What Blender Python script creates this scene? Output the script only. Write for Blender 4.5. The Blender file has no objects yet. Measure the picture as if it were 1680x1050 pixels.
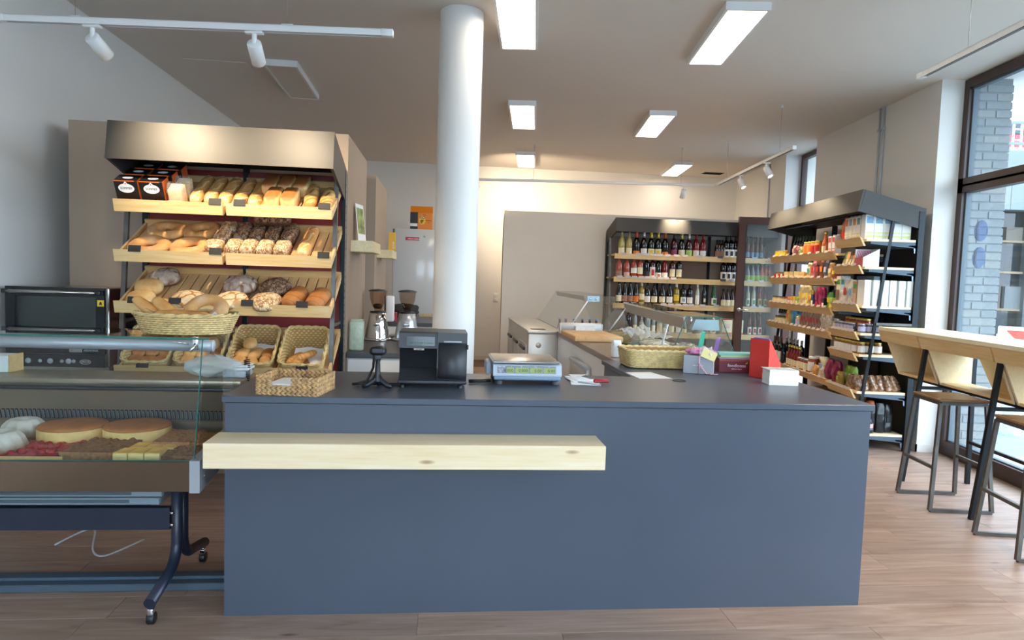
# Shop interior: bakery and deli counter, racks, service case, bar table at the window.
import bpy, bmesh, math, random
from mathutils import Vector, Matrix, Euler, noise

random.seed(7)
SC = bpy.context.scene
COL = SC.collection
pi = math.pi
RAD = math.radians

# ------------------------------------------------------------------ camera
def camera():
    yaw, pitch, roll = RAD(1.821), RAD(3.702), RAD(1.894)
    f = Vector((-math.sin(yaw) * math.cos(pitch), math.cos(yaw) * math.cos(pitch), -math.sin(pitch)))
    r = Vector((math.cos(yaw), math.sin(yaw), 0))
    u = r.cross(f)
    c, s = math.cos(roll), math.sin(roll)
    r2, u2 = r * c + u * s, u * c - r * s
    cd = bpy.data.cameras.new('camera')
    cd.sensor_width = 36.0
    cd.lens = 24.0
    cd.clip_start = 0.05
    cam = bpy.data.objects.new('camera', cd)
    COL.objects.link(cam)
    m = Matrix((r2, u2, -f)).transposed().to_4x4()
    m.translation = Vector((0, 0, 1.5))
    cam.matrix_world = m
    SC.camera = cam
camera()

# ------------------------------------------------------------------ exposure, sky, lights
SKY = 7.2            # overcast daylight
PANEL = 11.0          # ceiling light panels
SPOT = 100.0          # track spots (W)
SC.view_settings.view_transform = 'Standard'
SC.view_settings.look = 'None'
SC.view_settings.gamma = 1.0
SC.view_settings.exposure = 0.52
SC.view_settings.use_curve_mapping = False
wd = bpy.data.worlds.new('overcast_sky')
SC.world = wd
wd.use_nodes = True
wn = wd.node_tree.nodes
wn['Background'].inputs[0].default_value = (0.70, 0.84, 1.0, 1)
wn['Background'].inputs[1].default_value = SKY
SC.cycles.max_bounces = 10
SC.cycles.diffuse_bounces = 5
SC.cycles.glossy_bounces = 4
SC.cycles.transparent_max_bounces = 24
SC.cycles.transmission_bounces = 8
SC.cycles.caustics_reflective = False
SC.cycles.caustics_refractive = False
SC.cycles.sample_clamp_indirect = 6.0
SC.cycles.use_denoising = True

def portal(loc, rot, sx, sy):
    ld = bpy.data.lights.new('daylight_portal', 'AREA')
    ld.shape = 'RECTANGLE'; ld.size = sx; ld.size_y = sy
    ld.cycles.is_portal = True
    o = bpy.data.objects.new('daylight_portal', ld)
    COL.objects.link(o); o.location = loc; o.rotation_euler = rot; o['kind'] = 'helper'
portal((4.2, 2.6, 1.75), (0, RAD(90), 0), 3.3, 7.4)
portal((4.2, 9.6, 1.7), (0, RAD(90), 0), 3.3, 1.0)
portal((0.9, -3.25, 1.7), (RAD(-90), 0, 0), 5.0, 3.2)

# ------------------------------------------------------------------ frames
TH = RAD(7.67)
OC = Vector((-1.286, 2.805, 0))
UC = Vector((math.cos(TH), math.sin(TH), 0))
VC = Vector((-math.sin(TH), math.cos(TH), 0))
def C(u, v, z=0.0):
    """counter frame (u along the counter, v into the shop) to world"""
    return OC + UC * u + VC * v + Vector((0, 0, z))

# ------------------------------------------------------------------ mesh builder
def sp(x, e):
    return math.copysign(abs(x) ** e, x)
class MB:
    def __init__(s):
        s.v = []; s.f = []; s.mi = []; s.sm = []; s.cur = 0; s.col = None
    def add(s, vs, fs, smooth=False):
        b = len(s.v)
        s.v += [tuple(p) for p in vs]
        for f in fs:
            s.f.append(tuple(i + b for i in f)); s.mi.append(s.cur); s.sm.append(smooth)
        return s
    def m(s, i):
        s.cur = i; return s
    def box(s, x0, y0, z0, x1, y1, z1):
        v = [(x, y, z) for z in (z0, z1) for y in (y0, y1) for x in (x0, x1)]
        return s.add(v, [(0, 2, 3, 1), (4, 5, 7, 6), (0, 1, 5, 4), (2, 6, 7, 3), (0, 4, 6, 2), (1, 3, 7, 5)])
    def hexa(s, p):
        """8 points: bottom ring of 4 (ccw from above), top ring of 4"""
        return s.add(p, [(3, 2, 1, 0), (4, 5, 6, 7), (0, 1, 5, 4), (1, 2, 6, 5), (2, 3, 7, 6), (3, 0, 4, 7)])
    def obox(s, c, size, M=None):
        M = M or Matrix.Identity(3)
        h = [d / 2 for d in size]; c = Vector(c)
        v = [c + M @ Vector((x * h[0], y * h[1], z * h[2])) for z in (-1, 1) for y in (-1, 1) for x in (-1, 1)]
        return s.add(v, [(0, 2, 3, 1), (4, 5, 7, 6), (0, 1, 5, 4), (2, 6, 7, 3), (0, 4, 6, 2), (1, 3, 7, 5)])
    def rbox(s, x0, y0, z0, x1, y1, z1, r=0.005, seg=2):
        bm = bmesh.new()
        bmesh.ops.create_cube(bm, size=1)
        for v in bm.verts:
            v.co = Vector(((x0 + x1) / 2 + v.co.x * (x1 - x0), (y0 + y1) / 2 + v.co.y * (y1 - y0), (z0 + z1) / 2 + v.co.z * (z1 - z0)))
        bmesh.ops.bevel(bm, geom=bm.edges[:], offset=r, segments=seg, profile=0.5, affect='EDGES')
        s.bm(bm, seg > 1)
        bm.free()
        return s
    def bm(s, bm, smooth=False):
        bm.verts.ensure_lookup_table(); bm.verts.index_update()
        return s.add([v.co[:] for v in bm.verts], [[v.index for v in f.verts] for f in bm.faces], smooth)
    def prism(s, pts, a, b, axis='x', smooth=False):
        n = len(pts)
        if axis == 'x': q = lambda t, p: (t, p[0], p[1])
        elif axis == 'y': q = lambda t, p: (p[0], t, p[1])
        else: q = lambda t, p: (p[0], p[1], t)
        v = [q(a, p) for p in pts] + [q(b, p) for p in pts]
        area = sum(pts[i][0] * pts[(i + 1) % n][1] - pts[(i + 1) % n][0] * pts[i][1] for i in range(n))
        flip = (area > 0) != (axis == 'y')
        fs = []
        cap0, cap1 = list(range(n)), list(range(n, 2 * n))
        side = [(i, (i + 1) % n, n + (i + 1) % n, n + i) for i in range(n)]
        if not flip:
            cap1.reverse(); side = [t[::-1] for t in side]
        else:
            cap0.reverse()
        s.add(v, [cap0, cap1], False)
        b0 = len(s.v) - 2 * n
        for t in side:
            s.f.append(tuple(i + b0 for i in t)); s.mi.append(s.cur); s.sm.append(smooth)
        return s
    def tube(s, path, r, n=8, closed=False, cap=True, sq=False, smooth=None):
        P = [Vector(p) for p in path]; m = len(P)
        if sq: n = 4
        if smooth is None: smooth = not sq
        R = r if isinstance(r, (list, tuple)) else [r] * m
        vs = []; up = None
        for i in range(m):
            if closed: t = P[(i + 1) % m] - P[i - 1]
            else: t = P[min(i + 1, m - 1)] - P[max(i - 1, 0)]
            if t.length < 1e-9: t = Vector((0, 0, 1))
            t.normalize()
            if up is None:
                up = Vector((0, 0, 1)) if abs(t.z) < 0.9 else Vector((0, 1, 0))
            a = up.cross(t)
            if a.length < 1e-4:
                a = Vector((1, 0, 0)).cross(t)
            a.normalize(); b = t.cross(a); up = b
            off = pi / 4 if sq else 0
            k = math.sqrt(2) if sq else 1
            for j in range(n):
                an = 2 * pi * j / n + off
                vs.append(P[i] + (a * math.cos(an) + b * math.sin(an)) * R[i] * k)
        fs = []
        for i in range(m if closed else m - 1):
            for j in range(n):
                i2 = (i + 1) % m
                fs.append((i * n + j, i * n + (j + 1) % n, i2 * n + (j + 1) % n, i2 * n + j))
        s.add(vs, fs, smooth)
        if cap and not closed:
            b0 = len(s.v) - len(vs)
            s.f.append(tuple(b0 + j for j in range(n))[::-1]); s.mi.append(s.cur); s.sm.append(False)
            s.f.append(tuple(b0 + (m - 1) * n + j for j in range(n))); s.mi.append(s.cur); s.sm.append(False)
        return s
    def lathe(s, prof, n=16, c=(0, 0, 0), smooth=True, sx=1, sy=1, a0=0, a1=2 * pi):
        full = abs(a1 - a0 - 2 * pi) < 1e-6
        m = len(prof); vs = []; cnt = n if full else n + 1
        for (r, z) in prof:
            for j in range(cnt):
                a = a0 + (a1 - a0) * j / n
                vs.append((c[0] + r * math.cos(a) * sx, c[1] + r * math.sin(a) * sy, c[2] + z))
        fs = []
        for i in range(m - 1):
            for j in range(n):
                j2 = (j + 1) % cnt
                a, b, c2, d = i * cnt + j, i * cnt + j2, (i + 1) * cnt + j2, (i + 1) * cnt + j
                if prof[i][0] < 1e-6: fs.append((a, c2, d))
                elif prof[i + 1][0] < 1e-6: fs.append((a, b, d))
                else: fs.append((a, b, c2, d))
        return s.add(vs, fs, smooth)
    def grid(s, fn, nu, nv, cu=False, cv=False, smooth=True):
        vs = [fn(i / (nu if cu else nu - 1), j / (nv if cv else nv - 1)) for i in range(nu) for j in range(nv)]
        fs = []
        for i in range(nu if cu else nu - 1):
            for j in range(nv if cv else nv - 1):
                i2, j2 = (i + 1) % nu, (j + 1) % nv
                fs.append((i * nv + j, i2 * nv + j, i2 * nv + j2, i * nv + j2))
        return s.add(vs, fs, smooth)
    def mesh(s, name, mats):
        me = bpy.data.meshes.new(name)
        me.from_pydata(s.v, [], s.f)
        for mt in (mats if isinstance(mats, (list, tuple)) else [mats]):
            me.materials.append(mt)
        me.polygons.foreach_set('material_index', s.mi)
        me.polygons.foreach_set('use_smooth', s.sm)
        if s.col:
            at = me.color_attributes.new('Col', 'FLOAT_COLOR', 'POINT')
            for i, c in enumerate(s.col):
                at.data[i].color = (c[0], c[1], c[2], 1)
        me.update()
        return me
    def build(s, name, mats, parent=None, loc=(0, 0, 0), rot=(0, 0, 0)):
        return place(name, s.mesh(name, mats), parent, loc, rot)
def place(name, me, parent=None, loc=(0, 0, 0), rot=(0, 0, 0)):
    o = bpy.data.objects.new(name, me)
    COL.objects.link(o)
    o.location = loc
    o.rotation_euler = rot if isinstance(rot, (tuple, list, Euler)) else (0, 0, rot)
    if parent: o.parent = parent
    return o
def tag(o, label, cat, group=None, kind=None):
    if label: o['label'] = label
    if cat: o['category'] = cat
    if group: o['group'] = group
    if kind: o['kind'] = kind
    return o
def thing(name, label, cat, loc=(0, 0, 0), rot=0.0, group=None):
    o = bpy.data.objects.new(name, None)
    o.empty_display_size = 0.05
    COL.objects.link(o)
    o.location = loc
    o.rotation_euler = rot if isinstance(rot, (tuple, list)) else (0, 0, rot)
    return tag(o, label, cat, group)
def struct(o):
    o['kind'] = 'structure'; return o
def dup(root, loc=None, rot=None, label=None, group=None, scale=None):
    """a copy of a thing with copies of its parts and sub-parts (mesh data shared)"""
    r = root.copy(); COL.objects.link(r)
    if loc is not None: r.location = loc
    if rot is not None: r.rotation_euler = rot if isinstance(rot, (tuple, list)) else (0, 0, rot)
    if label: r['label'] = label
    if group: r['group'] = group
    if scale: r.scale = scale
    for ch in list(root.children):
        c = ch.copy(); COL.objects.link(c); c.parent = r
        for g in list(ch.children):
            d = g.copy(); COL.objects.link(d); d.parent = c
    return r
def text(s, size, mat, parent, loc, rot, ext=0.0004, align='CENTER', name='lettering', sx=1.0):
    cu = bpy.data.curves.new(name, 'FONT')
    cu.body = s; cu.size = size; cu.extrude = ext; cu.align_x = align; cu.align_y = 'CENTER'
    cu.resolution_u = 2
    cu.materials.append(mat)
    tmp = bpy.data.objects.new(name, cu)
    me = bpy.data.meshes.new_from_object(tmp)
    bpy.data.objects.remove(tmp)
    o = place(name, me, parent, loc, rot); o.scale = (sx, 1, 1)
    return o
def strokes(words, h, mat, parent, loc, rot, rnd=3):
    """print too small to read: one row of short upright strokes, words apart"""
    mb = MB(); x = 0; rr = random.Random(rnd)
    tot = sum(n * h * 0.75 for n in words) + h * 0.7 * (len(words) - 1)
    for n in words:
        for k in range(n):
            a = rr.uniform(0.55, 1.0)
            mb.box(x - tot / 2, -h / 2, 0, x - tot / 2 + h * 0.5, -h / 2 + h * a, 0.0004)
            x += h * 0.75
        x += h * 0.7
    return mb.build('print_line', mat, parent, loc, rot)
ORD = 'first second third fourth fifth sixth seventh eighth ninth tenth eleventh twelfth thirteenth fourteenth fifteenth sixteenth seventeenth eighteenth nineteenth twentieth'.split() + ['twenty-first', 'twenty-second', 'twenty-third', 'twenty-fourth']

# ------------------------------------------------------------------ materials
def lin(c):
    if isinstance(c, str):
        c = c.lstrip('#'); c = [int(c[i:i + 2], 16) / 255 for i in (0, 2, 4)]
        c = [x / 12.92 if x <= 0.04045 else ((x + 0.055) / 1.055) ** 2.4 for x in c]
    return (c[0], c[1], c[2], 1)
MATS = {}
def nodes(name):
    m = bpy.data.materials.new(name); m.use_nodes = True
    nt = m.node_tree; b = nt.nodes['Principled BSDF']
    return m, nt, b
def coords(nt, scale, vec='Object', rnd=False):
    tc = nt.nodes.new('ShaderNodeTexCoord'); mp = nt.nodes.new('ShaderNodeMapping')
    mp.inputs['Scale'].default_value = scale if isinstance(scale, (tuple, list)) else (scale,) * 3
    nt.links.new(tc.outputs[vec], mp.inputs[0])
    if rnd:
        oi = nt.nodes.new('ShaderNodeObjectInfo'); ml = nt.nodes.new('ShaderNodeMath'); ml.operation = 'MULTIPLY'
        ml.inputs[1].default_value = 37.0
        nt.links.new(oi.outputs['Random'], ml.inputs[0]); nt.links.new(ml.outputs[0], mp.inputs['Location'])
    return mp.outputs[0]
def noise_tex(nt, vec, sc, detail=3, rough=0.5, dist=0):
    n = nt.nodes.new('ShaderNodeTexNoise')
    n.inputs['Scale'].default_value = sc; n.inputs['Detail'].default_value = detail
    n.inputs['Roughness'].default_value = rough; n.inputs['Distortion'].default_value = dist
    nt.links.new(vec, n.inputs['Vector'])
    return n.outputs['Fac']
def ramp(nt, fac, stops):
    r = nt.nodes.new('ShaderNodeValToRGB'); e = r.color_ramp.elements
    while len(e) < len(stops): e.new(0.5)
    for i, (p, c) in enumerate(stops):
        e[i].position = p; e[i].color = lin(c)
    nt.links.new(fac, r.inputs[0])
    return r.outputs[0]
def mixc(nt, fac, a, b, mode='MIX'):
    n = nt.nodes.new('ShaderNodeMix'); n.data_type = 'RGBA'; n.blend_type = mode
    for i, x in ((0, fac), (6, a), (7, b)):
        if hasattr(x, 'links'): nt.links.new(x, n.inputs[i])
        elif i == 0: n.inputs[0].default_value = x
        else: n.inputs[i].default_value = lin(x)
    return n.outputs[2]
def bump(nt, b, h, strength=0.2, dist=0.01):
    n = nt.nodes.new('ShaderNodeBump'); n.inputs['Strength'].default_value = strength; n.inputs['Distance'].default_value = dist
    nt.links.new(h, n.inputs['Height']); nt.links.new(n.outputs[0], b.inputs['Normal'])
def pm(name, col, rough=0.5, metal=0.0, var=0.0, vs=4.0, bm=0.0, bs=60.0, spec=0.5, coat=0.0, sheen=0):
    if name in MATS: return MATS[name]
    m, nt, b = nodes(name)
    b.inputs['Base Color'].default_value = lin(col)
    b.inputs['Roughness'].default_value = rough
    b.inputs['Metallic'].default_value = metal
    b.inputs['Specular IOR Level'].default_value = spec
    b.inputs['Coat Weight'].default_value = coat
    if var > 0:
        v = coords(nt, 1.0)
        f = noise_tex(nt, v, vs, 4)
        c = lin(col)
        lo = [max(0, x * (1 - var)) for x in c[:3]]; hi = [min(1, x * (1 + var)) for x in c[:3]]
        nt.links.new(ramp(nt, f, [(0.3, lo), (0.7, hi)]), b.inputs['Base Color'])
    if bm > 0:
        bump(nt, b, noise_tex(nt, coords(nt, 1.0), bs, 3), bm, 0.005)
    MATS[name] = m
    return m
def wood(name, c1, c2, c3, axis='x', sc=1.0, rough=0.45, knots=True, knotc='#8a4a22'):
    """plain-sawn board: stretched grain along axis, a few knots"""
    m, nt, b = nodes(name)
    st = {'x': (0.55, 9, 9), 'y': (9, 0.55, 9), 'z': (9, 9, 0.55)}[axis]
    v = coords(nt, tuple(k * sc for k in st), rnd=True)
    f = noise_tex(nt, v, 2.2, 5, 0.6, 1.2)
    colr = ramp(nt, f, [(0.25, c1), (0.5, c2), (0.75, c3)])
    fine = noise_tex(nt, v, 14, 2, 0.5)
    colr = mixc(nt, 0.22, colr, ramp(nt, fine, [(0.35, c1), (0.65, c3)]), 'MIX')
    if knots:
        kv = coords(nt, {'x': (1.5, 5, 5), 'y': (5, 1.5, 5), 'z': (5, 5, 1.5)}[axis], rnd=True)
        vo = nt.nodes.new('ShaderNodeTexVoronoi'); vo.inputs['Scale'].default_value = 1.25
        nt.links.new(kv, vo.inputs['Vector'])
        kf = ramp(nt, vo.outputs['Distance'], [(0.035, (1, 1, 1)), (0.085, (0, 0, 0))])
        colr = mixc(nt, kf, colr, knotc)
    nt.links.new(colr, b.inputs['Base Color'])
    b.inputs['Roughness'].default_value = rough
    bump(nt, b, fine, 0.06, 0.004)
    MATS[name] = m
    return m
def emit(name, col, st):
    m = bpy.data.materials.new(name); m.use_nodes = True; nt = m.node_tree; nt.nodes.clear()
    e = nt.nodes.new('ShaderNodeEmission'); e.inputs[0].default_value = lin(col); e.inputs[1].default_value = st
    o = nt.nodes.new('ShaderNodeOutputMaterial'); nt.links.new(e.outputs[0], o.inputs[0])
    MATS[name] = m
    return m
def pane(name, tint=(0.97, 0.99, 0.985), ior=1.45, rough=0.0, veil=0.0, dcol=(0.8, 0.85, 0.85)):
    """thin sheet of glass: transparent with fresnel reflection, optionally a light film of haze"""
    m = bpy.data.materials.new(name); m.use_nodes = True; nt = m.node_tree; nt.nodes.clear()
    t = nt.nodes.new('ShaderNodeBsdfTransparent'); t.inputs[0].default_value = lin(tint)
    g = nt.nodes.new('ShaderNodeBsdfGlossy'); g.inputs['Roughness'].default_value = rough
    fr = nt.nodes.new('ShaderNodeFresnel'); fr.inputs[0].default_value = ior
    mx = nt.nodes.new('ShaderNodeMixShader'); o = nt.nodes.new('ShaderNodeOutputMaterial')
    ge = nt.nodes.new('ShaderNodeNewGeometry'); sb = nt.nodes.new('ShaderNodeMath'); sb.operation = 'SUBTRACT'; sb.inputs[0].default_value = 1.0
    ml = nt.nodes.new('ShaderNodeMath'); ml.operation = 'MULTIPLY'      # the sheet reflects at its outer faces only
    nt.links.new(ge.outputs['Backfacing'], sb.inputs[1]); nt.links.new(fr.outputs[0], ml.inputs[0]); nt.links.new(sb.outputs[0], ml.inputs[1])
    nt.links.new(ml.outputs[0], mx.inputs[0]); nt.links.new(t.outputs[0], mx.inputs[1]); nt.links.new(g.outputs[0], mx.inputs[2])
    last = mx
    if veil > 0:
        d = nt.nodes.new('ShaderNodeBsdfDiffuse'); d.inputs[0].default_value = lin(dcol)
        m2 = nt.nodes.new('ShaderNodeMixShader'); m2.inputs[0].default_value = veil
        nt.links.new(last.outputs[0], m2.inputs[1]); nt.links.new(d.outputs[0], m2.inputs[2]); last = m2
    nt.links.new(last.outputs[0], o.inputs[0])
    MATS[name] = m
    return m

WHITE = pm('white_wall_paint', '#e5e2dc', 0.85, var=0.015, vs=1.2, bm=0.05, bs=140)
CEIL = pm('ceiling_paint', '#e6ddd4', 0.9, var=0.012, vs=0.8)
BEIGE = pm('beige_laminate', '#a5907c', 0.55, var=0.02, vs=2)
GREIGE = pm('pale_board_laminate', '#d8cdbc', 0.5, var=0.02, vs=2)
PINEX = wood('pine_x', '#cda362', '#dfbb80', '#e9cf9f', 'x')
PINEY = wood('pine_y', '#cfa467', '#dfba84', '#e8c99a', 'y')
PINEPALE = wood('pine_pale', '#e8cb98', '#f1dbb2', '#f6e6c8', 'x')
PINEPALEY = wood('pine_pale_y', '#e6cd95', '#f2ddb0', '#f6e6c2', 'y')
ANTH = pm('anthracite_laminate', '#48505d', 0.34, var=0.03, vs=3, bm=0.02, bs=300)
BLACKST = pm('black_steel', '#23272a', 0.38, 0.6, var=0.1, vs=6)
BRONZE = pm('dark_bronze_sheet', '#413f3c', 0.5, 0.3, var=0.08, vs=2.5)
GREYST = pm('raw_dark_steel', '#625f5a', 0.38, 0.6, var=0.25, vs=9)
STEEL = pm('brushed_steel', '#b9b4ac', 0.28, 1.0, var=0.05, vs=6)
STEELD = pm('brown_reflecting_steel', '#9c8d7a', 0.32, 0.55, var=0.05, vs=3)
CHROME = pm('chrome', '#e6e6e6', 0.06, 1.0)
ALU = pm('aluminium', '#a9adb2', 0.5, 0.5)
BLACKP = pm('black_plastic', '#1a1b1d', 0.42)
DGREYP = pm('dark_grey_plastic', '#35363a', 0.45)
WHITEP = pm('white_plastic', '#e9e9e7', 0.4)
LGREYP = pm('light_grey_plastic', '#b9c0c6', 0.45)
WHITEL = pm('white_lacquer', '#eceae6', 0.22)
GLASS = pane('clear_glass')
GLASSG = pane('case_glass', (0.965, 0.985, 0.98), 1.45)
EDGEG = pm('green_glass_edge', '#2f6b60', 0.15)
WINGLASS = pane('window_glass', (0.95, 0.975, 0.985), 1.4, veil=0.05)  # diffuse veil paints the bluish haze and reflection over the panes
BROWNFR = pm('brown_window_frame', '#3f2a22', 0.4, var=0.04)
PAPER = pm('white_paper', '#f4f4f2', 0.75)
# ------------------------------------------------------------------ room shell
ZC = 3.38
def floor_mat():
    m, nt, b = nodes('oak_laminate')
    v = coords(nt, (0.9, 9, 1), rnd=True)
    f = noise_tex(nt, v, 1.6, 5, 0.62, 1.6)
    c = ramp(nt, f, [(0.22, '#84685a'), (0.42, '#a08574'), (0.6, '#ae9484'), (0.8, '#bca596')])
    kv = coords(nt, (2.0, 7, 1), rnd=True)
    vo = nt.nodes.new('ShaderNodeTexVoronoi'); vo.inputs['Scale'].default_value = 1.0; nt.links.new(kv, vo.inputs['Vector'])
    kf = ramp(nt, vo.outputs['Distance'], [(0.03, (1, 1, 1)), (0.10, (0, 0, 0))])
    c = mixc(nt, kf, c, '#6a5347')
    oi = nt.nodes.new('ShaderNodeObjectInfo')
    tint = ramp(nt, oi.outputs['Random'], [(0.0, (0.86, 0.86, 0.86)), (1.0, (1.06, 1.05, 1.04))])
    c = mixc(nt, 1.0, c, tint, 'MULTIPLY')
    nt.links.new(c, b.inputs['Base Color'])
    b.inputs['Roughness'].default_value = 0.42
    bump(nt, b, noise_tex(nt, v, 12, 2), 0.05, 0.003)
    return m
FLOORM = floor_mat()
SUB = pm('floor_joint', '#6b5648', 0.8)
fl = struct(MB().box(-6, -3.3, -0.12, 4.0, 13.6, -0.0035).build('floor', SUB))
def planks():
    """laminate boards along the counter direction, each a board of its own where the floor is in view"""
    L, W = 1.38, 0.193
    me = MB().rbox(0, 0, -0.012, L - 0.0012, W - 0.0012, 0, 0.0008, 1).mesh('plank', FLOORM)
    cut = {}
    def piece(l):
        k = round(l, 2)
        if k not in cut:
            cut[k] = MB().rbox(0, 0, -0.012, k - 0.0012, W - 0.0012, 0, 0.0008, 1).mesh('plank', FLOORM)
        return cut[k]
    rnd = random.Random(3)
    u_lo, u_hi = -1.84, 7.2
    k0, k1 = -6, 42
    for k in range(k0, k1):
        v = k * W
        u = u_lo - rnd.random() * L * 0.999
        while u < u_hi:
            a, bnd = max(u, u_lo), u + L
            # the window wall cuts the boards at X = 3.8 (or at the camera side of the room)
            def X(uu): return C(uu, v + W / 2).x
            if X(a) < 3.79 and bnd > u_lo:
                e = bnd
                if X(bnd) > 3.79:
                    e = a + (3.79 - X(a)) / math.cos(TH)
                if e - a > 0.03 and C(a, v).y > -3.2 and C(e, v).y < 13.4 and v < 9.0:
                    place('plank', me if abs(e - a - L) < 1e-3 else piece(e - a), fl, C(a, v, 0), TH)
            u = bnd
planks()

struct(MB().box(-6, -3.3, ZC, 4.6, 13.8, ZC + 0.2).build('ceiling', CEIL))
def cwall(name, u0, v0, u1, v1, mat, z0=0, z1=ZC):
    return struct(MB().box(u0, v0, z0, u1, v1, z1).build(name, mat, loc=C(0, 0), rot=TH))
cwall('wall_left', -2.05, -7.5, -1.86, 9.3, WHITE)
cwall('wall_back', -2.0, 9.05, 6.6, 9.25, WHITE)
cwall('baseboard_back', -1.86, 9.035, 5.6, 9.05, pm('cream_baseboard', '#d9cfbd', 0.5), 0, 0.07)

# window wall: solid pier, deep reveals, brown frames
XI, XF, XO = 3.58, 3.78, 4.14
wr = struct(MB().box(XI, 6.36, 0, XO, 9.08, ZC).box(XI, 10.16, 0, XO, 13.6, ZC).box(XI, -3.3, 0, XO, -0.6, ZC).build('wall_right', WHITE))
struct(MB().box(XI - 0.012, 6.345, 0, XI, 9.08, 0.07).box(XI - 0.012, 6.345, 0, XF - 0.03, 6.36, 0.07).build('baseboard_right', WHITE))
def bricks():
    """facing bricks of the outer reveal, seen through the shop window"""
    bmats = [pm('brick_a', '#7f8587', 0.9, var=0.1, vs=30), pm('brick_b', '#7a8183', 0.9, var=0.1, vs=30), pm('brick_c', '#858886', 0.9, var=0.1, vs=30)]
    struct(MB().box(3.865, 6.30, 0, XO + 0.02, 6.36, ZC).build('wall_mortar', pm('mortar', '#757c7f', 0.95)))['kind'] = 'structure'
    sizes = [(3.868, 3.985), (3.997, XO + 0.03)]
    me = {}
    rnd = random.Random(5)
    row = 0; z = 0.006
    while z < ZC - 0.06:
        br = [(3.868, 4.02), (4.032, XO + 0.03)] if row % 2 else [(3.868, 3.93), (3.942, XO + 0.03)]
        for (a, b2) in br:
            k = (a, b2, rnd.randrange(3))
            if k not in me:
                me[k] = MB().rbox(a, 6.2925 + 0.0015 * k[2], 0, b2, 6.32, 0.062, 0.003, 1).mesh('brick', bmats[k[2]])
            place('brick', me[k], wr, (0, 0, z))
        z += 0.074; row += 1
bricks()

def frame_rect(mb, x0, x1, y0, y1, z0, z1, w, bot=None):
    bot = w if bot is None else bot
    mb.box(x0, y0, z0, x1, y1, z0 + bot); mb.box(x0, y0, z1 - w, x1, y1, z1)
    mb.box(x0, y0, z0 + bot, x1, y0 + w, z1 - w); mb.box(x0, y1 - w, z0 + bot, x1, y1, z1 - w)
def shop_window():
    w1 = thing('window_1', 'tall brown-framed shop window behind the bar table', 'window', (0, 0, 0)); struct(w1)
    ys = [6.36, 3.05, -0.6]
    for a, b in ((ys[1], ys[0]), (ys[2], ys[1])):
        mb = MB(); frame_rect(mb, XF, XF + 0.085, a, b, 2.37, 3.37, 0.075)
        mb.build('transom_frame', BROWNFR, w1)
        mb = MB(); frame_rect(mb, XF, XF + 0.085, a, b, 0.0, 2.50, 0.075, 0.125)
        mb.build('window_frame', BROWNFR, w1)
        for z0, z1 in ((0.115, 2.43), (2.44, 3.30)):
            gs = pm('grey_gasket', '#5d6a72', 0.6)
            mb = MB(); frame_rect(mb, XF + 0.03, XF + 0.075, a + 0.07, b - 0.07, z0, z1, 0.022); mb.build('glazing_bead', gs, w1)
            MB().box(XF + 0.05, a + 0.075, z0, XF + 0.056, b - 0.075, z1).build('pane', WINGLASS, w1)
shop_window()
def entrance():
    w2 = thing('window_2', 'narrow brown-framed entrance opening beside the far rack', 'window', (0, 0, 0)); struct(w2)
    mb = MB(); frame_rect(mb, 3.80, 3.87, 9.08, 10.16, 2.50, 3.37, 0.06); mb.build('transom_frame', BROWNFR, w2)
    MB().box(3.83, 9.12, 2.54, 3.836, 10.12, 3.33).build('pane', WINGLASS, w2)
    mb = MB(); frame_rect(mb, 3.80, 3.87, 9.08, 10.16, 0.0, 2.50, 0.06, 0.02); mb.build('door_frame', BROWNFR, w2)
    d = thing('door_1', 'open brown-framed glass entrance door in front of the bottle rack', 'door', (3.72, 10.06, 0), 0); struct(d)
    mb = MB(); frame_rect(mb, -0.04, 0.03, 0, 1, 0, 1, 0.1)
    mb = MB()
    W, H = 0.80, 2.46
    mb.box(-W, -0.035, 0.01, -W + 0.10, 0.035, H); mb.box(-0.10, -0.035, 0.01, 0, 0.035, H)
    mb.box(-W + 0.10, -0.035, H - 0.10, -0.10, 0.035, H); mb.box(-W + 0.10, -0.035, 0.01, -0.10, 0.035, 0.16)
    mb.build('door_leaf', pm('door_brown', '#4a2a1c', 0.45), d)
    mb = MB(); mb.box(-W + 0.10, -0.02, 0.16, -W + 0.115, 0.02, H - 0.10); mb.box(-0.115, -0.02, 0.16, -0.10, 0.02, H - 0.10)
    mb.build('gasket', BLACKP, d)
    MB().box(-W + 0.10, -0.006, 0.16, -0.10, 0.006, H - 0.10).build('pane', WINGLASS, d)
    h = MB().lathe([(0, 0), (0.028, 0), (0.028, 0.008), (0, 0.008)], 14).build('handle_rosette', STEEL, d, (-W + 0.05, -0.036, 1.12), (RAD(90), 0, 0))
    MB().tube([(-W + 0.05, -0.04, 1.12), (-W + 0.05, -0.085, 1.12), (-W + 0.17, -0.085, 1.118)], 0.0095, 10).build('handle', STEEL, d)
entrance()
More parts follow.
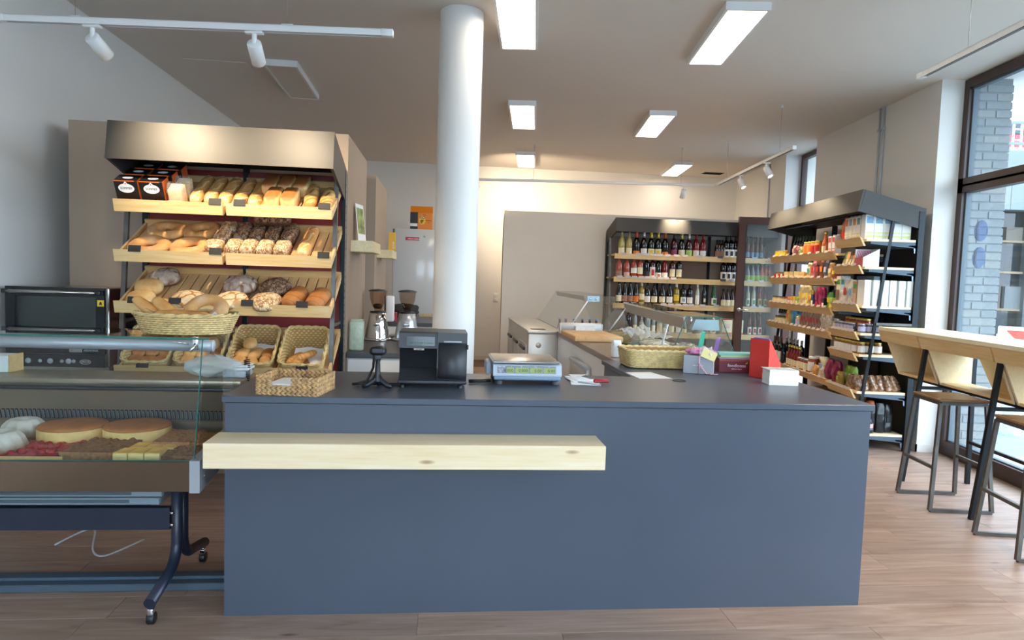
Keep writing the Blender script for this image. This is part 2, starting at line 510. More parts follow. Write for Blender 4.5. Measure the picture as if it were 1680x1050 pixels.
# street side of the room behind the camera: shop front with wide glazing
struct(MB().box(-5.0, -3.3, 0, -1.8, -3.1, ZC).box(3.4, -3.3, 0, 4.2, -3.1, ZC).box(-1.8, -3.3, 3.2, 3.4, -3.1, ZC).box(-1.8, -3.3, 0, 3.4, -3.1, 0.2).build('wall_front', WHITE))
w3 = thing('window_3', 'shop front glazing facing the street', 'window'); struct(w3)
for k in range(3):
    a = -1.8 + k * 5.2 / 3
    mb = MB(); mb.box(a, -3.28, 0.2, a + 0.07, -3.2, 3.2); mb.box(a + 5.2 / 3 - 0.07, -3.28, 0.2, a + 5.2 / 3, -3.2, 3.2)
    mb.box(a, -3.28, 0.2, a + 5.2 / 3, -3.2, 0.27); mb.box(a, -3.28, 3.13, a + 5.2 / 3, -3.2, 3.2)
    mb.build('window_frame', BROWNFR, w3)
    MB().box(a + 0.07, -3.245, 0.27, a + 5.2 / 3 - 0.07, -3.239, 3.13).build('pane', WINGLASS, w3)

# round column
COLP = C(0.985, 2.13)
cl = struct(MB().lathe([(0.157, 0), (0.157, ZC)], 64).build('column', pm('column_paint', '#e9e7e2', 0.55, var=0.01, vs=1.5), loc=COLP))
tag(cl, 'round white column standing beside the cash register', 'column')

# beige room dividers (deep boxes standing behind the racks)
def divider(u0, v0, u1, v1, label, mat=BEIGE, z1=2.47):
    d = thing('room_divider', label, 'divider', C(0, 0), TH)
    t = 0.035
    MB().box(u0, v0, 0, u1, v0 + t, z1).build('front_panel', mat, d)
    MB().box(u1 - t, v0 + t, 0, u1, v1, z1).build('side_panel', mat, d)
    MB().box(u0, v0 + t, 0, u0 + t, v1, z1).build('side_panel', mat, d)
    MB().box(u0 + t, v1 - t, 0, u1 - t, v1, z1).build('rear_panel', mat, d)
    MB().box(u0 + t, v0 + t, z1 - 0.03, u1 - t, v1 - t, z1 - 0.005).build('top_panel', mat, d)
    return d
divider(-1.69, 2.10, 0.200, 3.29, 'beige box divider directly behind the bread rack')
divider(-0.6, 4.12, 0.200, 5.46, 'beige box divider beyond the bread rack, beside the white fridge')
divider(1.78, 7.27, 5.86, 7.45, 'pale greige board wall behind the wine rack', GREIGE)

# light switch on the back wall
t = thing('light_switch', 'white double light switch on the cream wall beside the column', 'switch', C(1.83, 9.05, 1.11), TH)
MB().rbox(-0.045, -0.012, -0.08, 0.045, 0, 0.08, 0.004).build('plate', WHITEP, t)
for z in (-0.038, 0.038): MB().rbox(-0.032, -0.018, z - 0.03, 0.032, -0.012, z + 0.03, 0.003).build('rocker', WHITEP, t)

# ceiling light panels
PON = emit('lit_panel', (1.0, 0.85, 0.69), PANEL)
POFF = pm('unlit_panel', '#dcd4ca', 0.5)
def panel(x, y, rot, on, label):
    t = thing('ceiling_light', label, 'ceiling light', (x, y, ZC), rot, 'surface-mounted ceiling panels')
    w, l = 0.262, 1.152
    m = MB(); e = 0.02; h = 0.055
    m.box(-w / 2 - e, -l / 2 - e, -h, w / 2 + e, -l / 2, 0); m.box(-w / 2 - e, l / 2, -h, w / 2 + e, l / 2 + e, 0)
    m.box(-w / 2 - e, -l / 2, -h, -w / 2, l / 2, 0); m.box(w / 2, -l / 2, -h, w / 2 + e, l / 2, 0)
    m.build('frame', WHITEP, t)
    MB().box(-w / 2, -l / 2, -h + 0.004, w / 2, l / 2, -h + 0.01).build('diffuser', PON if on else POFF, t)
panel(1.363, 5.335, 0, 1, 'lit ceiling panel, nearer of two between the column and the window')
panel(1.352, 8.332, 0, 1, 'lit ceiling panel, second of two in the row near the window')
panel(-0.194, 5.054, 0, 1, 'large lit ceiling panel directly beside the column top')
panel(-0.205, 8.049, 0, 1, 'lit ceiling panel, second in the row beside the column')
panel(-0.212, 11.044, 0, 1, 'smallest lit ceiling panel, last in the row beside the column')
panel(2.275, 11.544, 0, 1, 'lit ceiling panel over the wine rack near the entrance')
panel(-2.463, 6.83, RAD(8.6), 0, 'unlit ceiling panel above the bread rack')
t = thing('ceiling_hatch', 'flush access hatch in the ceiling near the sloping wall', 'hatch', (-3.05, 6.6, ZC), TH)
MB().rbox(-0.28, -0.3, -0.003, 0.28, 0.3, 0.0, 0.001, 1).build('hatch_lid', CEIL, t)
t = thing('ceiling_vent', 'small dark slot vent in the ceiling near the wine rack', 'vent', (3.0, 12.03, ZC), TH)
MB().box(-0.17, -0.09, -0.006, 0.17, 0.09, 0).build('grille_frame', BRONZE, t)
for k in range(5): MB().obox((0, -0.06 + k * 0.03, -0.01), (0.3, 0.018, 0.003), Matrix.Rotation(0.5, 3, 'X')).build('slat', BLACKP, t)
# ------------------------------------------------------------------ track lights
def track(p0, p1, label, wires, spare=False):
    p0, p1 = Vector(p0), Vector(p1)
    L = (p1 - p0).length; a = math.atan2(p1.y - p0.y, p1.x - p0.x)
    t = thing('track_rail', label, 'track rail', p0, a)
    m = MB(); w = 0.018
    m.box(0, -w, 0, L, -w + 0.004, 0.034); m.box(0, w - 0.004, 0, L, w, 0.034); m.box(0, -w, 0.030, L, w, 0.034)
    m.build('profile', WHITEP, t)
    MB().box(0.01, -w + 0.004, 0.012, L - 0.01, w - 0.004, 0.029).build('contact_groove', BLACKP, t)
    for x in (0, L): MB().rbox(x - 0.03, -w - 0.001, -0.001, x + 0.03, w + 0.001, 0.035, 0.002).build('end_cap', WHITEP, t)
    for d in wires:
        MB().tube([(d, 0, 0.034), (d, 0, ZC - p0.z)], 0.0018, 6).build('wire', STEEL, t)
        MB().lathe([(0.016, 0), (0.011, 0.03), (0, 0.03)], 12, (d, 0, ZC - p0.z - 0.03)).build('ceiling_cup', WHITEP, t)
        MB().rbox(d - 0.03, -0.01, 0.034, d + 0.03, 0.01, 0.042, 0.002).build('hanger', WHITEP, t)
    return t
LED = emit('spot_led', (1.0, 0.82, 0.58), 12.0)
def spot(pos, aim, label, power=SPOT, blend=0.5, size=46):
    pos, aim = Vector(pos), Vector(aim)
    t = thing('track_spot', label, 'spotlight', pos)
    MB().rbox(-0.045, -0.016, -0.014, 0.045, 0.016, 0.0, 0.004).build('adapter', WHITEP, t)
    MB().lathe([(0.012, -0.07), (0.012, -0.014)], 12).build('stem', WHITEP, t)
    j = Vector((0, 0, -0.065))
    d = (aim - (pos + j)).normalized()
    q = d.to_track_quat('-Z', 'Y').to_euler()
    c = j + Vector((0, 0, -0.0))
    r = 0.036
    h = MB().lathe([(0, 0.01), (r - 0.004, 0.01), (r, 0.005), (r, -0.115), (r - 0.005, -0.118), (r - 0.006, -0.10)], 28).build('head', WHITEP, t, c, q)
    MB().lathe([(0, 0), (r - 0.007, 0)], 24).build('lens', LED, h, (0, 0, -0.101))
    ld = bpy.data.lights.new('spot_lamp', 'SPOT'); ld.energy = power; ld.color = (1.0, 0.80, 0.55)
    ld.spot_size = RAD(size); ld.spot_blend = blend; ld.shadow_soft_size = 0.03
    o = bpy.data.objects.new('spot_lamp', ld); COL.objects.link(o)
    o.parent = t; o.location = c + d * 0.13; o.rotation_euler = q
TZ = 2.85
a, b = C(-1.37, 0.842, 2.70), C(0.582, 0.68, 2.70)
track(a, b, 'white lighting track hanging in front of the bread rack', [0.38, 1.45])
def on(a, b, f): return a + (b - a) * f - Vector((0, 0, 0))
spot(on(a, b, 0.238), C(-0.70, 1.50, 2.20), 'tilted white spotlight on the track before the bread rack', SPOT * 0.75, 1.0, 84)
spot(on(a, b, 0.655), C(-0.10, 1.50, 2.14), 'upright white spotlight on the track before the bread rack', SPOT * 0.65, 1.0, 84)
a, b = Vector((2.43, 4.55, TZ)), Vector((2.47, 2.2, TZ))
track(a, b, 'white lighting track near the shop window, one end in view', [0.45, 1.7])
spot(on(a, b, 0.75), (1.9, 3.6, 0.4), 'white spotlight on the track beside the shop window', SPOT, 0.6, 60)
a, b = Vector((-1.15, 9.915, TZ)), Vector((2.50, 9.81, TZ))  # rail lengthened behind the column to carry the added spotlight
track(a, b, 'white lighting track spanning the far service area', [1.075, 3.16])
spot(on(a, b, 0.879), C(4.22, 6.75, 2.33), 'small white spotlight aimed at the wine rack hood', SPOT * 1.5, 1.0, 70)
spot(on(a, b, 0.06), C(2.7, 9.05, 2.6), 'added white spotlight hidden behind the column, aimed at the cream wall', SPOT * 1.8, 1.0, 95)  # added lamp out of view, brightens the cream back wall
a, b = Vector((2.50, 9.75, TZ)), Vector((2.53, 7.0, TZ))
track(a, b, 'white lighting track running toward the entrance rack', [0.45, 2.37])
spot(on(a, b, 0.38), (2.93, 8.1, 1.6), 'white spotlight on the entrance track, aimed at the far shelves', SPOT * 0.75, 1.0, 85)
spot(on(a, b, 0.72), (2.93, 7.2, 1.7), 'white spotlight on the entrance track, close to its free end', SPOT * 0.75, 1.0, 85)
# surface conduit pipes on the window wall
for (y, lab) in ((7.43, 'thin grey conduit pipe on the window wall, farther of the pair'), (7.34, 'thin grey conduit pipe on the window wall, nearer of the pair'), (10.8, 'thin grey conduit pipe on the wall beyond the entrance')):
    t = thing('conduit_pipe', lab, 'pipe', (XI - 0.014, y, 0))
    MB().tube([(0, 0, 2.0), (0, 0, ZC)], 0.010, 8).build('tube', LGREYP, t)
    MB().rbox(-0.016, -0.02, 3.14, 0.014, 0.02, 3.165, 0.003).build('clip', LGREYP, t)

# ------------------------------------------------------------------ main counter
def counter():
    t = thing('sales_counter', 'long anthracite sales counter with return wing in the middle of the shop', 'counter', C(0, 0), TH)
    W, D, H = 2.892, 0.77, 0.957
    MB().box(0, 0, 0, W, 0.02, 0.927).build('front_panel', ANTH, t)
    MB().box(0, 0.02, 0, 0.02, D - 0.02, 0.927).build('side_panel', ANTH, t)
    MB().box(W - 0.02, 0.02, 0, W, 1.49, 0.927).build('side_panel', ANTH, t)
    MB().rbox(-0.012, -0.008, 0.930, W + 0.014, D, H, 0.0015, 1).build('worktop', ANTH, t)
    MB().rbox(1.968, D + 0.0005, 0.930, W + 0.014, 1.505, H, 0.0015, 1).build('wing_worktop', ANTH, t)
    MB().box(1.985, 0.80, 0, 2.005, 1.49, 0.92).build('wing_leg', ANTH, t)
    MB().box(1.99, D, 0.55, W - 0.03, D + 0.02, 0.92).build('modesty_panel', WHITEL, t)
    MB().box(0.03, D - 0.03, 0.02, 1.95, D - 0.012, 0.92).build('rear_panel', WHITEL, t)
counter()
def beam():
    o = MB().rbox(0, -0.195, 0, 1.62, 0, 0.102, 0.002, 1).build('wooden_ledge', PINEPALE, None, C(-0.025, -0.001, 0.70), TH)
    tag(o, 'thick pale pine ledge fixed across the counter front', 'ledge')
beam()
# ------------------------------------------------------------------ bread: shapes and crusts
def crust_mat(name, rough=0.6, scale=30, amt=0.25, bumpk=0.25):
    """vertex colours of the loaf, mottled by baking"""
    m, nt, b = nodes(name)
    at = nt.nodes.new('ShaderNodeAttribute'); at.attribute_name = 'Col'
    f = noise_tex(nt, coords(nt, 1.0), scale, 4, 0.6)
    c = mixc(nt, amt, at.outputs['Color'], ramp(nt, f, [(0.35, '#8a4d1e'), (0.65, '#f0d9a8')]), 'SOFT_LIGHT')
    nt.links.new(c, b.inputs['Base Color']); b.inputs['Roughness'].default_value = rough
    bump(nt, b, noise_tex(nt, coords(nt, 1.0), scale * 2.5, 3), bumpk, 0.004)
    return m
CRUST = crust_mat('bread_crust')
CRUSTR = crust_mat('rough_crust', 0.75, 45, 0.35, 0.5)
def cracked(name, plate, crack, sc=34, w=0.09, rnd=True):
    """floury top broken into plates by baking cracks"""
    m, nt, b = nodes(name)
    v = coords(nt, (1, 1, 0.6), rnd=rnd)
    wv = noise_tex(nt, v, sc * 0.35, 4, 0.6)
    add = nt.nodes.new('ShaderNodeVectorMath'); add.operation = 'MULTIPLY_ADD'
    cmb = nt.nodes.new('ShaderNodeCombineXYZ')
    for i in range(3): nt.links.new(wv, cmb.inputs[i])
    add.inputs[1].default_value = (1.6 / sc,) * 3; nt.links.new(cmb.outputs[0], add.inputs[0]); nt.links.new(v, add.inputs[2])
    vo = nt.nodes.new('ShaderNodeTexVoronoi'); vo.feature = 'DISTANCE_TO_EDGE'; vo.inputs['Scale'].default_value = sc
    nt.links.new(add.outputs[0], vo.inputs['Vector'])
    f = ramp(nt, vo.outputs['Distance'], [(w * 0.5, (0, 0, 0)), (w * 1.3, (1, 1, 1))])
    tc = nt.nodes.new('ShaderNodeTexCoord'); sep = nt.nodes.new('ShaderNodeSeparateXYZ'); nt.links.new(tc.outputs['Generated'], sep.inputs[0])
    side = ramp(nt, sep.outputs['Z'], [(0.28, (0, 0, 0)), (0.55, (1, 1, 1))])
    fl = noise_tex(nt, v, 40, 3)
    pl_ = mixc(nt, ramp(nt, fl, [(0.35, (0, 0, 0)), (0.65, (1, 1, 1))]), plate, crack)
    pl2 = mixc(nt, 0.65, pl_, plate)
    gap = ramp(nt, noise_tex(nt, v, sc * 0.5, 2), [(0.50, (0, 0, 0)), (0.64, (1, 1, 1))])
    mxg = nt.nodes.new('ShaderNodeMath'); mxg.operation = 'MAXIMUM'; nt.links.new(f, mxg.inputs[0]); nt.links.new(gap, mxg.inputs[1]); f = mxg.outputs[0]
    k = nt.nodes.new('ShaderNodeMath'); k.operation = 'MULTIPLY'
    nt.links.new(f, k.inputs[0]); nt.links.new(side, k.inputs[1])
    c = mixc(nt, k.outputs[0], crack, pl2)
    nt.links.new(c, b.inputs['Base Color']); b.inputs['Roughness'].default_value = 0.8
    bump(nt, b, vo.outputs['Distance'], 0.5, 0.01)
    return m
CRK_DARK = cracked('rye_flour_dark', '#b59a7a', '#57331b', 75, 0.20)
CRK_LIGHT = cracked('rye_flour_light', '#e2cfa8', '#97653a', 60, 0.13)
CRK_BIG = cracked('boule_flour', '#c2b3a2', '#74492c', 17, 0.09)
CRK_GOLD = cracked('boule_gold', '#e6d2aa', '#ab7238', 15, 0.08)
GOLD, PALE, BROWN, DARK, CREAM = lin('#d8a05a')[:3], lin('#edcb90')[:3], lin('#b0713a')[:3], lin('#7a4824')[:3], lin('#f6e2b8')[:3]
def mx(a, b, t):
    t = max(0, min(1, t)); return tuple(a[i] * (1 - t) + b[i] * t for i in range(3))
def loaf(name, L, W, H, kind='plain', seed=0, e1=0.55, e2=0.85, nu=44, nv=26, mat=None, wob=0.004):
    """a loaf along local x, resting on z = 0"""
    mb = MB(); cols = []
    off = Vector((seed * 3.1, seed * 1.7, 0))
    for i in range(nu):
        th = -pi / 2 + pi * i / (nu - 1)
        cx, cr = math.sin(th), math.cos(th)
        for j in range(nv):
            ph = 2 * pi * j / nv
            x = L / 2 * sp(cx, e1)
            r = max(cr, 1e-4) ** e1
            y = W / 2 * r * sp(math.cos(ph), e2)
            z = H / 2 * r * sp(math.sin(ph), e2)
            if z < 0: z *= 0.72
            top = max(0, math.sin(ph)) * r
            n = noise.noise(Vector((x, y, z)) * 18 + off)
            s = 0.0
            if kind == 'slash':
                ph2 = ((x + y * 2.0) / (L / 4.6) + 0.3) % 1.0
                s = (max(0, 1 - abs(ph2 - 0.5) / 0.19)) * (1 if abs(y) < W * 0.33 and z > 0.12 * H else 0)
                c = mx(mx(PALE, GOLD, 0.6 + top * 0.7 + n * 0.5), CREAM, s)
                if abs(ph2 - 0.5) > 0.15 and abs(ph2 - 0.5) < 0.28 and z > 0.1 * H and abs(y) < W * 0.36: c = mx(c, BROWN, 0.7)
                c = mx(c, CREAM, max(0, abs(x) / (L / 2) - 0.72) * 1.6)
                z += s * 0.004
            elif kind == 'stripe':
                ph2 = ((x + y * 0.8) / (L / 6.2)) % 1.0
                s = max(0, 1 - abs(ph2 - 0.5) / 0.22) * min(1, top * 1.6)
                c = mx(mx(GOLD, PALE, 0.3 + n * 0.4), DARK, s)
                z += -s * 0.004
            elif kind == 'tin':
                c = mx(PALE, mx(BROWN, DARK, 0.25), max(0, top - 0.45) * 2.6 + n * 0.25)
            elif kind == 'ring':
                c = mx(GOLD, PALE, 0.5 + n)
            elif kind == 'dark':
                q = (x / L * 9) % 1.0
                c = mx(mx(BROWN, DARK, 0.2 + top * 0.35 + n * 0.4), GOLD, 0.2 if q > 0.15 else 0.0)
                if q < 0.15: c = mx(c, DARK, 0.6)
            elif kind == 'croissant':
                q = (x / L * 7) % 1.0
                c = mx(mx(GOLD, BROWN, 0.4 + n * 0.6), PALE, max(0, 0.3 - abs(q - 0.5)) * 2)
            elif kind == 'brown':
                c = mx(mx(BROWN, GOLD, 0.35 + n * 0.7), PALE, (1 - top) * 0.3)
            else:
                c = mx(mx(PALE, GOLD, 0.3 + top * 0.55 + n * 0.6), CREAM, 0.15)
            k = 1 + wob / max(0.02, H) * n * 2
            mb.v.append((x, y * k, z * k)); cols.append(c)
    zm = min(p[2] for p in mb.v)
    mb.v = [(p[0], p[1], p[2] - zm) for p in mb.v]
    for i in range(nu - 1):
        for j in range(nv):
            mb.f.append((i * nv + j, (i + 1) * nv + j, (i + 1) * nv + (j + 1) % nv, i * nv + (j + 1) % nv)); mb.mi.append(0); mb.sm.append(True)
    mb.col = cols
    return mb.mesh(name, mat or CRUST)
def ringbread(name, R, r, seed=0, sy=1.0, h=0.85, mat=None):
    mb = MB(); cols = []; nu, nv = 48, 18
    for i in range(nu):
        a = 2 * pi * i / nu
        rr = r * (1 + 0.07 * math.sin(3 * a + seed) + 0.05 * noise.noise(Vector((math.cos(a), math.sin(a), seed)) * 2))
        for j in range(nv):
            b = 2 * pi * j / nv
            z = rr * h * math.sin(b)
            if z < 0: z *= 0.7
            R2 = R + rr * math.cos(b)
            mb.v.append((R2 * math.cos(a), sy * R2 * math.sin(a), z + r * h * 0.7))
            n = noise.noise(Vector(mb.v[-1]) * 14 + Vector((seed, 0, 0)))
            cols.append(mx(mx(GOLD, BROWN, 0.15 + 0.5 * max(0, math.sin(b)) + n * 0.8), CREAM, max(0, n) * 0.6 + 0.12))
    for i in range(nu):
        for j in range(nv):
            i2, j2 = (i + 1) % nu, (j + 1) % nv
            mb.f.append((i * nv + j, i2 * nv + j, i2 * nv + j2, i * nv + j2)); mb.mi.append(0); mb.sm.append(True)
    mb.col = cols
    return mb.mesh(name, mat or CRUST)

# ------------------------------------------------------------------ wicker
CANE = pm('pale_cane', '#d9bd83', 0.55, var=0.22, vs=40)
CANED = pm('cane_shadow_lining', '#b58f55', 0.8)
def rr_path(w, d, r, n):
    """points of a rounded rectangle, evenly spaced, with outward normals"""
    segs = []
    hw, hd = w / 2 - r, d / 2 - r
    per = 4 * (hw + hd) + 2 * pi * r
    out = []
    for k in range(n):
        s = per * k / n
        for (L, f) in ((2 * hd, lambda t: ((w / 2, -hd + t), (1, 0))),
                       (pi * r / 2, lambda t: ((hw + r * math.cos(t / r), hd + r * math.sin(t / r)), (math.cos(t / r), math.sin(t / r)))),
                       (2 * hw, lambda t: ((hw - t, d / 2), (0, 1))),
                       (pi * r / 2, lambda t: ((-hw - r * math.sin(t / r), hd + r * math.cos(t / r)), (-math.sin(t / r), math.cos(t / r)))),
                       (2 * hd, lambda t: ((-w / 2, hd - t), (-1, 0))),
                       (pi * r / 2, lambda t: ((-hw - r * math.cos(t / r), -hd - r * math.sin(t / r)), (-math.cos(t / r), -math.sin(t / r)))),
                       (2 * hw, lambda t: ((-hw + t, -d / 2), (0, -1))),
                       (pi * r / 2, lambda t: ((hw + r * math.sin(t / r), -hd - r * math.cos(t / r)), (math.sin(t / r), -math.cos(t / r))))):
            if s <= L + 1e-9:
                out.append(f(s)); break
            s -= L
        else:
            out.append(((w / 2, -hd), (1, 0)))
    return out
def basket(name, label, cat, w, d, h0, h1, r, flare, rows, stakes, loc, rot, group=None, oval=False, mat=None):
    """woven basket: strands over and under the stakes, plaited rim, woven floor. h0 front height, h1 back height"""
    mat = mat or CANE
    t = thing(name, label, cat, loc, rot, group)
    n = stakes * 2
    if oval:
        base = [((w / 2 * math.cos(2 * pi * k / n), d / 2 * math.sin(2 * pi * k / n)), (math.cos(2 * pi * k / n), math.sin(2 * pi * k / n))) for k in range(n)]
    else:
        base = rr_path(w, d, r, n)
    def hh(p):
        return h0 + (h1 - h0) * (p[1] / d + 0.5)
    def at(k, f, off=0):
        (p, q) = base[k % n]
        z = hh(p) * f
        k2 = 1 + flare * f
        return (p[0] * k2 + q[0] * off, p[1] * k2 + q[1] * off, z + 0.004)
    amp = 0.0035
    sr = max(h0, h1) / rows * 0.58
    mb = MB()
    for i in range(rows):
        f = (i + 0.5) / rows
        mb.tube([at(k, f, amp * (1 if (k + i) % 2 else -1)) for k in range(n)], sr, 4, True)
    mb.build('wicker_weave', mat, t)
    mb = MB()
    for k in range(0, n, 2):
        mb.tube([at(k, 0, 0), at(k, 0.5, 0), at(k, 1.0, 0)], 0.0022, 4)
    mb.build('wicker_stakes', mat, t)['kind'] = 'stuff'
    mb = MB()
    for s in (0, 1):
        mb.tube([tuple(Vector(at(k, 1.0, 0.006 * math.cos(k * 0.9 + s * pi))) + Vector((0, 0, 0.005 * math.sin(k * 0.9 + s * pi)))) for k in range(n)], 0.0062, 5, True)
    mb.build('rim', mat, t)
    mb = MB()
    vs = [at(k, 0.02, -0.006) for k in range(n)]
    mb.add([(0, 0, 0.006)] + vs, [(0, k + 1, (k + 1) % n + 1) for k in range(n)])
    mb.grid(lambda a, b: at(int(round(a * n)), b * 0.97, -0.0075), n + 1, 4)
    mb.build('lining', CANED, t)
    return t

# ------------------------------------------------------------------ bread rack
RT = RAD(28)
RO = C(-1.15, 1.54)
RW = 1.335
SHZ = {1: 1.82, 2: 1.51, 3: 1.19, 4: 0.785}
SL_N = -VC * math.sin(RT) + Vector((0, 0, math.cos(RT)))
SL_S = VC * math.cos(RT) + Vector((0, 0, math.sin(RT)))
def on_tray(sh, x, s, lift=0.0):
    return RO + VC * 0.02 + Vector((0, 0, SHZ[sh] + 0.025)) + UC * x + SL_S * s + SL_N * lift
def tilt(a=0.0, extra=None):
    M = Matrix.Rotation(TH, 3, 'Z') @ Matrix.Rotation(RT, 3, 'X') @ Matrix.Rotation(a, 3, 'Z')
    if extra is not None: M = M @ extra
    return tuple(M.to_euler())
REDP = pm('dark_red_back_panel', '#8f2523', 0.45)
HOODIN = pm('hood_inside', '#1b1b1b', 0.6)
def hood(t, x0, x1, y=0.0, mat=BRONZE, dz=0.0, dh=0.0):
    """sloping canopy: front panel leaning back, roof falling to the rear, closed ends, open below"""
    ft, fb, bt, bb = (y - 0.04, 2.385 + dz), (y - 0.08, 2.185 + dz - dh), (y + 0.53, 2.225 + dz), (y + 0.52, 2.035 + dz - dh)
    th = 0.018
    MB().prism([fb, ft, (ft[0] + th, ft[1] - 0.004), (fb[0] + th, fb[1])], x0, x1, 'x').build('hood_front', mat, t)
    MB().prism([(ft[0] + th, ft[1] - 0.004), bt, (bt[0], bt[1] - th), (ft[0] + th, ft[1] - 0.004 - th)], x0, x1, 'x').build('hood_top', mat, t)
    for a in (x0, x1 - th):
        MB().prism([(fb[0] + th, fb[1]), (ft[0] + th, ft[1] - 0.022), (bt[0], bt[1] - th), bb], a, a + th, 'x').build('hood_side', mat, t)
    MB().box(x0 + 0.05, y + 0.12, 2.19, x1 - 0.05, y + 0.15, 2.205).build('light_strip', DGREYP, t)
def rack_frame(t, xs, zt=2.2, y0=0.46, y1=0.51, mat=BLACKST, slots=False):
    for x in xs:
        MB().box(x - 0.016, y0, 0, x + 0.016, y1, zt).build('upright', mat, t)
        if not slots: continue
        mb = MB()
        for k in range(int((zt - 0.1) / 0.05)):
            mb.box(x + 0.0155, y0 + 0.012, 0.06 + k * 0.05, x + 0.0175, y0 + 0.02, 0.095 + k * 0.05)
            mb.box(x + 0.0155, y0 + 0.030, 0.06 + k * 0.05, x + 0.0175, y0 + 0.038, 0.095 + k * 0.05)
        mb.build('upright_slots', pm('slot_light', '#9a958c', 0.5, 0.5), t)['kind'] = 'stuff'
def bread_rack():
    t = thing('bread_rack', 'bread rack with dark sloping hood and tilted pine trays', 'rack', RO, TH)
    rack_frame(t, (0.0, RW / 2, RW), slots=True)
    for k in range(2):
        MB().box(0.018 + k * RW / 2, 0.488, 0.2, RW / 2 - 0.018 + k * RW / 2, 0.498, 2.16).build('back_panel', REDP, t)
    for x in (-0.01, RW - 0.015):
        MB().tube([(x, 0.255, 2.12), (x, 0.04, 0.10), (x, 0.04, 0.0)], 0.0135, sq=True).build('strut', GREYST, t)
        MB().tube([(x, 0.46, 1.13), (x, 0.16, 1.13)], 0.011, sq=True).build('cross_bar', GREYST, t)
    hood(t, -0.008, RW + 0.012, dz=-0.02, dh=0.035)
    sec = RW / 2
    slat = MB().rbox(0, 0, -0.012, 0.060, 0.49, 0, 0.002, 1).mesh('slat', PINEY)
    for sh, zb in SHZ.items():
        for k in range(2):
            x0 = 0.012 + k * sec + (0.004 if k else 0); x1 = x0 + sec - 0.02
            # front board, leaning a little outwards at the top
            M = [(x0, -0.004, zb), (x1, -0.004, zb), (x1, 0.014, zb), (x0, 0.014, zb)]
            N = [(x0 - 0.004, -0.016, zb + 0.075), (x1 + 0.002, -0.016, zb + 0.075), (x1 + 0.002, 0.002, zb + 0.075), (x0 - 0.004, 0.002, zb + 0.075)]
            MB().hexa(M + N).build('front_board', PINEX, t)
            n = 9; pitch = (x1 - x0 - 0.036) / n
            for q in range(n):
                place('slat', slat, t, (x0 + 0.018 + q * pitch + (pitch - 0.06) / 2, 0.02, zb + 0.025), (RT, 0, 0))
            for a in (x0, x1 - 0.016):
                MB().prism([(0.014, zb), (0.014, zb + 0.05), (0.02 + 0.47 * math.cos(RT), zb + 0.05 + 0.47 * math.sin(RT)), (0.02 + 0.47 * math.cos(RT), zb + 0.47 * math.sin(RT))], a, a + 0.016, 'x').build('side_board', PINEY, t)
            MB().obox((x0 / 2 + x1 / 2, 0.02 + 0.485 * math.cos(RT), zb + 0.04 + 0.485 * math.sin(RT)), (x1 - x0, 0.016, 0.06), Matrix.Rotation(RT, 3, 'X')).build('rear_board', PINEX, t)
bread_rack()
def price_tag(x, sh, lab, w=0.075):
    t = tag(MB().rbox(-w / 2, -0.002, 0, w / 2, 0.002, 0.042, 0.001, 1).build('price_tag', pm('slate_tag', '#211e1d', 0.6), None,
            RO + UC * x + VC * (-0.018) + Vector((0, 0, SHZ[sh] + 0.062)), (RAD(-14), 0, TH)), lab, 'price tag', 'slate price tags on the bread rack')
SHN = {1: 'top', 2: 'second', 3: 'third', 4: 'lowest'}
for sh, xs in ((1, (0.615, 0.765, 1.285)), (2, (0.135, 0.62, 1.285)), (3, (0.13, 0.375, 0.64, 0.815, 1.155))):
    for i, x in enumerate(xs):
        price_tag(x, sh, f'slate price tag, {ORD[i]} from the oven end on the {SHN[sh]} bread tray')
for x, l in ((0.18, 'first'), (0.50, 'second'), (0.82, 'third'), (1.16, 'fourth')):
    price_tag(x, 4, f'slate price tag hanging under the {l} basket from the oven end')

def lay(me, sh, x, s, a, lab, cat='bread', grp=None, name='bread_loaf', lift=0.0, rx=None):
    o = place(name, me, None, on_tray(sh, x, s, lift), tilt(a, rx))
    return tag(o, lab, cat, grp)
A90 = RAD(90)
BAG = loaf('baguette', 0.40, 0.084, 0.080, 'slash', 1, 0.42, 0.9, 64, 26)
for i, (x, a) in enumerate(((0.455, 92), (0.535, 92), (0.617, 91), (0.705, 90), (0.785, 92))):
    lay(BAG, 1, x, 0.275, RAD(a), f'slashed white baguette loaf, {ORD[i]} from the boxes on the top tray', 'bread', 'white loaves on the top tray', 'baguette', 0, Matrix.Rotation(i * 0.25, 3, 'X'))
TIN = loaf('toast_loaf', 0.20, 0.098, 0.115, 'tin', 3, 0.30, 0.45)
for i, (x, s) in enumerate(((0.945, 0.135), (1.047, 0.135))):
    lay(TIN, 1, x, s, A90, f'pale brown tin loaf in the front row of the top tray, {ORD[i]} from the baguettes', 'bread', 'tin loaves on the top tray', 'tin_loaf')
for i, (x, s) in enumerate(((0.882, 0.35), (0.982, 0.36), (1.082, 0.365))):
    lay(TIN, 1, x, s, A90, f'brown tin loaf in the rear row of the top tray, {ORD[i]} from the baguettes', 'bread', 'tin loaves on the top tray', 'tin_loaf', 0.0)
STR = loaf('striped_loaf', 0.31, 0.088, 0.08, 'stripe', 4, 0.45, 0.9, 60)
lay(STR, 1, 1.165, 0.24, RAD(93), 'plaited golden loaf with dark stripes beside the tin loaves', 'bread', None, 'striped_loaf')
lay(STR, 1, 1.275, 0.20, RAD(91), 'plaited golden loaf with dark stripes at the end of the top tray', 'bread', None, 'striped_loaf')
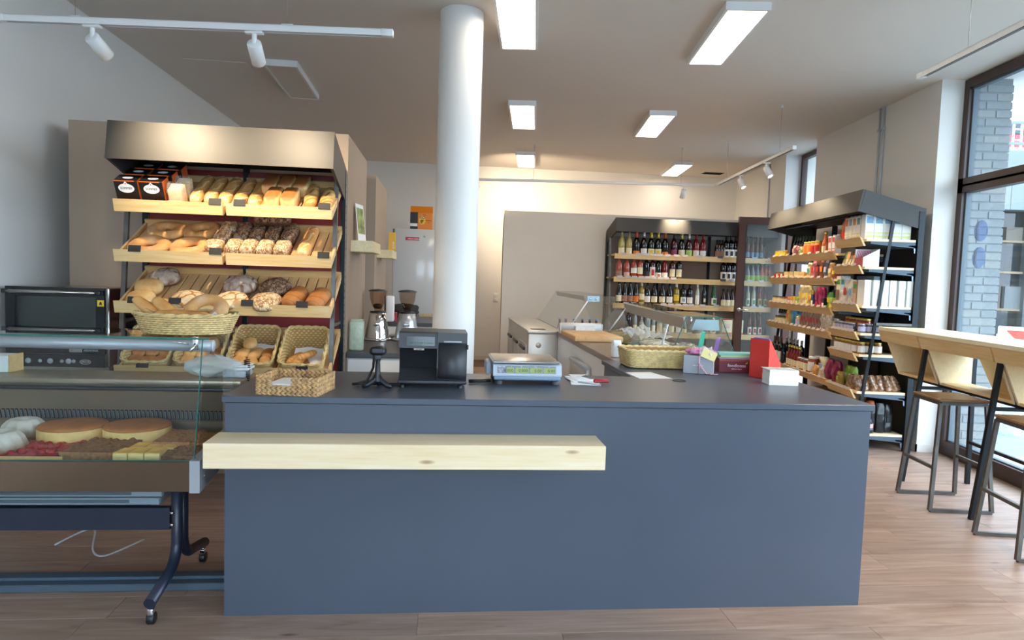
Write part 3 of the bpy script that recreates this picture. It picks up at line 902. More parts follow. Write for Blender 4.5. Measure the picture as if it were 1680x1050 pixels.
# boxes and toast packs on the top tray
LOGORED = pm('logo_red', '#c0392b', 0.5)
def tea_box(x, s, lift, lab):
    t = thing('snack_box', lab, 'box', on_tray(1, x + 0.03, s + 0.045, lift), tilt(0), 'black and orange snack boxes')
    t.scale = (1.06, 1.0, 1.25)
    BK, OR = pm('box_black', '#171312', 0.4), pm('box_orange', '#d8672a', 0.45)
    MB().rbox(-0.066, -0.05, 0, 0.066, 0.05, 0.125, 0.002, 1).build('carton', BK, t)
    MB().box(0.066, -0.049, 0.002, 0.0668, 0.049, 0.124).build('orange_side', OR, t)
    MB().box(-0.0655, -0.051, 0.120, 0.05, -0.0502, 0.1255).build('orange_band', OR, t)
    mb = MB(); n = 20
    mb.add([(0.045 * math.cos(2 * pi * k / n), -0.0512, 0.085 + 0.024 * math.sin(2 * pi * k / n)) for k in range(n)], [list(range(n))]); mb.build('logo_oval', PAPER, t)
    mb = MB(); mb.add([(-0.012, -0.0514, 0.108), (0.012, -0.0514, 0.108), (0, -0.0514, 0.122)], [(0, 1, 2)]); mb.build('logo_peak', PAPER, t)
    MB().box(-0.004, -0.0518, 0.106, 0.004, -0.0516, 0.112).build('logo_dot', LOGORED, t)
    text('SOMMER', 0.017, BK, t, (0, -0.0516, 0.085), (RAD(90), 0, 0))
    strokes((9, 6), 0.009, OR, t, (0, -0.0516, 0.026), (RAD(90), 0, 0))
    mb = MB(); n = 16
    mb.add([(0.03 * math.cos(2 * pi * k / n), 0.018 * math.sin(2 * pi * k / n), 0.1256) for k in range(n)], [list(range(n))]); mb.build('lid_logo', PAPER, t)
    MB().box(-0.06, -0.0512, 0.004, -0.035, -0.0504, 0.018).build('green_seal', pm('seal_green', '#8fb52b', 0.5), t)
tea_box(0.045, 0.06, 0, 'black snack box with orange side, front row at the oven end')
tea_box(0.195, 0.06, 0, 'black snack box with orange side, front row beside the toast packs')
tea_box(0.065, 0.175, 0, 'black snack box in the middle row at the oven end')
tea_box(0.215, 0.175, 0, 'black snack box in the middle row beside the toast packs')
tea_box(0.085, 0.29, 0, 'black snack box in the rear row at the oven end')
tea_box(0.235, 0.29, 0, 'black snack box in the rear row beside the toast packs')
FILM = pane('clear_film', (0.93, 0.93, 0.93), 1.35, 0.15, 0.12, (0.95, 0.95, 0.95))
FILMM = pane('milky_film', (0.9, 0.92, 0.93), 1.35, 0.25, 0.45, (0.93, 0.94, 0.95))
def pillow_bag(w, d, h, seed=0, n=14, crump=0.12):
    """closed crumpled bag standing on z = 0, w along x"""
    mb = MB()
    def f(a, b):
        th = 2 * pi * a; z = h * b
        k = (1 - (abs(b - 0.42) / 0.62) ** 2.6)
        k = max(0.0, k) ** 0.5
        kx = 0.72 + 0.28 * k
        ky = k if b > 0.5 else 0.55 + 0.45 * k
        nn = noise.noise(Vector((math.cos(th) * 1.6, math.sin(th) * 1.6, b * 4 + seed)))
        x = w / 2 * sp(math.cos(th), 0.6) * kx * (1 + crump * nn)
        y = d / 2 * sp(math.sin(th), 0.7) * ky * (1 + crump * 1.5 * nn)
        return (x, y, z)
    mb.grid(f, n * 2, n, True, False)
    nb = n
    b0 = 0
    mb.f.append(tuple(i * nb for i in range(n * 2))[::-1]); mb.mi.append(0); mb.sm.append(False)
    return mb
for i, (x, s) in enumerate(((0.355, 0.095), (0.365, 0.20))):
    t = thing('toast_pack', ('clear pack of sliced toast with white tag, front of the pair' if i == 0 else 'clear pack of sliced toast, behind the tagged pack'), 'toast', on_tray(1, x, s), tilt(0), 'toast packs on the top tray')
    for k in range(5):
        MB().rbox(-0.042 + 0.002 * k, -0.03 + k * 0.013, 0.004, 0.042 + 0.002 * k, -0.02 + k * 0.013, 0.09 + 0.004 * k, 0.004).build('toast_slice', pm('toast_crumb', '#e8cf9c', 0.8, var=0.15, vs=40), t)
    pillow_bag(0.105, 0.09, 0.125, i).build('clear_bag', FILM, t)
    t.scale = (1.0, 1.0, 1.15)
    if i == 0: MB().box(-0.04, -0.052, 0.0, 0.04, -0.05, 0.036).build('paper_label', PAPER, t)
# second tray
for i, (x, s, sc) in enumerate(((0.205, 0.35, 1), (0.43, 0.365, 1.0))):
    lay(ringbread('ring_bread', 0.086, 0.042, i, 0.92), 2, x, s, i, f'large pale ring loaf in the rear row, {ORD[i]} from the oven end', 'bread', 'ring loaves on the second tray', 'ring_loaf')
for i, (x, s) in enumerate(((0.175, 0.12), (0.425, 0.125))):
    lay(ringbread('ring_bread', 0.090, 0.042, i + 2, 0.9), 2, x, s, i, f'large pale ring loaf in the front row, {ORD[i]} from the oven end', 'bread', 'ring loaves on the second tray', 'ring_loaf')
WL = loaf('floury_loaf', 0.13, 0.115, 0.085, 'plain', 9, 0.4, 0.6, mat=CRK_LIGHT)
for i, (x, s) in enumerate(((0.575, 0.12), (0.585, 0.26), (0.595, 0.40))):
    lay(WL, 2, x, s, A90, f'floury white loaf beside the ring loaves, {ORD[i]} row from the front', 'bread', 'floury loaves on the second tray', 'floury_loaf')
DKR = loaf('rye_tin_loaf', 0.235, 0.096, 0.098, 'plain', 11, 0.35, 0.6, mat=CRK_DARK)
LTR = loaf('rye_tin_loaf', 0.16, 0.097, 0.095, 'plain', 12, 0.35, 0.6, mat=CRK_LIGHT)
for i, x in enumerate((0.70, 0.797, 0.897, 1.003)):
    lay(LTR, 2, x, 0.115, A90, f'cracked floury rye loaf in the front row, {ORD[i]} from the white loaves', 'bread', 'cracked rye loaves on the second tray', 'rye_loaf')
    lay(DKR, 2, x + 0.008, 0.335, A90, f'cracked dark rye loaf in the rear row, {ORD[i]} from the white loaves', 'bread', 'cracked rye loaves on the second tray', 'rye_loaf')
lay(DKR, 2, 0.90, 0.36, 0, 'cracked dark rye loaf lying across on top of the rear rye loaves', 'bread', None, 'rye_loaf', 0.102)
lay(BAG, 2, 1.14, 0.26, RAD(88), 'single long white loaf beside the cracked rye loaves', 'bread', None, 'baguette')
# third tray
lay(loaf('round_roll', 0.19, 0.18, 0.12, 'brown', 21, 0.8, 0.9, mat=CRK_BIG), 3, 0.20, 0.33, 0.4, 'dusted brown round loaf at the back oven corner of the third tray', 'bread', None, 'round_loaf', 0, None)
lay(loaf('round_roll', 0.17, 0.15, 0.11, 'plain', 22, 0.75, 0.9, mat=CRUSTR), 3, 0.145, 0.20, 0.2, 'rough pale crusty loaf in the middle at the oven end', 'bread', None, 'crusty_loaf')
lay(loaf('round_roll', 0.17, 0.15, 0.10, 'plain', 23, 0.75, 0.9, mat=CRUSTR), 3, 0.145, 0.06, 0.1, 'golden crusty loaf at the front oven corner of the third tray', 'bread', None, 'crusty_loaf')
B1 = loaf('boule', 0.21, 0.19, 0.095, 'plain', 24, 0.85, 0.95, mat=CRK_GOLD)
B2 = loaf('boule', 0.22, 0.20, 0.125, 'plain', 25, 0.85, 0.95, mat=CRK_BIG)
lay(B1, 3, 0.43, 0.07, 0, 'floury flat boule alone at the front of the third tray', 'bread', None, 'boule')
lay(B1, 3, 0.695, 0.07, 0.6, 'golden floury boule in front of the large grey boule', 'bread', None, 'boule')
lay(B2, 3, 0.71, 0.25, 0.3, 'large grey floured boule with one deep crack', 'bread', None, 'boule')
lay(loaf('boule', 0.21, 0.19, 0.115, 'plain', 26, 0.85, 0.95, mat=CRK_DARK), 3, 0.935, 0.24, 0.9, 'brown boule with a network of floury cracks', 'bread', None, 'boule')
lay(loaf('boule', 0.21, 0.19, 0.09, 'plain', 27, 0.85, 0.95, mat=CRK_LIGHT), 3, 0.91, 0.07, 1.3, 'pale boule with fine cracks in front of the brown boule', 'bread', None, 'boule')
DKS = loaf('brown_loaf', 0.22, 0.13, 0.10, 'dark', 28, 0.6, 0.9)
lay(DKS, 3, 1.085, 0.13, RAD(75), 'dark ribbed brown loaf beside the pale boule', 'bread', None, 'brown_loaf')
lay(DKS, 3, 1.235, 0.12, RAD(78), 'dark ribbed brown loaf at the column end of the third tray', 'bread', None, 'brown_loaf')
# baskets with rolls on the lowest tray
ROLLS = [loaf('roll', 0.105, 0.085, 0.062, 'brown', 31, 0.8, 0.9, 22, 16), loaf('roll', 0.10, 0.09, 0.065, 'plain', 32, 0.8, 0.9, 22, 16, mat=CRUSTR), loaf('roll', 0.12, 0.075, 0.06, 'plain', 33, 0.75, 0.9, 22, 16)]
CROI = loaf('croissant', 0.15, 0.055, 0.05, 'croissant', 34, 0.8, 1.0, 30, 16)
def bk_pos(bx, x, y, z):
    return on_tray(4, bx + x, 0.175 + y, z)
BKN = ('brown rolls', 'mixed crusty rolls', 'pale and seeded rolls', 'croissants')
for i, bx in enumerate((0.18, 0.50, 0.825, 1.145)):
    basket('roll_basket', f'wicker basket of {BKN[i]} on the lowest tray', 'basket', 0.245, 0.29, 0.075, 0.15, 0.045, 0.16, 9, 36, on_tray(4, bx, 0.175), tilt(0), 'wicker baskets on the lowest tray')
rr = random.Random(4)
spots = [(-0.08, -0.085, 0), (0.0, -0.09, 0), (0.08, -0.085, 0), (-0.075, -0.01, 0.01), (0.005, -0.005, 0.012), (0.085, 0.0, 0.008), (-0.04, 0.05, 0.055), (0.05, 0.055, 0.05)]
for i, bx in enumerate((0.18, 0.50, 0.825)):
    for k, (x, y, z) in enumerate(spots[:8 if i < 2 else 7]):
        me = ROLLS[0] if i == 0 else (ROLLS[(k + 1) % 3] if i == 1 else ROLLS[(1, 2, 2, 1, 2, 0, 1)[k]])
        nm = ('brown', 'crusty', 'pale')[i]
        tag(place('bread_roll', me, None, bk_pos(bx, x, y, 0.010 + z), tilt(rr.uniform(0.6, 2.2))), f'{nm} roll in the {ORD[i]} basket, {("front" if y < -0.05 else "middle" if y < 0.03 else "upper")} row, {ORD[k % 3 if y < 0.03 else k - 6]} from the oven end', 'bread roll', f'rolls in the {ORD[i]} basket')
for k, (x, y, a) in enumerate(((-0.06, -0.03, 1.0), (-0.025, -0.055, 1.2), (0.015, -0.02, 0.7), (-0.05, -0.085, 1.4))):
    tag(place('croissant', CROI, None, bk_pos(1.145, x, y, 0.012 + 0.02 * (k == 2)), tilt(a)), f'small golden croissant, {ORD[k]} of the four in the basket', 'croissant', 'croissants in the last basket')
tag(MB().grid(lambda a, b: (-0.10 + 0.21 * a, -0.07 + 0.17 * b, 0.009 + 0.05 * max(0, b - 0.55) + 0.006 * math.sin(9 * a + 4 * b)), 12, 12).build('paper_liner', PAPER, None, bk_pos(1.145, 0.02, 0.0, 0), tilt(0)), 'white paper liner inside the croissant basket', 'paper')
tag(MB().grid(lambda a, b: (-0.10 + 0.21 * a, -0.07 + 0.17 * b, 0.009 + 0.07 * max(0, b - 0.5) + 0.006 * math.sin(9 * a + 4 * b)), 12, 12).build('paper_liner', PAPER, None, bk_pos(0.825, 0.02, 0.01, 0), tilt(0)), 'white paper liner inside the basket of pale rolls', 'paper')
# ------------------------------------------------------------------ glass cake case on castors
NAVY = pm('navy_painted_tube', '#232a3a', 0.35)
BLUEGREY = pm('blue_grey_strip', '#4a5a68', 0.5)
CG = C(-0.1, 0.0)          # right front corner of the case
def cake_case():
    t = thing('cake_display_case', 'low glass cake case on castors at the end of the counter', 'display case', CG, TH)
    W = 1.62
    # front fascia, end plate, deck
    MB().rbox(-W, -0.004, 0.545, -0.042, 0.012, 0.672, 0.002, 1).build('front_fascia', pm('floor_reflection_steel', '#7a6654', 0.25, 0.75), t)  # brown of the reflected floor is put into the steel colour
    MB().prism([(-0.006, 0.54), (0.78, 0.62), (0.78, 0.74), (-0.006, 0.678)], -0.042, 0.0, 'x').build('end_plate', ALU, t)
    MB().lathe([(0, 0), (0.007, 0), (0.007, 0.003), (0, 0.003)], 10).build('bolt', CHROME, t, (0.0, 0.05, 0.60), (0, RAD(90), 0))
    MB().box(-W, 0.012, 0.548, -0.042, 0.78, 0.64).build('deck', STEELD, t)
    MB().box(-W, 0.012, 0.655, -0.042, 0.016, 0.675).build('front_lip', EDGEG, t)
    # rear wall with air slots
    MB().prism([(0.66, 0.64), (0.66, 0.70), (0.60, 0.90), (0.78, 0.90), (0.78, 0.64)], -W, -0.042, 'x').build('rear_wall', STEELD, t)
    slot = MB().box(0, -0.004, 0, 0.0065, 0.004, 0.042).mesh('air_slot', pm('slot_blue', '#8fa6b3', 0.3, 0.6))
    slotd = MB().box(-0.0025, -0.003, -0.004, 0.009, 0.005, 0.046).mesh('slot_recess', BLACKP)
    n = 74
    for k in range(n):
        x = -0.06 - k * 0.0208
        r = place('air_slot', slotd, t, (x, 0.6545, 0.715), (RAD(16.7), 0, 0))
        place('slot_insert', slot, r, (0, -0.0015, 0))
    MB().rbox(-W, 0.585, 0.866, -0.042, 0.60, 0.885, 0.003).build('door_rail', BLACKP, t)
    MB().rbox(-W, 0.575, 0.90, 0.0, 0.86, 0.925, 0.003).build('rear_ledge', STEELD, t)
    # glass: top shelf, sloping front, end pane, rear sliding panes
    zt = 1.18
    MB().box(-W, 0.10, zt, 0.0, 0.47, zt + 0.008).build('top_glass', GLASSG, t)
    MB().box(-W, 0.0985, zt, 0.001, 0.1005, zt + 0.008).build('top_glass_edge', EDGEG, t)
    MB().hexa([(-W, 0.016, 0.668), (-0.03, 0.016, 0.668), (-0.03, 0.022, 0.668), (-W, 0.022, 0.668),
               (-W, 0.112, zt - 0.002), (-0.03, 0.112, zt - 0.002), (-0.03, 0.118, zt - 0.002), (-W, 0.118, zt - 0.002)]).build('front_glass', GLASSG, t)
    MB().hexa([(-0.032, 0.014, 0.668), (-0.029, 0.014, 0.668), (-0.029, 0.023, 0.668), (-0.032, 0.023, 0.668),
               (-0.032, 0.110, zt - 0.002), (-0.029, 0.110, zt - 0.002), (-0.029, 0.119, zt - 0.002), (-0.032, 0.119, zt - 0.002)]).build('front_glass_edge', EDGEG, t)
    MB().prism([(0.03, 0.68), (0.125, zt - 0.01), (0.46, zt - 0.01), (0.66, 0.72)], -0.026, -0.020, 'x').build('end_glass', GLASSG, t)
    for k in range(2):
        MB().hexa([(-W + k * 0.8, 0.59 + k * 0.008, 0.88), (-0.05 - (1 - k) * 0.75, 0.59 + k * 0.008, 0.88), (-0.05 - (1 - k) * 0.75, 0.595 + k * 0.008, 0.88), (-W + k * 0.8, 0.595 + k * 0.008, 0.88),
                   (-W + k * 0.8, 0.44 + k * 0.008, zt - 0.03), (-0.05 - (1 - k) * 0.75, 0.44 + k * 0.008, zt - 0.03), (-0.05 - (1 - k) * 0.75, 0.445 + k * 0.008, zt - 0.03), (-W + k * 0.8, 0.445 + k * 0.008, zt - 0.03)]).build('sliding_glass', GLASS, t)
    MB().tube([(-W, 0.165, zt - 0.032), (-0.004, 0.165, zt - 0.032)], 0.026, 20).build('lamp_tube', ALU, t)
    MB().lathe([(0, 0), (0.0262, 0), (0.0262, 0.004), (0, 0.004)], 20).build('tube_cap', LGREYP, t, (-0.004, 0.165, zt - 0.032), (0, RAD(90), 0))
    for x in (-0.06,):
        MB().rbox(x - 0.012, 0.108, zt - 0.045, x + 0.012, 0.13, zt + 0.012, 0.004).build('glass_clamp', CHROME, t)
        MB().tube([(x, 0.11, zt - 0.02), (x - 0.012, 0.09, zt - 0.05)], 0.006, 8).build('clamp_screw', CHROME, t)
        MB().tube([(x - 0.03, 0.12, zt - 0.02), (x - 0.09, 0.1, zt - 0.01)], 0.003, 6).build('clamp_stay', CHROME, t)
    # base frame
    for x in (-0.175, -W + 0.15):
        for s in (0, 1):
            pts = [(x, 0.255 + (0.035 if s else -0.035), 0.56), (x, 0.255 + (0.035 if s else -0.035), 0.25)]
            sg = 1 if s else -1
            for k in range(1, 9):
                a = k / 8 * RAD(62)
                pts.append((x, 0.255 + sg * (0.035 + 0.14 * (1 - math.cos(a))), 0.25 - 0.14 * math.sin(a) * 0.9))
            e = pts[-1]
            pts.append((x, e[1] + sg * 0.22, 0.095 - (0.0 if s else 0.0)))
            lg = MB().tube(pts, 0.024, 16).build('leg', NAVY, t)
            c = pts[-1]; cy = c[1] - sg * 0.02
            cs = MB().rbox(x - 0.012, cy - 0.018, 0.03, x + 0.012, cy + 0.018, 0.07, 0.004).lathe([(0.009, 0.06), (0.009, 0.085)], 10, (x, cy, 0)).build('castor_fork', CHROME, lg)
            MB().lathe([(0, -0.014), (0.024, -0.014), (0.026, -0.010), (0.026, 0.010), (0.024, 0.014), (0, 0.014)], 20).build('castor_wheel', BLACKP, lg, (x, cy, 0.026), (0, RAD(90), 0))
    MB().box(-W + 0.15, 0.20, 0.305, -0.20, 0.235, 0.405).build('cross_beam', NAVY, t)
    for z in (0.33, 0.385):
        MB().lathe([(0, 0), (0.009, 0), (0.009, 0.006), (0, 0.008)], 10).build('bolt', CHROME, t, (-0.187, 0.195, z), (RAD(90), 0, 0))
    MB().box(-W + 0.15, 0.24, 0.40, -0.30, 0.70, 0.415).build('lower_shelf', NAVY, t)
cake_case()
def tray_crate(x0, z, lab):
    t = thing('tray_crate', lab, 'tray', CG + UC * x0 + VC * 0.205 + Vector((0, 0, z)), TH, 'grey trays under the cake case')
    G = pm('grey_tray_plastic', '#7f8f97', 0.5)
    m = MB(); w, d, h = 0.86, 0.46, 0.034
    m.rbox(-w, 0, 0, 0, 0.014, h, 0.004, 1); m.rbox(-w, d - 0.014, 0, 0, d, h, 0.004, 1)
    m.rbox(-0.014, 0.014, 0, 0, d - 0.014, h, 0.004, 1); m.rbox(-w, 0.014, 0, -w + 0.014, d - 0.014, h, 0.004, 1)
    m.box(-w + 0.014, 0.014, 0, -0.014, d - 0.014, 0.006)
    m.build('crate_body', G, t)
    MB().rbox(-0.78, -0.003, 0.010, -0.13, 0.001, 0.024, 0.0015, 1).build('grip_slot', pm('slot_shade', '#4d5a60', 0.6), t)
    MB().rbox(-w - 0.004, -0.004, h - 0.006, 0.004, 0.016, h, 0.002, 1).build('rim', G, t)
tray_crate(-0.245, 0.417, 'flat grey plastic tray under the cake case, lowest of three')
tray_crate(-0.235, 0.453, 'flat grey plastic tray under the cake case, middle of three')
tray_crate(-0.225, 0.489, 'flat grey plastic tray under the cake case, topmost of three')
# floor duct and cable
t = thing('floor_duct', 'flat blue-grey cable duct lying on the floor under the cake case', 'cable duct', C(-1.8, 0.24), TH)
MB().rbox(0, 0, 0, 1.79, 0.14, 0.035, 0.004, 1).build('cover', BLUEGREY, t)
MB().rbox(0, 0.045, 0.035, 1.79, 0.10, 0.05, 0.003, 1).build('ridge', BLUEGREY, t)
tag(MB().tube([C(-1.1 + 0.02 * k, 0.78 + 0.16 * math.sin(k * 0.32) , 0.006 + 0.03 * max(0, math.sin(k * 0.2))) for k in range(22)], 0.005, 6).build('floor_cable', LGREYP), 'grey cable looping over the floor under the cake case', 'cable')

# cakes on the deck (z = 0.64 at the deck)
DK = 0.641
def cat_(u, v): return C(u, v, DK)
CAKEB = pm('cake_brown_top', '#b06f35', 0.6, var=0.2, vs=18)
CAKEY = pm('cake_yellow_side', '#e6c27a', 0.7, var=0.12, vs=25, bm=0.2, bs=80)
for u, v, lab in ((-0.835, 0.455, 'round baked cheesecake with brown top behind the cherry cake'), (-0.545, 0.46, 'round baked cheesecake with brown top behind the crumble slab')):
    t = thing('cheesecake', lab, 'cake', cat_(u, v), TH, 'round cheesecakes')
    r, h = 0.148, 0.088
    MB().lathe([(0, 0), (r * 0.99, 0), (r, 0.006), (r, h - 0.016), (r - 0.003, h - 0.012)], 48).build('cake_body', CAKEY, t)
    MB().lathe([(r - 0.003, h - 0.012), (r + 0.001, h - 0.008), (r - 0.006, h + 0.001), (r * 0.8, h + 0.004), (0, h + 0.002)], 48).build('browned_top', CAKEB, t)
def gugel(u, v, lab):
    t = thing('bundt_cake', lab, 'cake', cat_(u, v), TH, 'sugared bundt cakes')
    mb = MB(); nu, nv = 60, 16
    prof = [(0.03, 0.012), (0.05, 0.0), (0.092, 0.0), (0.098, 0.02), (0.094, 0.05), (0.08, 0.085), (0.062, 0.105), (0.045, 0.11), (0.03, 0.10), (0.022, 0.075), (0.02, 0.03)]
    vs = []
    for i in range(nu):
        a = 2 * pi * i / nu
        for (r, z) in prof:
            k = 1 + 0.055 * math.cos(a * 10 + z * 12) * (1 if r > 0.05 else 0.2)
            vs.append((r * k * math.cos(a), r * k * math.sin(a), z))
    m = len(prof)
    mb.add(vs, [(i * m + j, ((i + 1) % nu) * m + j, ((i + 1) % nu) * m + (j + 1) % m, i * m + (j + 1) % m) for i in range(nu) for j in range(m)], True)
    mt, nt, b = nodes('sugared_cake')
    tc = nt.nodes.new('ShaderNodeTexCoord'); sep = nt.nodes.new('ShaderNodeSeparateXYZ'); nt.links.new(tc.outputs['Generated'], sep.inputs[0])
    f = noise_tex(nt, coords(nt, 1), 28, 4)
    ad = nt.nodes.new('ShaderNodeMath'); ad.operation = 'MULTIPLY_ADD'; ad.inputs[1].default_value = 0.5
    nt.links.new(f, ad.inputs[0]); nt.links.new(sep.outputs['Z'], ad.inputs[2])
    nt.links.new(ramp(nt, ad.outputs[0], [(0.55, '#86684a'), (1.0, '#cfc8bc')]), b.inputs['Base Color']); b.inputs['Roughness'].default_value = 0.9
    mb.build('cake_ring', mt, t)
gugel(-1.005, 0.20, 'sugar-dusted bundt cake at the front of the case')
gugel(-1.06, 0.46, 'sugar-dusted bundt cake behind the other bundt cake')
def slab(u0, u1, v0, v1, h, mat, name, lab, seed, amp=0.008, cut=None, part='cake_slab', skew=0.0):
    t = thing(name, lab, 'cake', cat_(u0, v0), TH)
    n = 22; w, d = u1 - u0, v1 - v0
    def top(a, b):
        e = min(a, 1 - a, b, 1 - b)
        z = h + amp * noise.noise(Vector((a * 9, b * 9, seed))) + amp * 0.6 * noise.noise(Vector((a * 25, b * 25, seed)))
        return (w * a + skew * b, d * b, z if e > 0.001 else h - 0.004)
    mb = MB(); mb.grid(top, n, n)
    ring = [(i, 0) for i in range(n)] + [(n - 1, j) for j in range(1, n)] + [(i, n - 1) for i in range(n - 2, -1, -1)] + [(0, j) for j in range(n - 2, 0, -1)]
    top_i = [i * n + j for i, j in ring]
    bot = [(mb.v[k][0], mb.v[k][1], 0) for k in top_i]
    b0 = len(mb.v); mb.v += bot
    m = len(ring)
    for k in range(m):
        mb.f.append((top_i[k], b0 + k, b0 + (k + 1) % m, top_i[(k + 1) % m])[::-1]); mb.mi.append(1 if isinstance(mat, list) else 0); mb.sm.append(False)
    mb.build(part, mat, t)
    return t
CHERRY = pm('cherry_topping', '#a31d22', 0.12, var=0.5, vs=30)
NUTS = pm('nut_topping', '#8c6138', 0.7, var=0.45, vs=60, bm=0.8, bs=90)
NUTS2 = pm('seed_topping', '#a4713c', 0.75, var=0.4, vs=90, bm=0.8, bs=120)
t = slab(-0.965, -0.70, 0.095, 0.335, 0.03, [CHERRY, CAKEY], 'cherry_cake', 'red glazed cherry sheet cake at the front of the case', 2, 0.012)
rr = random.Random(11)
ch = loaf('cherry', 0.03, 0.028, 0.02, 'plain', 3, 0.9, 1, 10, 8, mat=CHERRY)
for k in range(26):
    place('cherry', ch, t, (rr.uniform(0.02, 0.245), rr.uniform(0.02, 0.22), 0.024), rr.uniform(0, 3))
slab(-0.715, -0.50, 0.10, 0.335, 0.048, NUTS, 'nut_crumble_slab', 'brown nut crumble sheet cake between cherry and cheese cake', 5, 0.016, skew=0.03)
slab(-0.40, -0.235, 0.26, 0.50, 0.055, NUTS2, 'seed_cake', 'brown seeded sheet cake at the end of the case, rear row', 7, 0.01)
slab(-0.295, -0.155, 0.095, 0.245, 0.035, NUTS, 'nut_slice', 'brown nut slice at the front end of the case', 8, 0.014)
slab(-0.25, -0.145, 0.27, 0.46, 0.05, NUTS2, 'nut_slice', 'brown seeded slice against the end glass of the case', 9, 0.012)
for i in range(2):
    for j in range(3):
        t = thing('cheese_slice', f'yellow cheesecake slice, {"front" if i == 0 else "rear"} row, {ORD[j]} from the crumble slab', 'cake', cat_(-0.505 + j * 0.068 + i * 0.03, 0.105 + i * 0.10), TH, 'yellow cheesecake slices')
        MB().rbox(0, 0, 0, 0.064, 0.094, 0.036, 0.003).build('filling', pm('cheese_filling', '#ead38c', 0.6, var=0.08, vs=20), t)
        MB().rbox(0.001, 0.001, 0.0362, 0.063, 0.093, 0.040, 0.001, 1).build('glaze', pm('cheese_glaze', '#e9b957', 0.35, var=0.3, vs=14), t)
# oval bread basket on top of the case
zt = 1.189
ob = C(-0.255, 0.285, zt)
OBR = TH + RAD(2)
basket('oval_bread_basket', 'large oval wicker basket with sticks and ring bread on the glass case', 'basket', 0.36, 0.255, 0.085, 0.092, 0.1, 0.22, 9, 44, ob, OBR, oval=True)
def obp(x, y, z): return ob + Matrix.Rotation(OBR, 3, 'Z') @ Vector((x, y, z))
STK = loaf('bread_stick', 0.23, 0.066, 0.056, 'brown', 41, 0.55, 0.95, 40, 18)
for k, (x, y, z, rz, lab) in enumerate(((-0.135, -0.045, 0.072, 0.35, 'golden bread stick leaning at the oven end of the oval basket'), (-0.055, -0.05, 0.070, 0.2, 'golden bread stick leaning toward the middle of the oval basket'))):
    M = Matrix.Rotation(OBR, 3, 'Z') @ Matrix.Rotation(rz - 0.5, 3, 'Z') @ Matrix.Rotation(RAD(36), 3, 'Y')
    tag(place('bread_stick', STK, None, obp(x, y, z), tuple(M.to_euler())), lab, 'bread')
M = Matrix.Rotation(OBR, 3, 'Z') @ Matrix.Rotation(RAD(52), 3, 'X') @ Matrix.Rotation(0.3, 3, 'Z')
tag(place('ring_bread', ringbread('ring_bread', 0.066, 0.032, 9, 0.85), None, obp(0.085, 0.0, 0.098), tuple(M.to_euler())), 'golden salted ring bread propped up in the oval basket', 'bread')
tag(place('bread_stick', STK, None, obp(0.0, -0.075, 0.062), (0, 0, OBR)), 'golden bread stick lying along the front rim of the oval basket', 'bread')
tag(MB().grid(lambda a, b: (-0.15 + 0.3 * a, -0.10 + 0.2 * b, 0.03 + 0.07 * ((2 * a - 1) ** 2 * 0.9 + (2 * b - 1) ** 2 * 0.4) + 0.012 * math.sin(11 * a + 7 * b)), 16, 14).build('paper_liner', PAPER, None, ob, OBR), 'white paper liner showing in the oval bread basket', 'paper')
# plastic bag on the ledge, coiled cord, white label printer
tag(MB().grid(lambda a, b: ((0.13 + 0.03 * noise.noise(Vector((a * 7, b * 5, 1)))) * math.sin(pi * b) * math.cos(2 * pi * a) * 1.15, (0.05 + 0.02 * noise.noise(Vector((a * 9, b * 6, 4)))) * math.sin(pi * b) * math.sin(2 * pi * a), 0.055 + (0.05 + 0.022 * noise.noise(Vector((a * 8, b * 8, 7)))) * -math.cos(pi * b) + 0.016 * noise.noise(Vector((a * 15, b * 13, 2)))), 36, 20, True, False).build('plastic_bag', FILMM, None, C(-0.27, 0.70, 0.926), TH), 'crumpled translucent plastic bag on the rear ledge of the cake case', 'plastic bag')
coil = [C(-0.105, 0.70, 0) + Vector((0.014 * math.cos(k * 0.75), 0.014 * math.sin(k * 0.75), 1.02 - k * 0.0012)) for k in range(240)]
tag(MB().tube(coil, 0.0032, 5).build('coiled_cord', BLACKP), 'black coiled cord hanging beside the cake case', 'cord')
t = thing('file_box', 'white file box with brown edge on the ledge beside the oven', 'box', C(-1.52, 0.72, 0.926), TH)
MB().rbox(0, 0, 0, 0.24, 0.12, 0.085, 0.003, 1).build('box_body', PAPER, t)
MB().box(0.2405, 0.0, 0.0, 0.2445, 0.12, 0.09).build('brown_edge', PINEX, t)
t = thing('label_printer', 'small white label printer with stacked lids behind the cake case end', 'printer', C(-0.19, 0.67, 0.926), TH)
MB().rbox(-0.03, 0, 0.0, 0.085, 0.14, 0.036, 0.006).build('housing', LGREYP, t)
MB().rbox(-0.01, 0.0, 0.038, 0.10, 0.13, 0.052, 0.005).build('upper_lid', WHITEP, t)
MB().rbox(0.0, 0.0, 0.054, 0.095, 0.12, 0.066, 0.005).build('paper_cover', WHITEP, t)

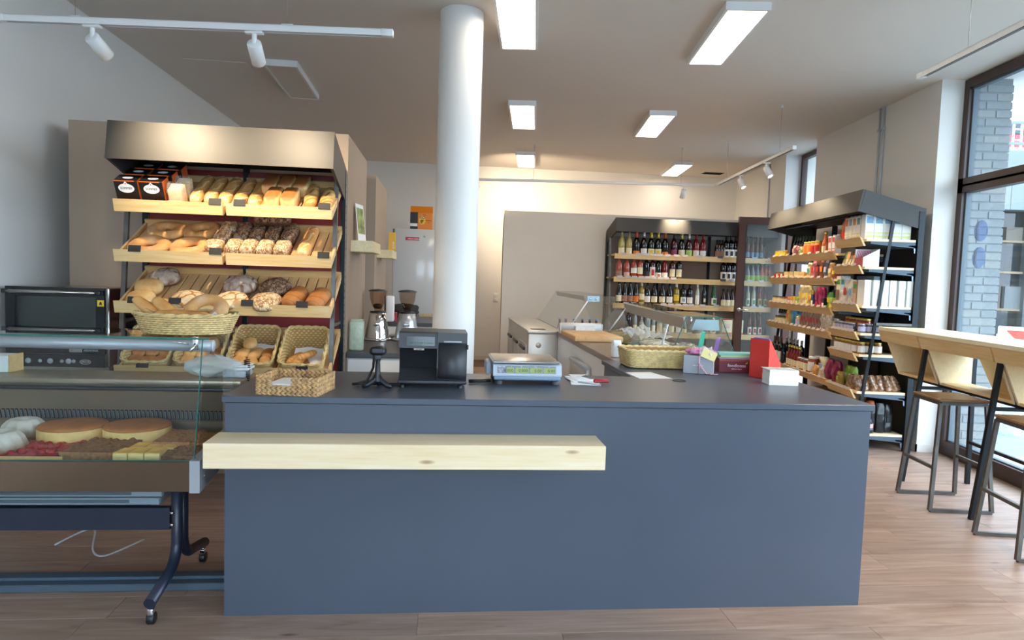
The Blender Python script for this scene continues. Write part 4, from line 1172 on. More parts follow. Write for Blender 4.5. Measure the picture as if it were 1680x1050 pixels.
# ------------------------------------------------------------------ convection oven at the wall
def oven():
    t = thing('convection_oven', 'black glass-fronted convection oven between the wall and bread rack', 'oven', C(-1.815, 1.60, 0.83), TH)
    W, D, H = 0.60, 0.46, 0.505
    MB().rbox(0, 0.03, 0, W, D, H, 0.006, 1).build('casing', STEEL, t)
    BG = pm('oven_black_glass', '#12171c', 0.08)
    m = MB(); a, b, c, d = 0.055, 0.535, 0.13, 0.445
    m.box(0, 0, 0.085, a, 0.028, H); m.box(b, 0, 0.085, W - 0.012, 0.028, H); m.box(a, 0, 0.085, b, 0.028, c); m.box(a, 0, d, b, 0.028, H)
    dr = m.build('door', BG, t)
    MB().rbox(a - 0.005, 0.010, c - 0.005, b + 0.005, 0.014, d + 0.005, 0.001, 1).build('door_glass', pane('oven_glass', (0.55, 0.6, 0.62), 1.6), dr)
    MB().tube([(0.03, -0.035, 0.475), (0.55, -0.035, 0.475)], 0.011, 12).build('handle', STEEL, dr)
    for x in (0.02, 0.56): MB().rbox(x - 0.02, -0.045, 0.462, x + 0.02, 0.0, 0.488, 0.004).build('handle_end', BLACKP, dr)
    MB().box(a, 0.2, c, b, 0.21, d).build('cavity_back', pm('oven_cavity', '#5b6a70', 0.4, 0.5), t)
    for k in range(3):
        z = 0.20 + k * 0.08
        s = MB(); s.tube([(a + 0.005, 0.05, z), (b - 0.005, 0.05, z)], 0.003, 6); s.tube([(a + 0.005, 0.15, z), (b - 0.005, 0.15, z)], 0.003, 6)
        for q in range(9): s.tube([(a + 0.02 + q * 0.055, 0.05, z), (a + 0.02 + q * 0.055, 0.15, z)], 0.002, 5)
        s.build('wire_shelf', CHROME, t)
    MB().rbox(0, 0.002, 0.0, W - 0.012, 0.03, 0.08, 0.003, 1).build('control_panel', pm('oven_panel', '#23282c', 0.3), t)
    for k, x in enumerate((0.13, 0.20, 0.26, 0.33, 0.37, 0.40)):
        MB().lathe([(0, 0), (0.012 if k % 2 else 0.018, 0), (0.010 if k % 2 else 0.016, 0.006), (0, 0.006)], 14).build('control_knob', LGREYP, t, (x, 0.002, 0.038), (RAD(90), 0, 0))
    text('ARIANNA', 0.020, LGREYP, t, (0.505, -0.001, 0.108), (RAD(90), 0, 0))
    MB().box(0.375, -0.001, 0.096, 0.452, 0.0, 0.120).build('badge', pm('badge_grey', '#9a968f', 0.4), t)
    text('R', 0.016, pm('badge_red', '#a33a35', 0.4), t, (0.393, -0.0015, 0.109), (RAD(90), 0, 0))
    mb = MB(); n = 20; mb.add([(0.47 + 0.034 * math.cos(2 * pi * k / n), 0.0005, 0.035 + 0.015 * math.sin(2 * pi * k / n)) for k in range(n)], [list(range(n))]); mb.build('logo_ring', PAPER, t)
    mb = MB(); mb.add([(0.47 + 0.031 * math.cos(2 * pi * k / n), -0.0002, 0.035 + 0.012 * math.sin(2 * pi * k / n)) for k in range(n)], [list(range(n))]); mb.build('logo_field', BLACKP, t)
    text('UNOX', 0.017, PAPER, t, (0.47, -0.0008, 0.035), (RAD(90), 0, 0))
    MB().box(0.545, -0.0015, 0.39, 0.585, 0.0, 0.43).build('warning_sticker', pm('sticker_yellow', '#f0cf2c', 0.5), t)
    MB().add([(0.556, -0.002, 0.398), (0.565, -0.002, 0.402), (0.574, -0.002, 0.398), (0.570, -0.002, 0.42), (0.560, -0.002, 0.418)], [(0, 1, 2, 3, 4)]).build('warning_mark', BLACKP, t)
    s = thing('oven_stand', 'steel open stand carrying the convection oven', 'stand', C(-1.815, 1.60), TH)
    for x in (0.02, W - 0.05):
        for y in (0.05, D - 0.06): MB().box(x, y, 0, x + 0.035, y + 0.035, 0.80).build('leg', STEEL, s)
    MB().box(0, 0.03, 0.80, W, D, 0.828).build('stand_top', STEEL, s)
    MB().box(0.02, 0.06, 0.35, W - 0.02, D - 0.04, 0.37).build('lower_shelf', STEEL, s)
oven()
# ------------------------------------------------------------------ things on the counter
CT = 0.9575
def seagrass_box():
    """low open box of thick braided water hyacinth with a cut-out front"""
    w, d, h = 0.265, 0.225, 0.078
    p = C(0.115, 0.045, CT)
    rz = TH - RAD(10)
    t = thing('braided_basket', 'low braided seagrass tray with white slips on the counter', 'basket', p, rz)
    SG = pm('seagrass', '#c39a68', 0.7, var=0.35, vs=30, bm=0.4, bs=150)
    def chunk(mb, c, ax, ln, r, tiltz):
        a = Vector(ax).normalized(); c = Vector(c)
        v = a * math.cos(tiltz) + Vector((0, 0, math.sin(tiltz)))
        mb.tube([c - v * ln * 0.5, c - v * ln * 0.25, c, c + v * ln * 0.25, c + v * ln * 0.5], [r * 0.45, r * 0.9, r, r * 0.9, r * 0.45], 6)
    def wall(p0, p1, rows, skip=None):
        mb = MB(); p0, p1 = Vector(p0), Vector(p1); L = (p1 - p0).length; ax = (p1 - p0) / L
        n = int(L / 0.022)
        for i in range(rows):
            for k in range(n):
                x = (k + 0.5) / n
                if skip and skip(x, i): continue
                for s in (0, 1):
                    z = 0.009 + i * 0.0195 + (0.0048 if s else -0.0048)
                    chunk(mb, p0 + ax * (L * x) + Vector((0, 0, z)), ax, 0.03, 0.0066, 0.55 if s else -0.55)
        return mb
    sk = lambda x, i: i >= 2 and 0.26 < x < 0.62
    wall((0, 0, 0), (w, 0, 0), 4, sk).build('braid_front', SG, t)
    wall((w, 0, 0), (w, d, 0), 4).build('braid_side', SG, t)
    wall((0, d, 0), (0, 0, 0), 4).build('braid_side', SG, t)
    wall((w, d, 0), (0, d, 0), 4).build('braid_back', SG, t)
    MB().box(0, 0, 0, w, d, 0.004).build('tray_floor', SG, t)
    n = thing('paper_slips', 'stack of white slips in the braided seagrass tray', 'paper', p + Matrix.Rotation(rz, 3, 'Z') @ Vector((0.02, 0.02, 0.005)), rz)
    for k in range(5): MB().box(0.004 * k, 0.003 * k, k * 0.008, 0.215 + 0.002 * k, 0.185, k * 0.008 + 0.007).build('slip', PAPER, n)
seagrass_box()
def scanner():
    t = thing('barcode_scanner', 'black hands-free barcode scanner on a splayed stand', 'scanner', C(0.606, 0.265, CT), TH)
    for a in (205, 335, 90):
        c, s = math.cos(RAD(a)), math.sin(RAD(a))
        MB().tube([(c * 0.075, s * 0.055, 0.006), (c * 0.05, s * 0.04, 0.014), (c * 0.015, s * 0.012, 0.035), (0, 0, 0.07)], [0.008, 0.013, 0.014, 0.011], 10).build('foot', BLACKP, t)
    MB().lathe([(0.022, 0.03), (0.013, 0.07), (0.011, 0.12), (0.014, 0.135)], 16).build('stem', BLACKP, t)
    MB().rbox(-0.016, -0.014, 0.13, 0.016, 0.014, 0.155, 0.004).build('clamp', DGREYP, t)
    o = loaf('scanner_head', 0.078, 0.072, 0.05, 'plain', 1, 0.7, 0.7, 24, 16, mat=BLACKP, wob=0)
    place('head', o, t, (0, 0.0, 0.152))
    MB().box(-0.022, -0.036, 0.168, 0.022, -0.030, 0.186).build('scan_window', pm('scan_glass', '#2a2022', 0.1), t)
    MB().tube([(-0.02, 0.03, 0.16), (-0.03, 0.10, 0.08), (-0.06, 0.12, 0.012), (-0.1, 0.06, 0.008), (-0.115, 0.02, 0.012), (-0.07, 0.03, 0.014), (0.0, 0.06, 0.006), (0.11, 0.08, 0.006)], 0.006, 8).build('cord', BLACKP, t)
scanner()
def register():
    t = thing('cash_register', 'dark grey cash register with printer and customer display', 'cash register', C(0.700, 0.265, CT), TH)
    W, D = 0.322, 0.36
    KP = pm('register_grey', '#2b2c2f', 0.42)
    KD = pm('register_face', '#1c1e21', 0.35)
    for x, y in ((0.02, 0.02), (W - 0.03, 0.02), (0.02, D - 0.04), (W - 0.03, D - 0.04)):
        MB().lathe([(0.011, 0), (0.011, 0.02), (0, 0.02)], 12, (x, y, 0)).build('foot', BLACKP, t)
    MB().rbox(0, 0, 0.02, W, D, 0.036, 0.003).build('base_plate', KP, t)
    MB().prism([(0.0, 0.036), (0.10, 0.085), (0.12, 0.085), (0.12, 0.036)], 0.003, 0.178, 'x').build('sloping_shelf', KP, t)
    MB().prism([(0.095, 0.085), (0.048, 0.185), (0.12, 0.185), (0.12, 0.085)], 0.003, 0.176, 'x').build('lower_face', KD, t)
    MB().prism([(0.035, 0.185), (0.048, 0.255), (0.062, 0.262), (0.36, 0.255), (0.36, 0.036), (0.10, 0.036), (0.10, 0.185)], 0.0, 0.180, 'x').build('display_housing', KP, t)
    MB().hexa([(0.034, 0.0345, 0.197), (0.168, 0.0345, 0.197), (0.168, 0.037, 0.197), (0.034, 0.037, 0.197),
               (0.034, 0.0415, 0.240), (0.168, 0.0415, 0.240), (0.168, 0.044, 0.240), (0.034, 0.044, 0.240)]).build('customer_display', pm('display_black', '#0b0d0e', 0.1), t)
    TEAL = emit('display_teal', (0.05, 0.35, 0.28), 0.35)
    strokes((4, 1, 5, 1, 6), 0.0075, TEAL, t, (0.105, 0.0355, 0.211), (RAD(80), 0, 0), 5)
    strokes((1, 1, 4), 0.006, TEAL, t, (0.09, 0.034, 0.202), (RAD(80), 0, 0), 6)
    MB().box(0.07, 0.0365, 0.176, 0.118, 0.040, 0.184).build('badge', pm('badge_beige', '#b9ad9c', 0.4), t)
    strokes((3, 5), 0.004, BLACKP, t, (0.094, 0.0362, 0.180), (RAD(90), 0, 0), 7)
    MB().prism([(0.012, 0.062), (0.008, 0.095), (0.014, 0.135), (0.03, 0.262), (0.34, 0.255), (0.34, 0.036), (0.02, 0.036)], 0.181, W, 'x').build('printer_housing', KP, t)
    MB().prism([(0.009, 0.045), (0.002, 0.07), (0.006, 0.115), (0.021, 0.215), (0.03, 0.215), (0.03, 0.045)], 0.186, W - 0.002, 'x', True).build('printer_lid', KP, t)
    MB().rbox(0.210, 0.010, 0.216, 0.295, 0.03, 0.226, 0.003).build('paper_slot', ALU, t)
    MB().rbox(W - 0.002, 0.015, 0.185, W + 0.006, 0.035, 0.207, 0.002).build('lid_lever', KP, t)
register()
def scale():
    t = thing('shop_scale', 'grey retail weighing scale with steel pan and green displays', 'scale', C(1.16, 0.41, CT), TH)
    G = pm('scale_grey', '#c3ccd4', 0.4); GB = pm('scale_blue_grey', '#8197ad', 0.4)
    W, D = 0.345, 0.30
    for x, y in ((0.03, 0.03), (W - 0.03, 0.03), (0.03, D - 0.03), (W - 0.03, D - 0.03)):
        MB().lathe([(0.022, 0), (0.022, 0.012), (0.016, 0.026), (0, 0.026)], 14, (x, y, 0)).build('foot', DGREYP, t)
    MB().rbox(0.004, 0.004, 0.022, W - 0.004, D, 0.045, 0.006).build('lower_body', GB, t)
    MB().prism([(0.0, 0.043), (-0.002, 0.05), (0.012, 0.098), (0.03, 0.106), (D, 0.106), (D, 0.043)], 0.0, W, 'x').build('upper_body', G, t)
    MB().hexa([(0.022, -0.0035, 0.058), (0.315, -0.0035, 0.058), (0.315, 0, 0.058), (0.022, 0, 0.058),
               (0.022, 0.0065, 0.094), (0.315, 0.0065, 0.094), (0.315, 0.012, 0.094), (0.022, 0.012, 0.094)]).build('display_panel', pm('scale_panel', '#8b929c', 0.4), t)
    LCD = emit('lcd_green', (0.32, 0.47, 0.22), 0.75); SEG = pm('lcd_segment', '#243018', 0.5)
    for x0, x1, s in ((0.066, 0.102, '0.000'), (0.110, 0.175, '0.000'), (0.183, 0.245, '0.00'), (0.253, 0.312, '0.00')):
        MB().hexa([(x0, -0.0045, 0.060), (x1, -0.0045, 0.060), (x1, 0, 0.060), (x0, 0, 0.060), (x0, 0.0025, 0.087), (x1, 0.0025, 0.087), (x1, 0.008, 0.087), (x0, 0.008, 0.087)]).build('lcd', LCD, t)
        text(s, 0.021, SEG, t, (x1 - 0.003, -0.0035, 0.0715), (RAD(75), 0, 0), align='RIGHT')
    strokes((5, 5), 0.0045, PAPER, t, (0.043, 0.0048, 0.0895), (RAD(75), 0, 0), 8)
    for k, s in enumerate(((4, 3), (4,), (4,))): strokes(s, 0.0036, PAPER, t, (0.036, 0.0012 - k * 0.0018, 0.077 - k * 0.0066), (RAD(75), 0, 0), 9 + k)
    for x, s in ((0.09, 'T'), (0.14, 'kg'), (0.21, '€/kg'), (0.28, '€')): text(s, 0.007, PAPER, t, (x, 0.0025, 0.0915), (RAD(75), 0, 0))
    MB().rbox(-0.006, -0.012, 0.108, W - 0.012, D + 0.01, 0.118, 0.004).build('pan_rim', STEEL, t)
    MB().rbox(0.0, -0.006, 0.116, W - 0.018, D + 0.004, 0.122, 0.003).build('weighing_pan', STEEL, t)
    MB().rbox(-0.03, 0.12, 0.03, -0.002, 0.26, 0.10, 0.010).build('side_printer', G, t)
    MB().tube([(-0.01, 0.05, 0.012), (-0.06, 0.04, 0.010), (-0.12, 0.03, 0.010)], 0.009, 8).build('cable', BLACKP, t)
scale()
def counter_papers():
    t = thing('paper_stack', 'loose white papers beside the weighing scale', 'paper', C(1.575, 0.43, CT), TH)
    for k, (x, y, w, d, a) in enumerate(((0, 0.0, 0.15, 0.2, -0.15), (0.0, 0.06, 0.10, 0.17, 0.1), (0.01, 0.10, 0.09, 0.15, 0.3))):
        MB().obox((x + w / 2, y + d / 2, 0.002 + k * 0.004), (w, d, 0.003), Matrix.Rotation(a, 3, 'Z')).build('sheet', PAPER, t)
    MB().grid(lambda a, b: (0.02 + 0.09 * a, 0.12 + 0.15 * b, 0.016 + 0.03 * a * (1 - b)), 6, 6).build('folded_sheet', PAPER, t)
    p = thing('pocket_knife', 'red pocket knife lying on the loose white papers', 'pocket knife', C(1.725, 0.47, CT + 0.008), TH + 0.1)
    MB().rbox(-0.045, -0.012, 0, 0.04, 0.012, 0.02, 0.008).build('grip', pm('knife_red', '#b3182a', 0.25), p)
    MB().box(-0.03, -0.0135, 0.008, 0.05, -0.010, 0.012).build('blade_edge', CHROME, p)
    q = thing('ballpoint_pen', 'clear ballpoint pen on the loose white papers', 'pen', C(1.60, 0.46, CT + 0.012), TH - 0.7)
    MB().tube([(0, 0, 0), (0.12, 0, 0)], 0.004, 8).build('barrel', LGREYP, q); MB().tube([(0.12, 0, 0), (0.132, 0, 0)], [0.004, 0.001], 8).build('tip', STEEL, q)
    s = tag(MB().add([tuple(C(*p) - C(2.0, 0.7)) for p in ((1.975, 0.925, 0.0012), (2.135, 0.955, 0.0012), (2.185, 0.715, 0.0012), (1.99, 0.69, 0.0012))] + [tuple(C(*p) - C(2.0, 0.7)) for p in ((1.975, 0.925, 0.0004), (2.135, 0.955, 0.0004), (2.185, 0.715, 0.0004), (1.99, 0.69, 0.0004))],
             [(3, 2, 1, 0), (4, 5, 6, 7), (0, 1, 5, 4), (1, 2, 6, 5), (2, 3, 7, 6), (3, 0, 4, 7)]).build('paper_sheet', PAPER, None, C(2.0, 0.7, CT)), 'single white sheet lying flat in front of the wicker basket', 'paper')
    r = tag(MB().tube([(0.035 * math.cos(2 * pi * k / 32), 0.035 * math.sin(2 * pi * k / 32), 0.0) for k in range(32)], 0.0028, 6, True).build('cable_grommet', BLACKP, None, C(2.196, 0.635, CT + 0.001)), 'black cable grommet ring in the counter top', 'grommet')
counter_papers()
def long_basket():
    basket('wicker_tray', 'long shallow pale wicker tray on the counter wing', 'basket', 0.44, 0.27, 0.105, 0.105, 0.05, 0.08, 11, 56, C(2.275, 1.245, CT), TH, mat=pm('pale_cane_tray', '#e6cc92', 0.55, var=0.2, vs=40))
long_basket()
def gift_box():
    t = thing('gift_box', 'grey gift carton with pink curled ribbon and yellow card', 'gift box', C(2.335, 0.965, CT), TH - RAD(24))
    W, D, H = 0.172, 0.16, 0.105
    G = pm('gift_grey', '#a3a7ad', 0.5)
    MB().rbox(0, 0, 0, W, D, H, 0.0015, 1).build('carton', G, t)
    MB().box(W, 0.002, 0.002, W + 0.0008, D - 0.002, H - 0.002).build('striped_side', pm('gift_side', '#cfe2ec', 0.5, var=0.1, vs=60), t)
    MB().box(W + 0.001, 0.06, 0.0, W + 0.002, 0.07, H).build('side_ribbon', pm('pink_ribbon', '#f0c4d2', 0.4), t)
    MB().lathe([(0.012, 0), (0.015, 0.0), (0.015, 0.001), (0.012, 0.001)], 16).build('side_emblem', pm('emblem_blue', '#6f9bbd', 0.5), t, (W + 0.001, 0.125, 0.075), (0, RAD(90), 0))
    strokes((5, 4, 5), 0.005, PAPER, t, (0.085, -0.0006, 0.05), (RAD(90), 0, 0), 12)
    PK = MATS['pink_ribbon']; HP = pm('hot_pink_tulle', '#f79ac2', 0.7, var=0.35, vs=60)
    MB().tube([(0.09, -0.003, 0.0), (0.09, -0.003, 0.06), (0.092, -0.004, H + 0.004)], 0.004, 4).build('ribbon_band', PK, t)
    rr = random.Random(2)
    for s in range(2):
        pts = []
        for k in range(48):
            a = k * 0.55
            pts.append((0.09 + s * 0.006 + k * 0.0017 * (1 + s * 0.3), -0.014 + 0.008 * math.cos(a), H - 0.045 - k * 0.0021 * (1 + 0.5 * s) + 0.006 * math.sin(a)))
        MB().tube([p if p[2] > 0.006 else (p[0], p[1], 0.006) for p in pts], 0.0028, 4).build('ribbon_curl', PK, t)
    MB().grid(lambda a, b: (0.09 + (0.085 + 0.03 * noise.noise(Vector((a * 13, b * 11, 0)))) * math.sin(pi * b) * math.cos(2 * pi * a), 0.075 + (0.05 + 0.015 * noise.noise(Vector((a * 13, b * 9, 3)))) * math.sin(pi * b) * math.sin(2 * pi * a), H + 0.02 - 0.02 * math.cos(pi * b) + 0.014 * noise.noise(Vector((a * 17, b * 17, 5)))), 44, 18, True, False).build('bow', HP, t)
    MB().obox((0.145, 0.0, H + 0.012), (0.085, 0.0015, 0.06), Matrix.Rotation(0.35, 3, 'Y') @ Matrix.Rotation(RAD(-32), 3, 'X')).build('gift_card', pm('card_yellow', '#efe3a0', 0.6), t)
    MB().grid(lambda a, b: (0.09 + 0.07 * a, -0.003 + 0.03 * b + 0.004 * math.sin(12 * a), H + 0.004 + 0.05 * b + 0.006 * math.sin(9 * a + 5 * b)), 14, 10).build('tulle', pm('pale_pink_tulle', '#f3d3df', 0.6, var=0.2, vs=80), t)
    p = thing('ribbon_spools', 'turquoise and violet ribbon loops standing behind the gift carton', 'ribbon', C(2.50, 1.17, CT), TH)
    for x, c, h in ((0.0, '#54c7a8', 0.235), (0.10, '#9a74b4', 0.20)):
        m = pm('ribbon_' + c[1:], c, 0.4)
        def f(a, b, x=x, h=h):
            an = -0.3 + a * (2 * pi)
            cx_ = 0.045 * math.cos(an)
            return (x + cx_ * 0.45 + b * 0.020 + 0.02 * math.sin(an), cx_ * 0.9 - b * 0.012, h / 2 + h / 2 * math.sin(an))
        MB().grid(f, 40, 2, True, False).build('ribbon_loop', m, p)
gift_box()
def wine_box():
    t = thing('carton_box', 'dark red carton with white lettering behind the red file', 'box', C(2.585, 1.03, CT), TH - RAD(8))
    R_ = pm('carton_wine_red', '#7c2a38', 0.5)
    MB().rbox(0, 0, 0, 0.24, 0.15, 0.082, 0.0015, 1).build('carton', R_, t)
    MB().box(0, -0.001, 0.068, 0.24, 0.0, 0.082).build('orange_edge', pm('carton_edge', '#a5504a', 0.5), t)
    MB().box(0.0, 0.002, 0.0825, 0.24, 0.14, 0.088).build('lid', pm('carton_lilac', '#b9aec4', 0.5), t)
    text('foodloose', 0.027, PAPER, t, (0.105, -0.0015, 0.042), (RAD(90), 0, 0), ext=0.0006)
    strokes((8, 6), 0.0055, PAPER, t, (0.105, -0.0015, 0.022), (RAD(90), 0, 0), 13)
    mb = MB(); mb.add([(0.155, -0.0016, 0.050), (0.172, -0.0016, 0.058), (0.168, -0.0016, 0.068), (0.158, -0.0016, 0.060)], [(0, 1, 2, 3)]); mb.build('leaf_logo', pm('leaf_green', '#8ec63f', 0.5), t)
    for k, c in enumerate(('#8fd0c4', '#b7e0a8')):
        tag(MB().rbox(0, 0, 0, 0.23 - 0.02 * k, 0.10, 0.013, 0.001, 1).build('snack_box', pm('pack_' + c[1:], c, 0.5), None, C(2.585 + 0.01 * k, 1.04, CT + 0.0895 + 0.0135 * (1 - k)), TH - RAD(4)), ('turquoise flat box on top of the dark red carton', 'light green flat box between the turquoise box and dark red carton')[k], 'box')
wine_box()
def red_file():
    t = thing('magazine_file', 'bright red magazine file standing on the counter', 'magazine file', C(2.70, 0.87, CT), TH)
    RD = pm('file_red', '#e2392f', 0.45)
    a = RAD(-74)
    # spine faces the viewer, sloping side faces the window
    d = Vector((math.cos(RAD(50)), math.sin(RAD(50)), 0)); s = Vector((0.055, -0.125, 0))
    def prof(o):
        o = Vector(o)
        return [o, o + d * 0.30, o + d * 0.30 + Vector((0, 0, 0.06)), o + d * 0.02 + Vector((0, 0, 0.225)), o + Vector((0, 0, 0.225))]
    def plate(o, th, nm):
        P = prof(o); Q = [p + th for p in P]; n = 5
        vs = P + Q
        MB().add(vs, [tuple(range(n)), tuple(range(2 * n - 1, n - 1, -1))] + [(i, n + i, n + (i + 1) % n, (i + 1) % n) for i in range(n)]).build(nm, RD, t)
    e = s.normalized() * 0.003
    plate((0, 0, 0), e, 'side_wall')
    plate(s - e, e, 'side_wall')
    o = Vector((0, 0, 0))
    MB().hexa([o, s, s + d * 0.003, o + d * 0.003] + [p + Vector((0, 0, 0.225)) for p in (o, s, s + d * 0.003, o + d * 0.003)]).build('spine', RD, t)
    MB().hexa([o, s, s + d * 0.30, o + d * 0.30] + [p + Vector((0, 0, 0.003)) for p in (o, s, s + d * 0.30, o + d * 0.30)]).build('bottom', RD, t)
    m = thing('brochure', 'violet brochure inside the red magazine file', 'brochure', C(2.70, 0.87, CT), TH)
    o2 = s * 0.4 + d * 0.02
    e2 = s.normalized() * 0.02
    MB().hexa([o2, o2 + e2, o2 + e2 + d * 0.05, o2 + d * 0.05] + [p + Vector((0, 0, 0.228)) for p in (o2 - s * 0.3, o2 + e2 + s * 0.35, o2 + e2 + s * 0.35 + d * 0.04, o2 - s * 0.3 + d * 0.04)]).build('cover', pm('brochure_violet', '#6a58b5', 0.5), m)
red_file()
def leaflets():
    t = thing('leaflet_stack', 'thick stack of white leaflets at the counter end', 'leaflets', C(2.665, 0.545, CT), TH - RAD(6))
    rr = random.Random(8)
    n = 24; h = 0.084
    for k in range(n):
        dx, dy = rr.uniform(-0.0012, 0.0012), rr.uniform(-0.001, 0.001)
        MB().box(dx, dy, k * h / n, 0.157 + dx, 0.108 + dy, (k + 1) * h / n - 0.0004).build('leaflet', PAPER, t)
    MB().box(-0.012, -0.002, h, 0.15, 0.107, h + 0.0012).build('top_leaflet', pm('leaflet_cover', '#b9c3bd', 0.4, var=0.45, vs=25), t)
leaflets()
# ------------------------------------------------------------------ bottles, jars, packs
BOT = {
 'bordeaux': [(0, 0.004), (0.030, 0.0), (0.037, 0.004), (0.0375, 0.19), (0.034, 0.208), (0.018, 0.228), (0.0145, 0.24), (0.0135, 0.285), (0.0155, 0.287), (0.0155, 0.298), (0, 0.298)],
 'burgundy': [(0, 0.004), (0.033, 0.0), (0.040, 0.004), (0.0405, 0.145), (0.037, 0.175), (0.024, 0.215), (0.016, 0.24), (0.0135, 0.285), (0.0155, 0.287), (0.0155, 0.297), (0, 0.297)],
 'sparkling': [(0, 0.004), (0.036, 0.0), (0.0435, 0.004), (0.044, 0.14), (0.040, 0.17), (0.026, 0.21), (0.018, 0.245), (0.0155, 0.285), (0.018, 0.288), (0.018, 0.305), (0, 0.308)],
 'flute': [(0, 0.004), (0.030, 0.0), (0.037, 0.004), (0.037, 0.13), (0.032, 0.18), (0.020, 0.24), (0.0135, 0.29), (0.0155, 0.292), (0.0155, 0.318), (0, 0.318)],
 'juice': [(0, 0.003), (0.027, 0.0), (0.032, 0.004), (0.0325, 0.10), (0.029, 0.125), (0.017, 0.16), (0.013, 0.185), (0.0135, 0.21), (0.0155, 0.212), (0.0155, 0.235), (0, 0.235)],
 'beer': [(0, 0.003), (0.026, 0.0), (0.0305, 0.004), (0.031, 0.125), (0.028, 0.145), (0.016, 0.185), (0.013, 0.20), (0.0125, 0.225), (0.014, 0.227), (0.014, 0.238), (0, 0.238)],
 'slim': [(0, 0.003), (0.021, 0.0), (0.026, 0.004), (0.0265, 0.17), (0.022, 0.20), (0.0125, 0.23), (0.0115, 0.29), (0.014, 0.292), (0.014, 0.31), (0, 0.31)],
}
def gl(name, col, rough=0.06, coat=0.3):
    return pm('bottle_' + name, col, rough, 0.0, spec=0.6, coat=coat)
GM = {'dark': gl('dark', '#0d120d'), 'black': gl('black', '#0a0a0b'), 'brown': gl('brown', '#2c140a'), 'amber': gl('amber', '#6a3410'), 'red': gl('red', '#7a1418'), 'rose': gl('rose', '#a04b36'),
      'wine': gl('wine', '#3a0d12'), 'straw': gl('straw', '#a89a54'), 'gold': gl('gold', '#8b7a2c'), 'green': gl('green', '#1f5a2a'), 'pale': gl('pale', '#b9bfa8'), 'grey': gl('grey', '#7e8288'), 'orange': gl('orange', '#d0662a'), 'clear': gl('clear', '#9aa6a2'), 'syrup': gl('syrup', '#7d2216')}
LM = {k: pm('label_' + k, c, 0.6, var=v, vs=60) for k, c, v in (('white', '#ece8de', 0.06), ('cream', '#e7dcb4', 0.08), ('yellow', '#e6c437', 0.15), ('orange', '#e07b2a', 0.12), ('pink', '#d8a8a0', 0.08), ('green', '#a9c96a', 0.2), ('blue', '#7fa6c4', 0.2),
      ('lilac', '#bdb6cf', 0.1), ('plum', '#8c3a5c', 0.15), ('brown', '#a2785e', 0.1), ('black', '#1c1a18', 0.1), ('red', '#b3262b', 0.2), ('teal', '#4f9a94', 0.2), ('apple', '#3f9a3f', 0.25))}
CM = {k: pm('cap_' + k, c, r, m) for k, c, r, m in (('black', '#141414', 0.35, 0.2), ('silver', '#c9cac8', 0.25, 0.8), ('gold', '#d8bf62', 0.3, 0.7), ('orange', '#c9622f', 0.35, 0.3), ('red', '#8e1d22', 0.35, 0.2), ('white', '#e8e6e0', 0.4, 0.0), ('green', '#2fa35a', 0.4, 0.0), ('blue', '#4d86c8', 0.35, 0.2), ('yellow', '#e6d58a', 0.4, 0.1), ('brown', '#5a3a22', 0.5, 0.0), ('dgreen', '#1d3b28', 0.35, 0.2))}
MESHC = {}
def cached(key, fn):
    if key not in MESHC: MESHC[key] = fn()
    return MESHC[key]
def rad_at(prof, z):
    for (r0, z0), (r1, z1) in zip(prof[1:], prof[2:]):
        if z0 <= z <= z1 and z1 > z0: return r0 + (r1 - r0) * (z - z0) / (z1 - z0)
    return prof[2][0]
def bottle(shape, glass, label, cap, loc, rot, lab, grp, lz=(0.03, 0.10), cz=None, ring=None, name='wine_bottle', cat='bottle'):
    prof = BOT[shape]; H = prof[-1][1]
    t = thing(name, lab, cat, loc, rot, grp)
    place('bottle_glass', cached(('b', shape, glass), lambda: MB().lathe(prof, 16).mesh('bottle_glass', GM[glass])), t)
    if label:
        def mk():
            zs = [lz[0] + (lz[1] - lz[0]) * k / 3 for k in range(4)]
            return MB().lathe([(rad_at(prof, z) + 0.0006, z) for z in zs], 12, a0=RAD(-160), a1=RAD(-20)).mesh('bottle_label', LM[label])
        place('bottle_label', cached(('l', shape, label, lz), mk), t)
        if ring:
            zm = (lz[0] + lz[1]) / 2; hh = (lz[1] - lz[0]) * 0.28
            place('label_mark', cached(('r', shape, ring, lz), lambda: MB().lathe([(rad_at(prof, zm - hh) + 0.0011, zm - hh), (rad_at(prof, zm + hh) + 0.0011, zm + hh)], 8, a0=RAD(-118), a1=RAD(-62)).mesh('label_mark', LM[ring])), t)
    if cap:
        c0 = cz if cz is not None else H - 0.055
        def mc():
            zs = sorted(set([c0] + [p[1] for p in prof if p[1] > c0]))
            pr = [(rad_at(prof, z) + 0.0008, z) for z in zs[:-1]] + [(prof[-2][0] + 0.0008, H + 0.0008), (0, H + 0.001)]
            return MB().lathe(pr, 14).mesh('capsule', CM[cap])
        place('capsule', cached(('c', shape, cap, c0), mc), t)
    return t

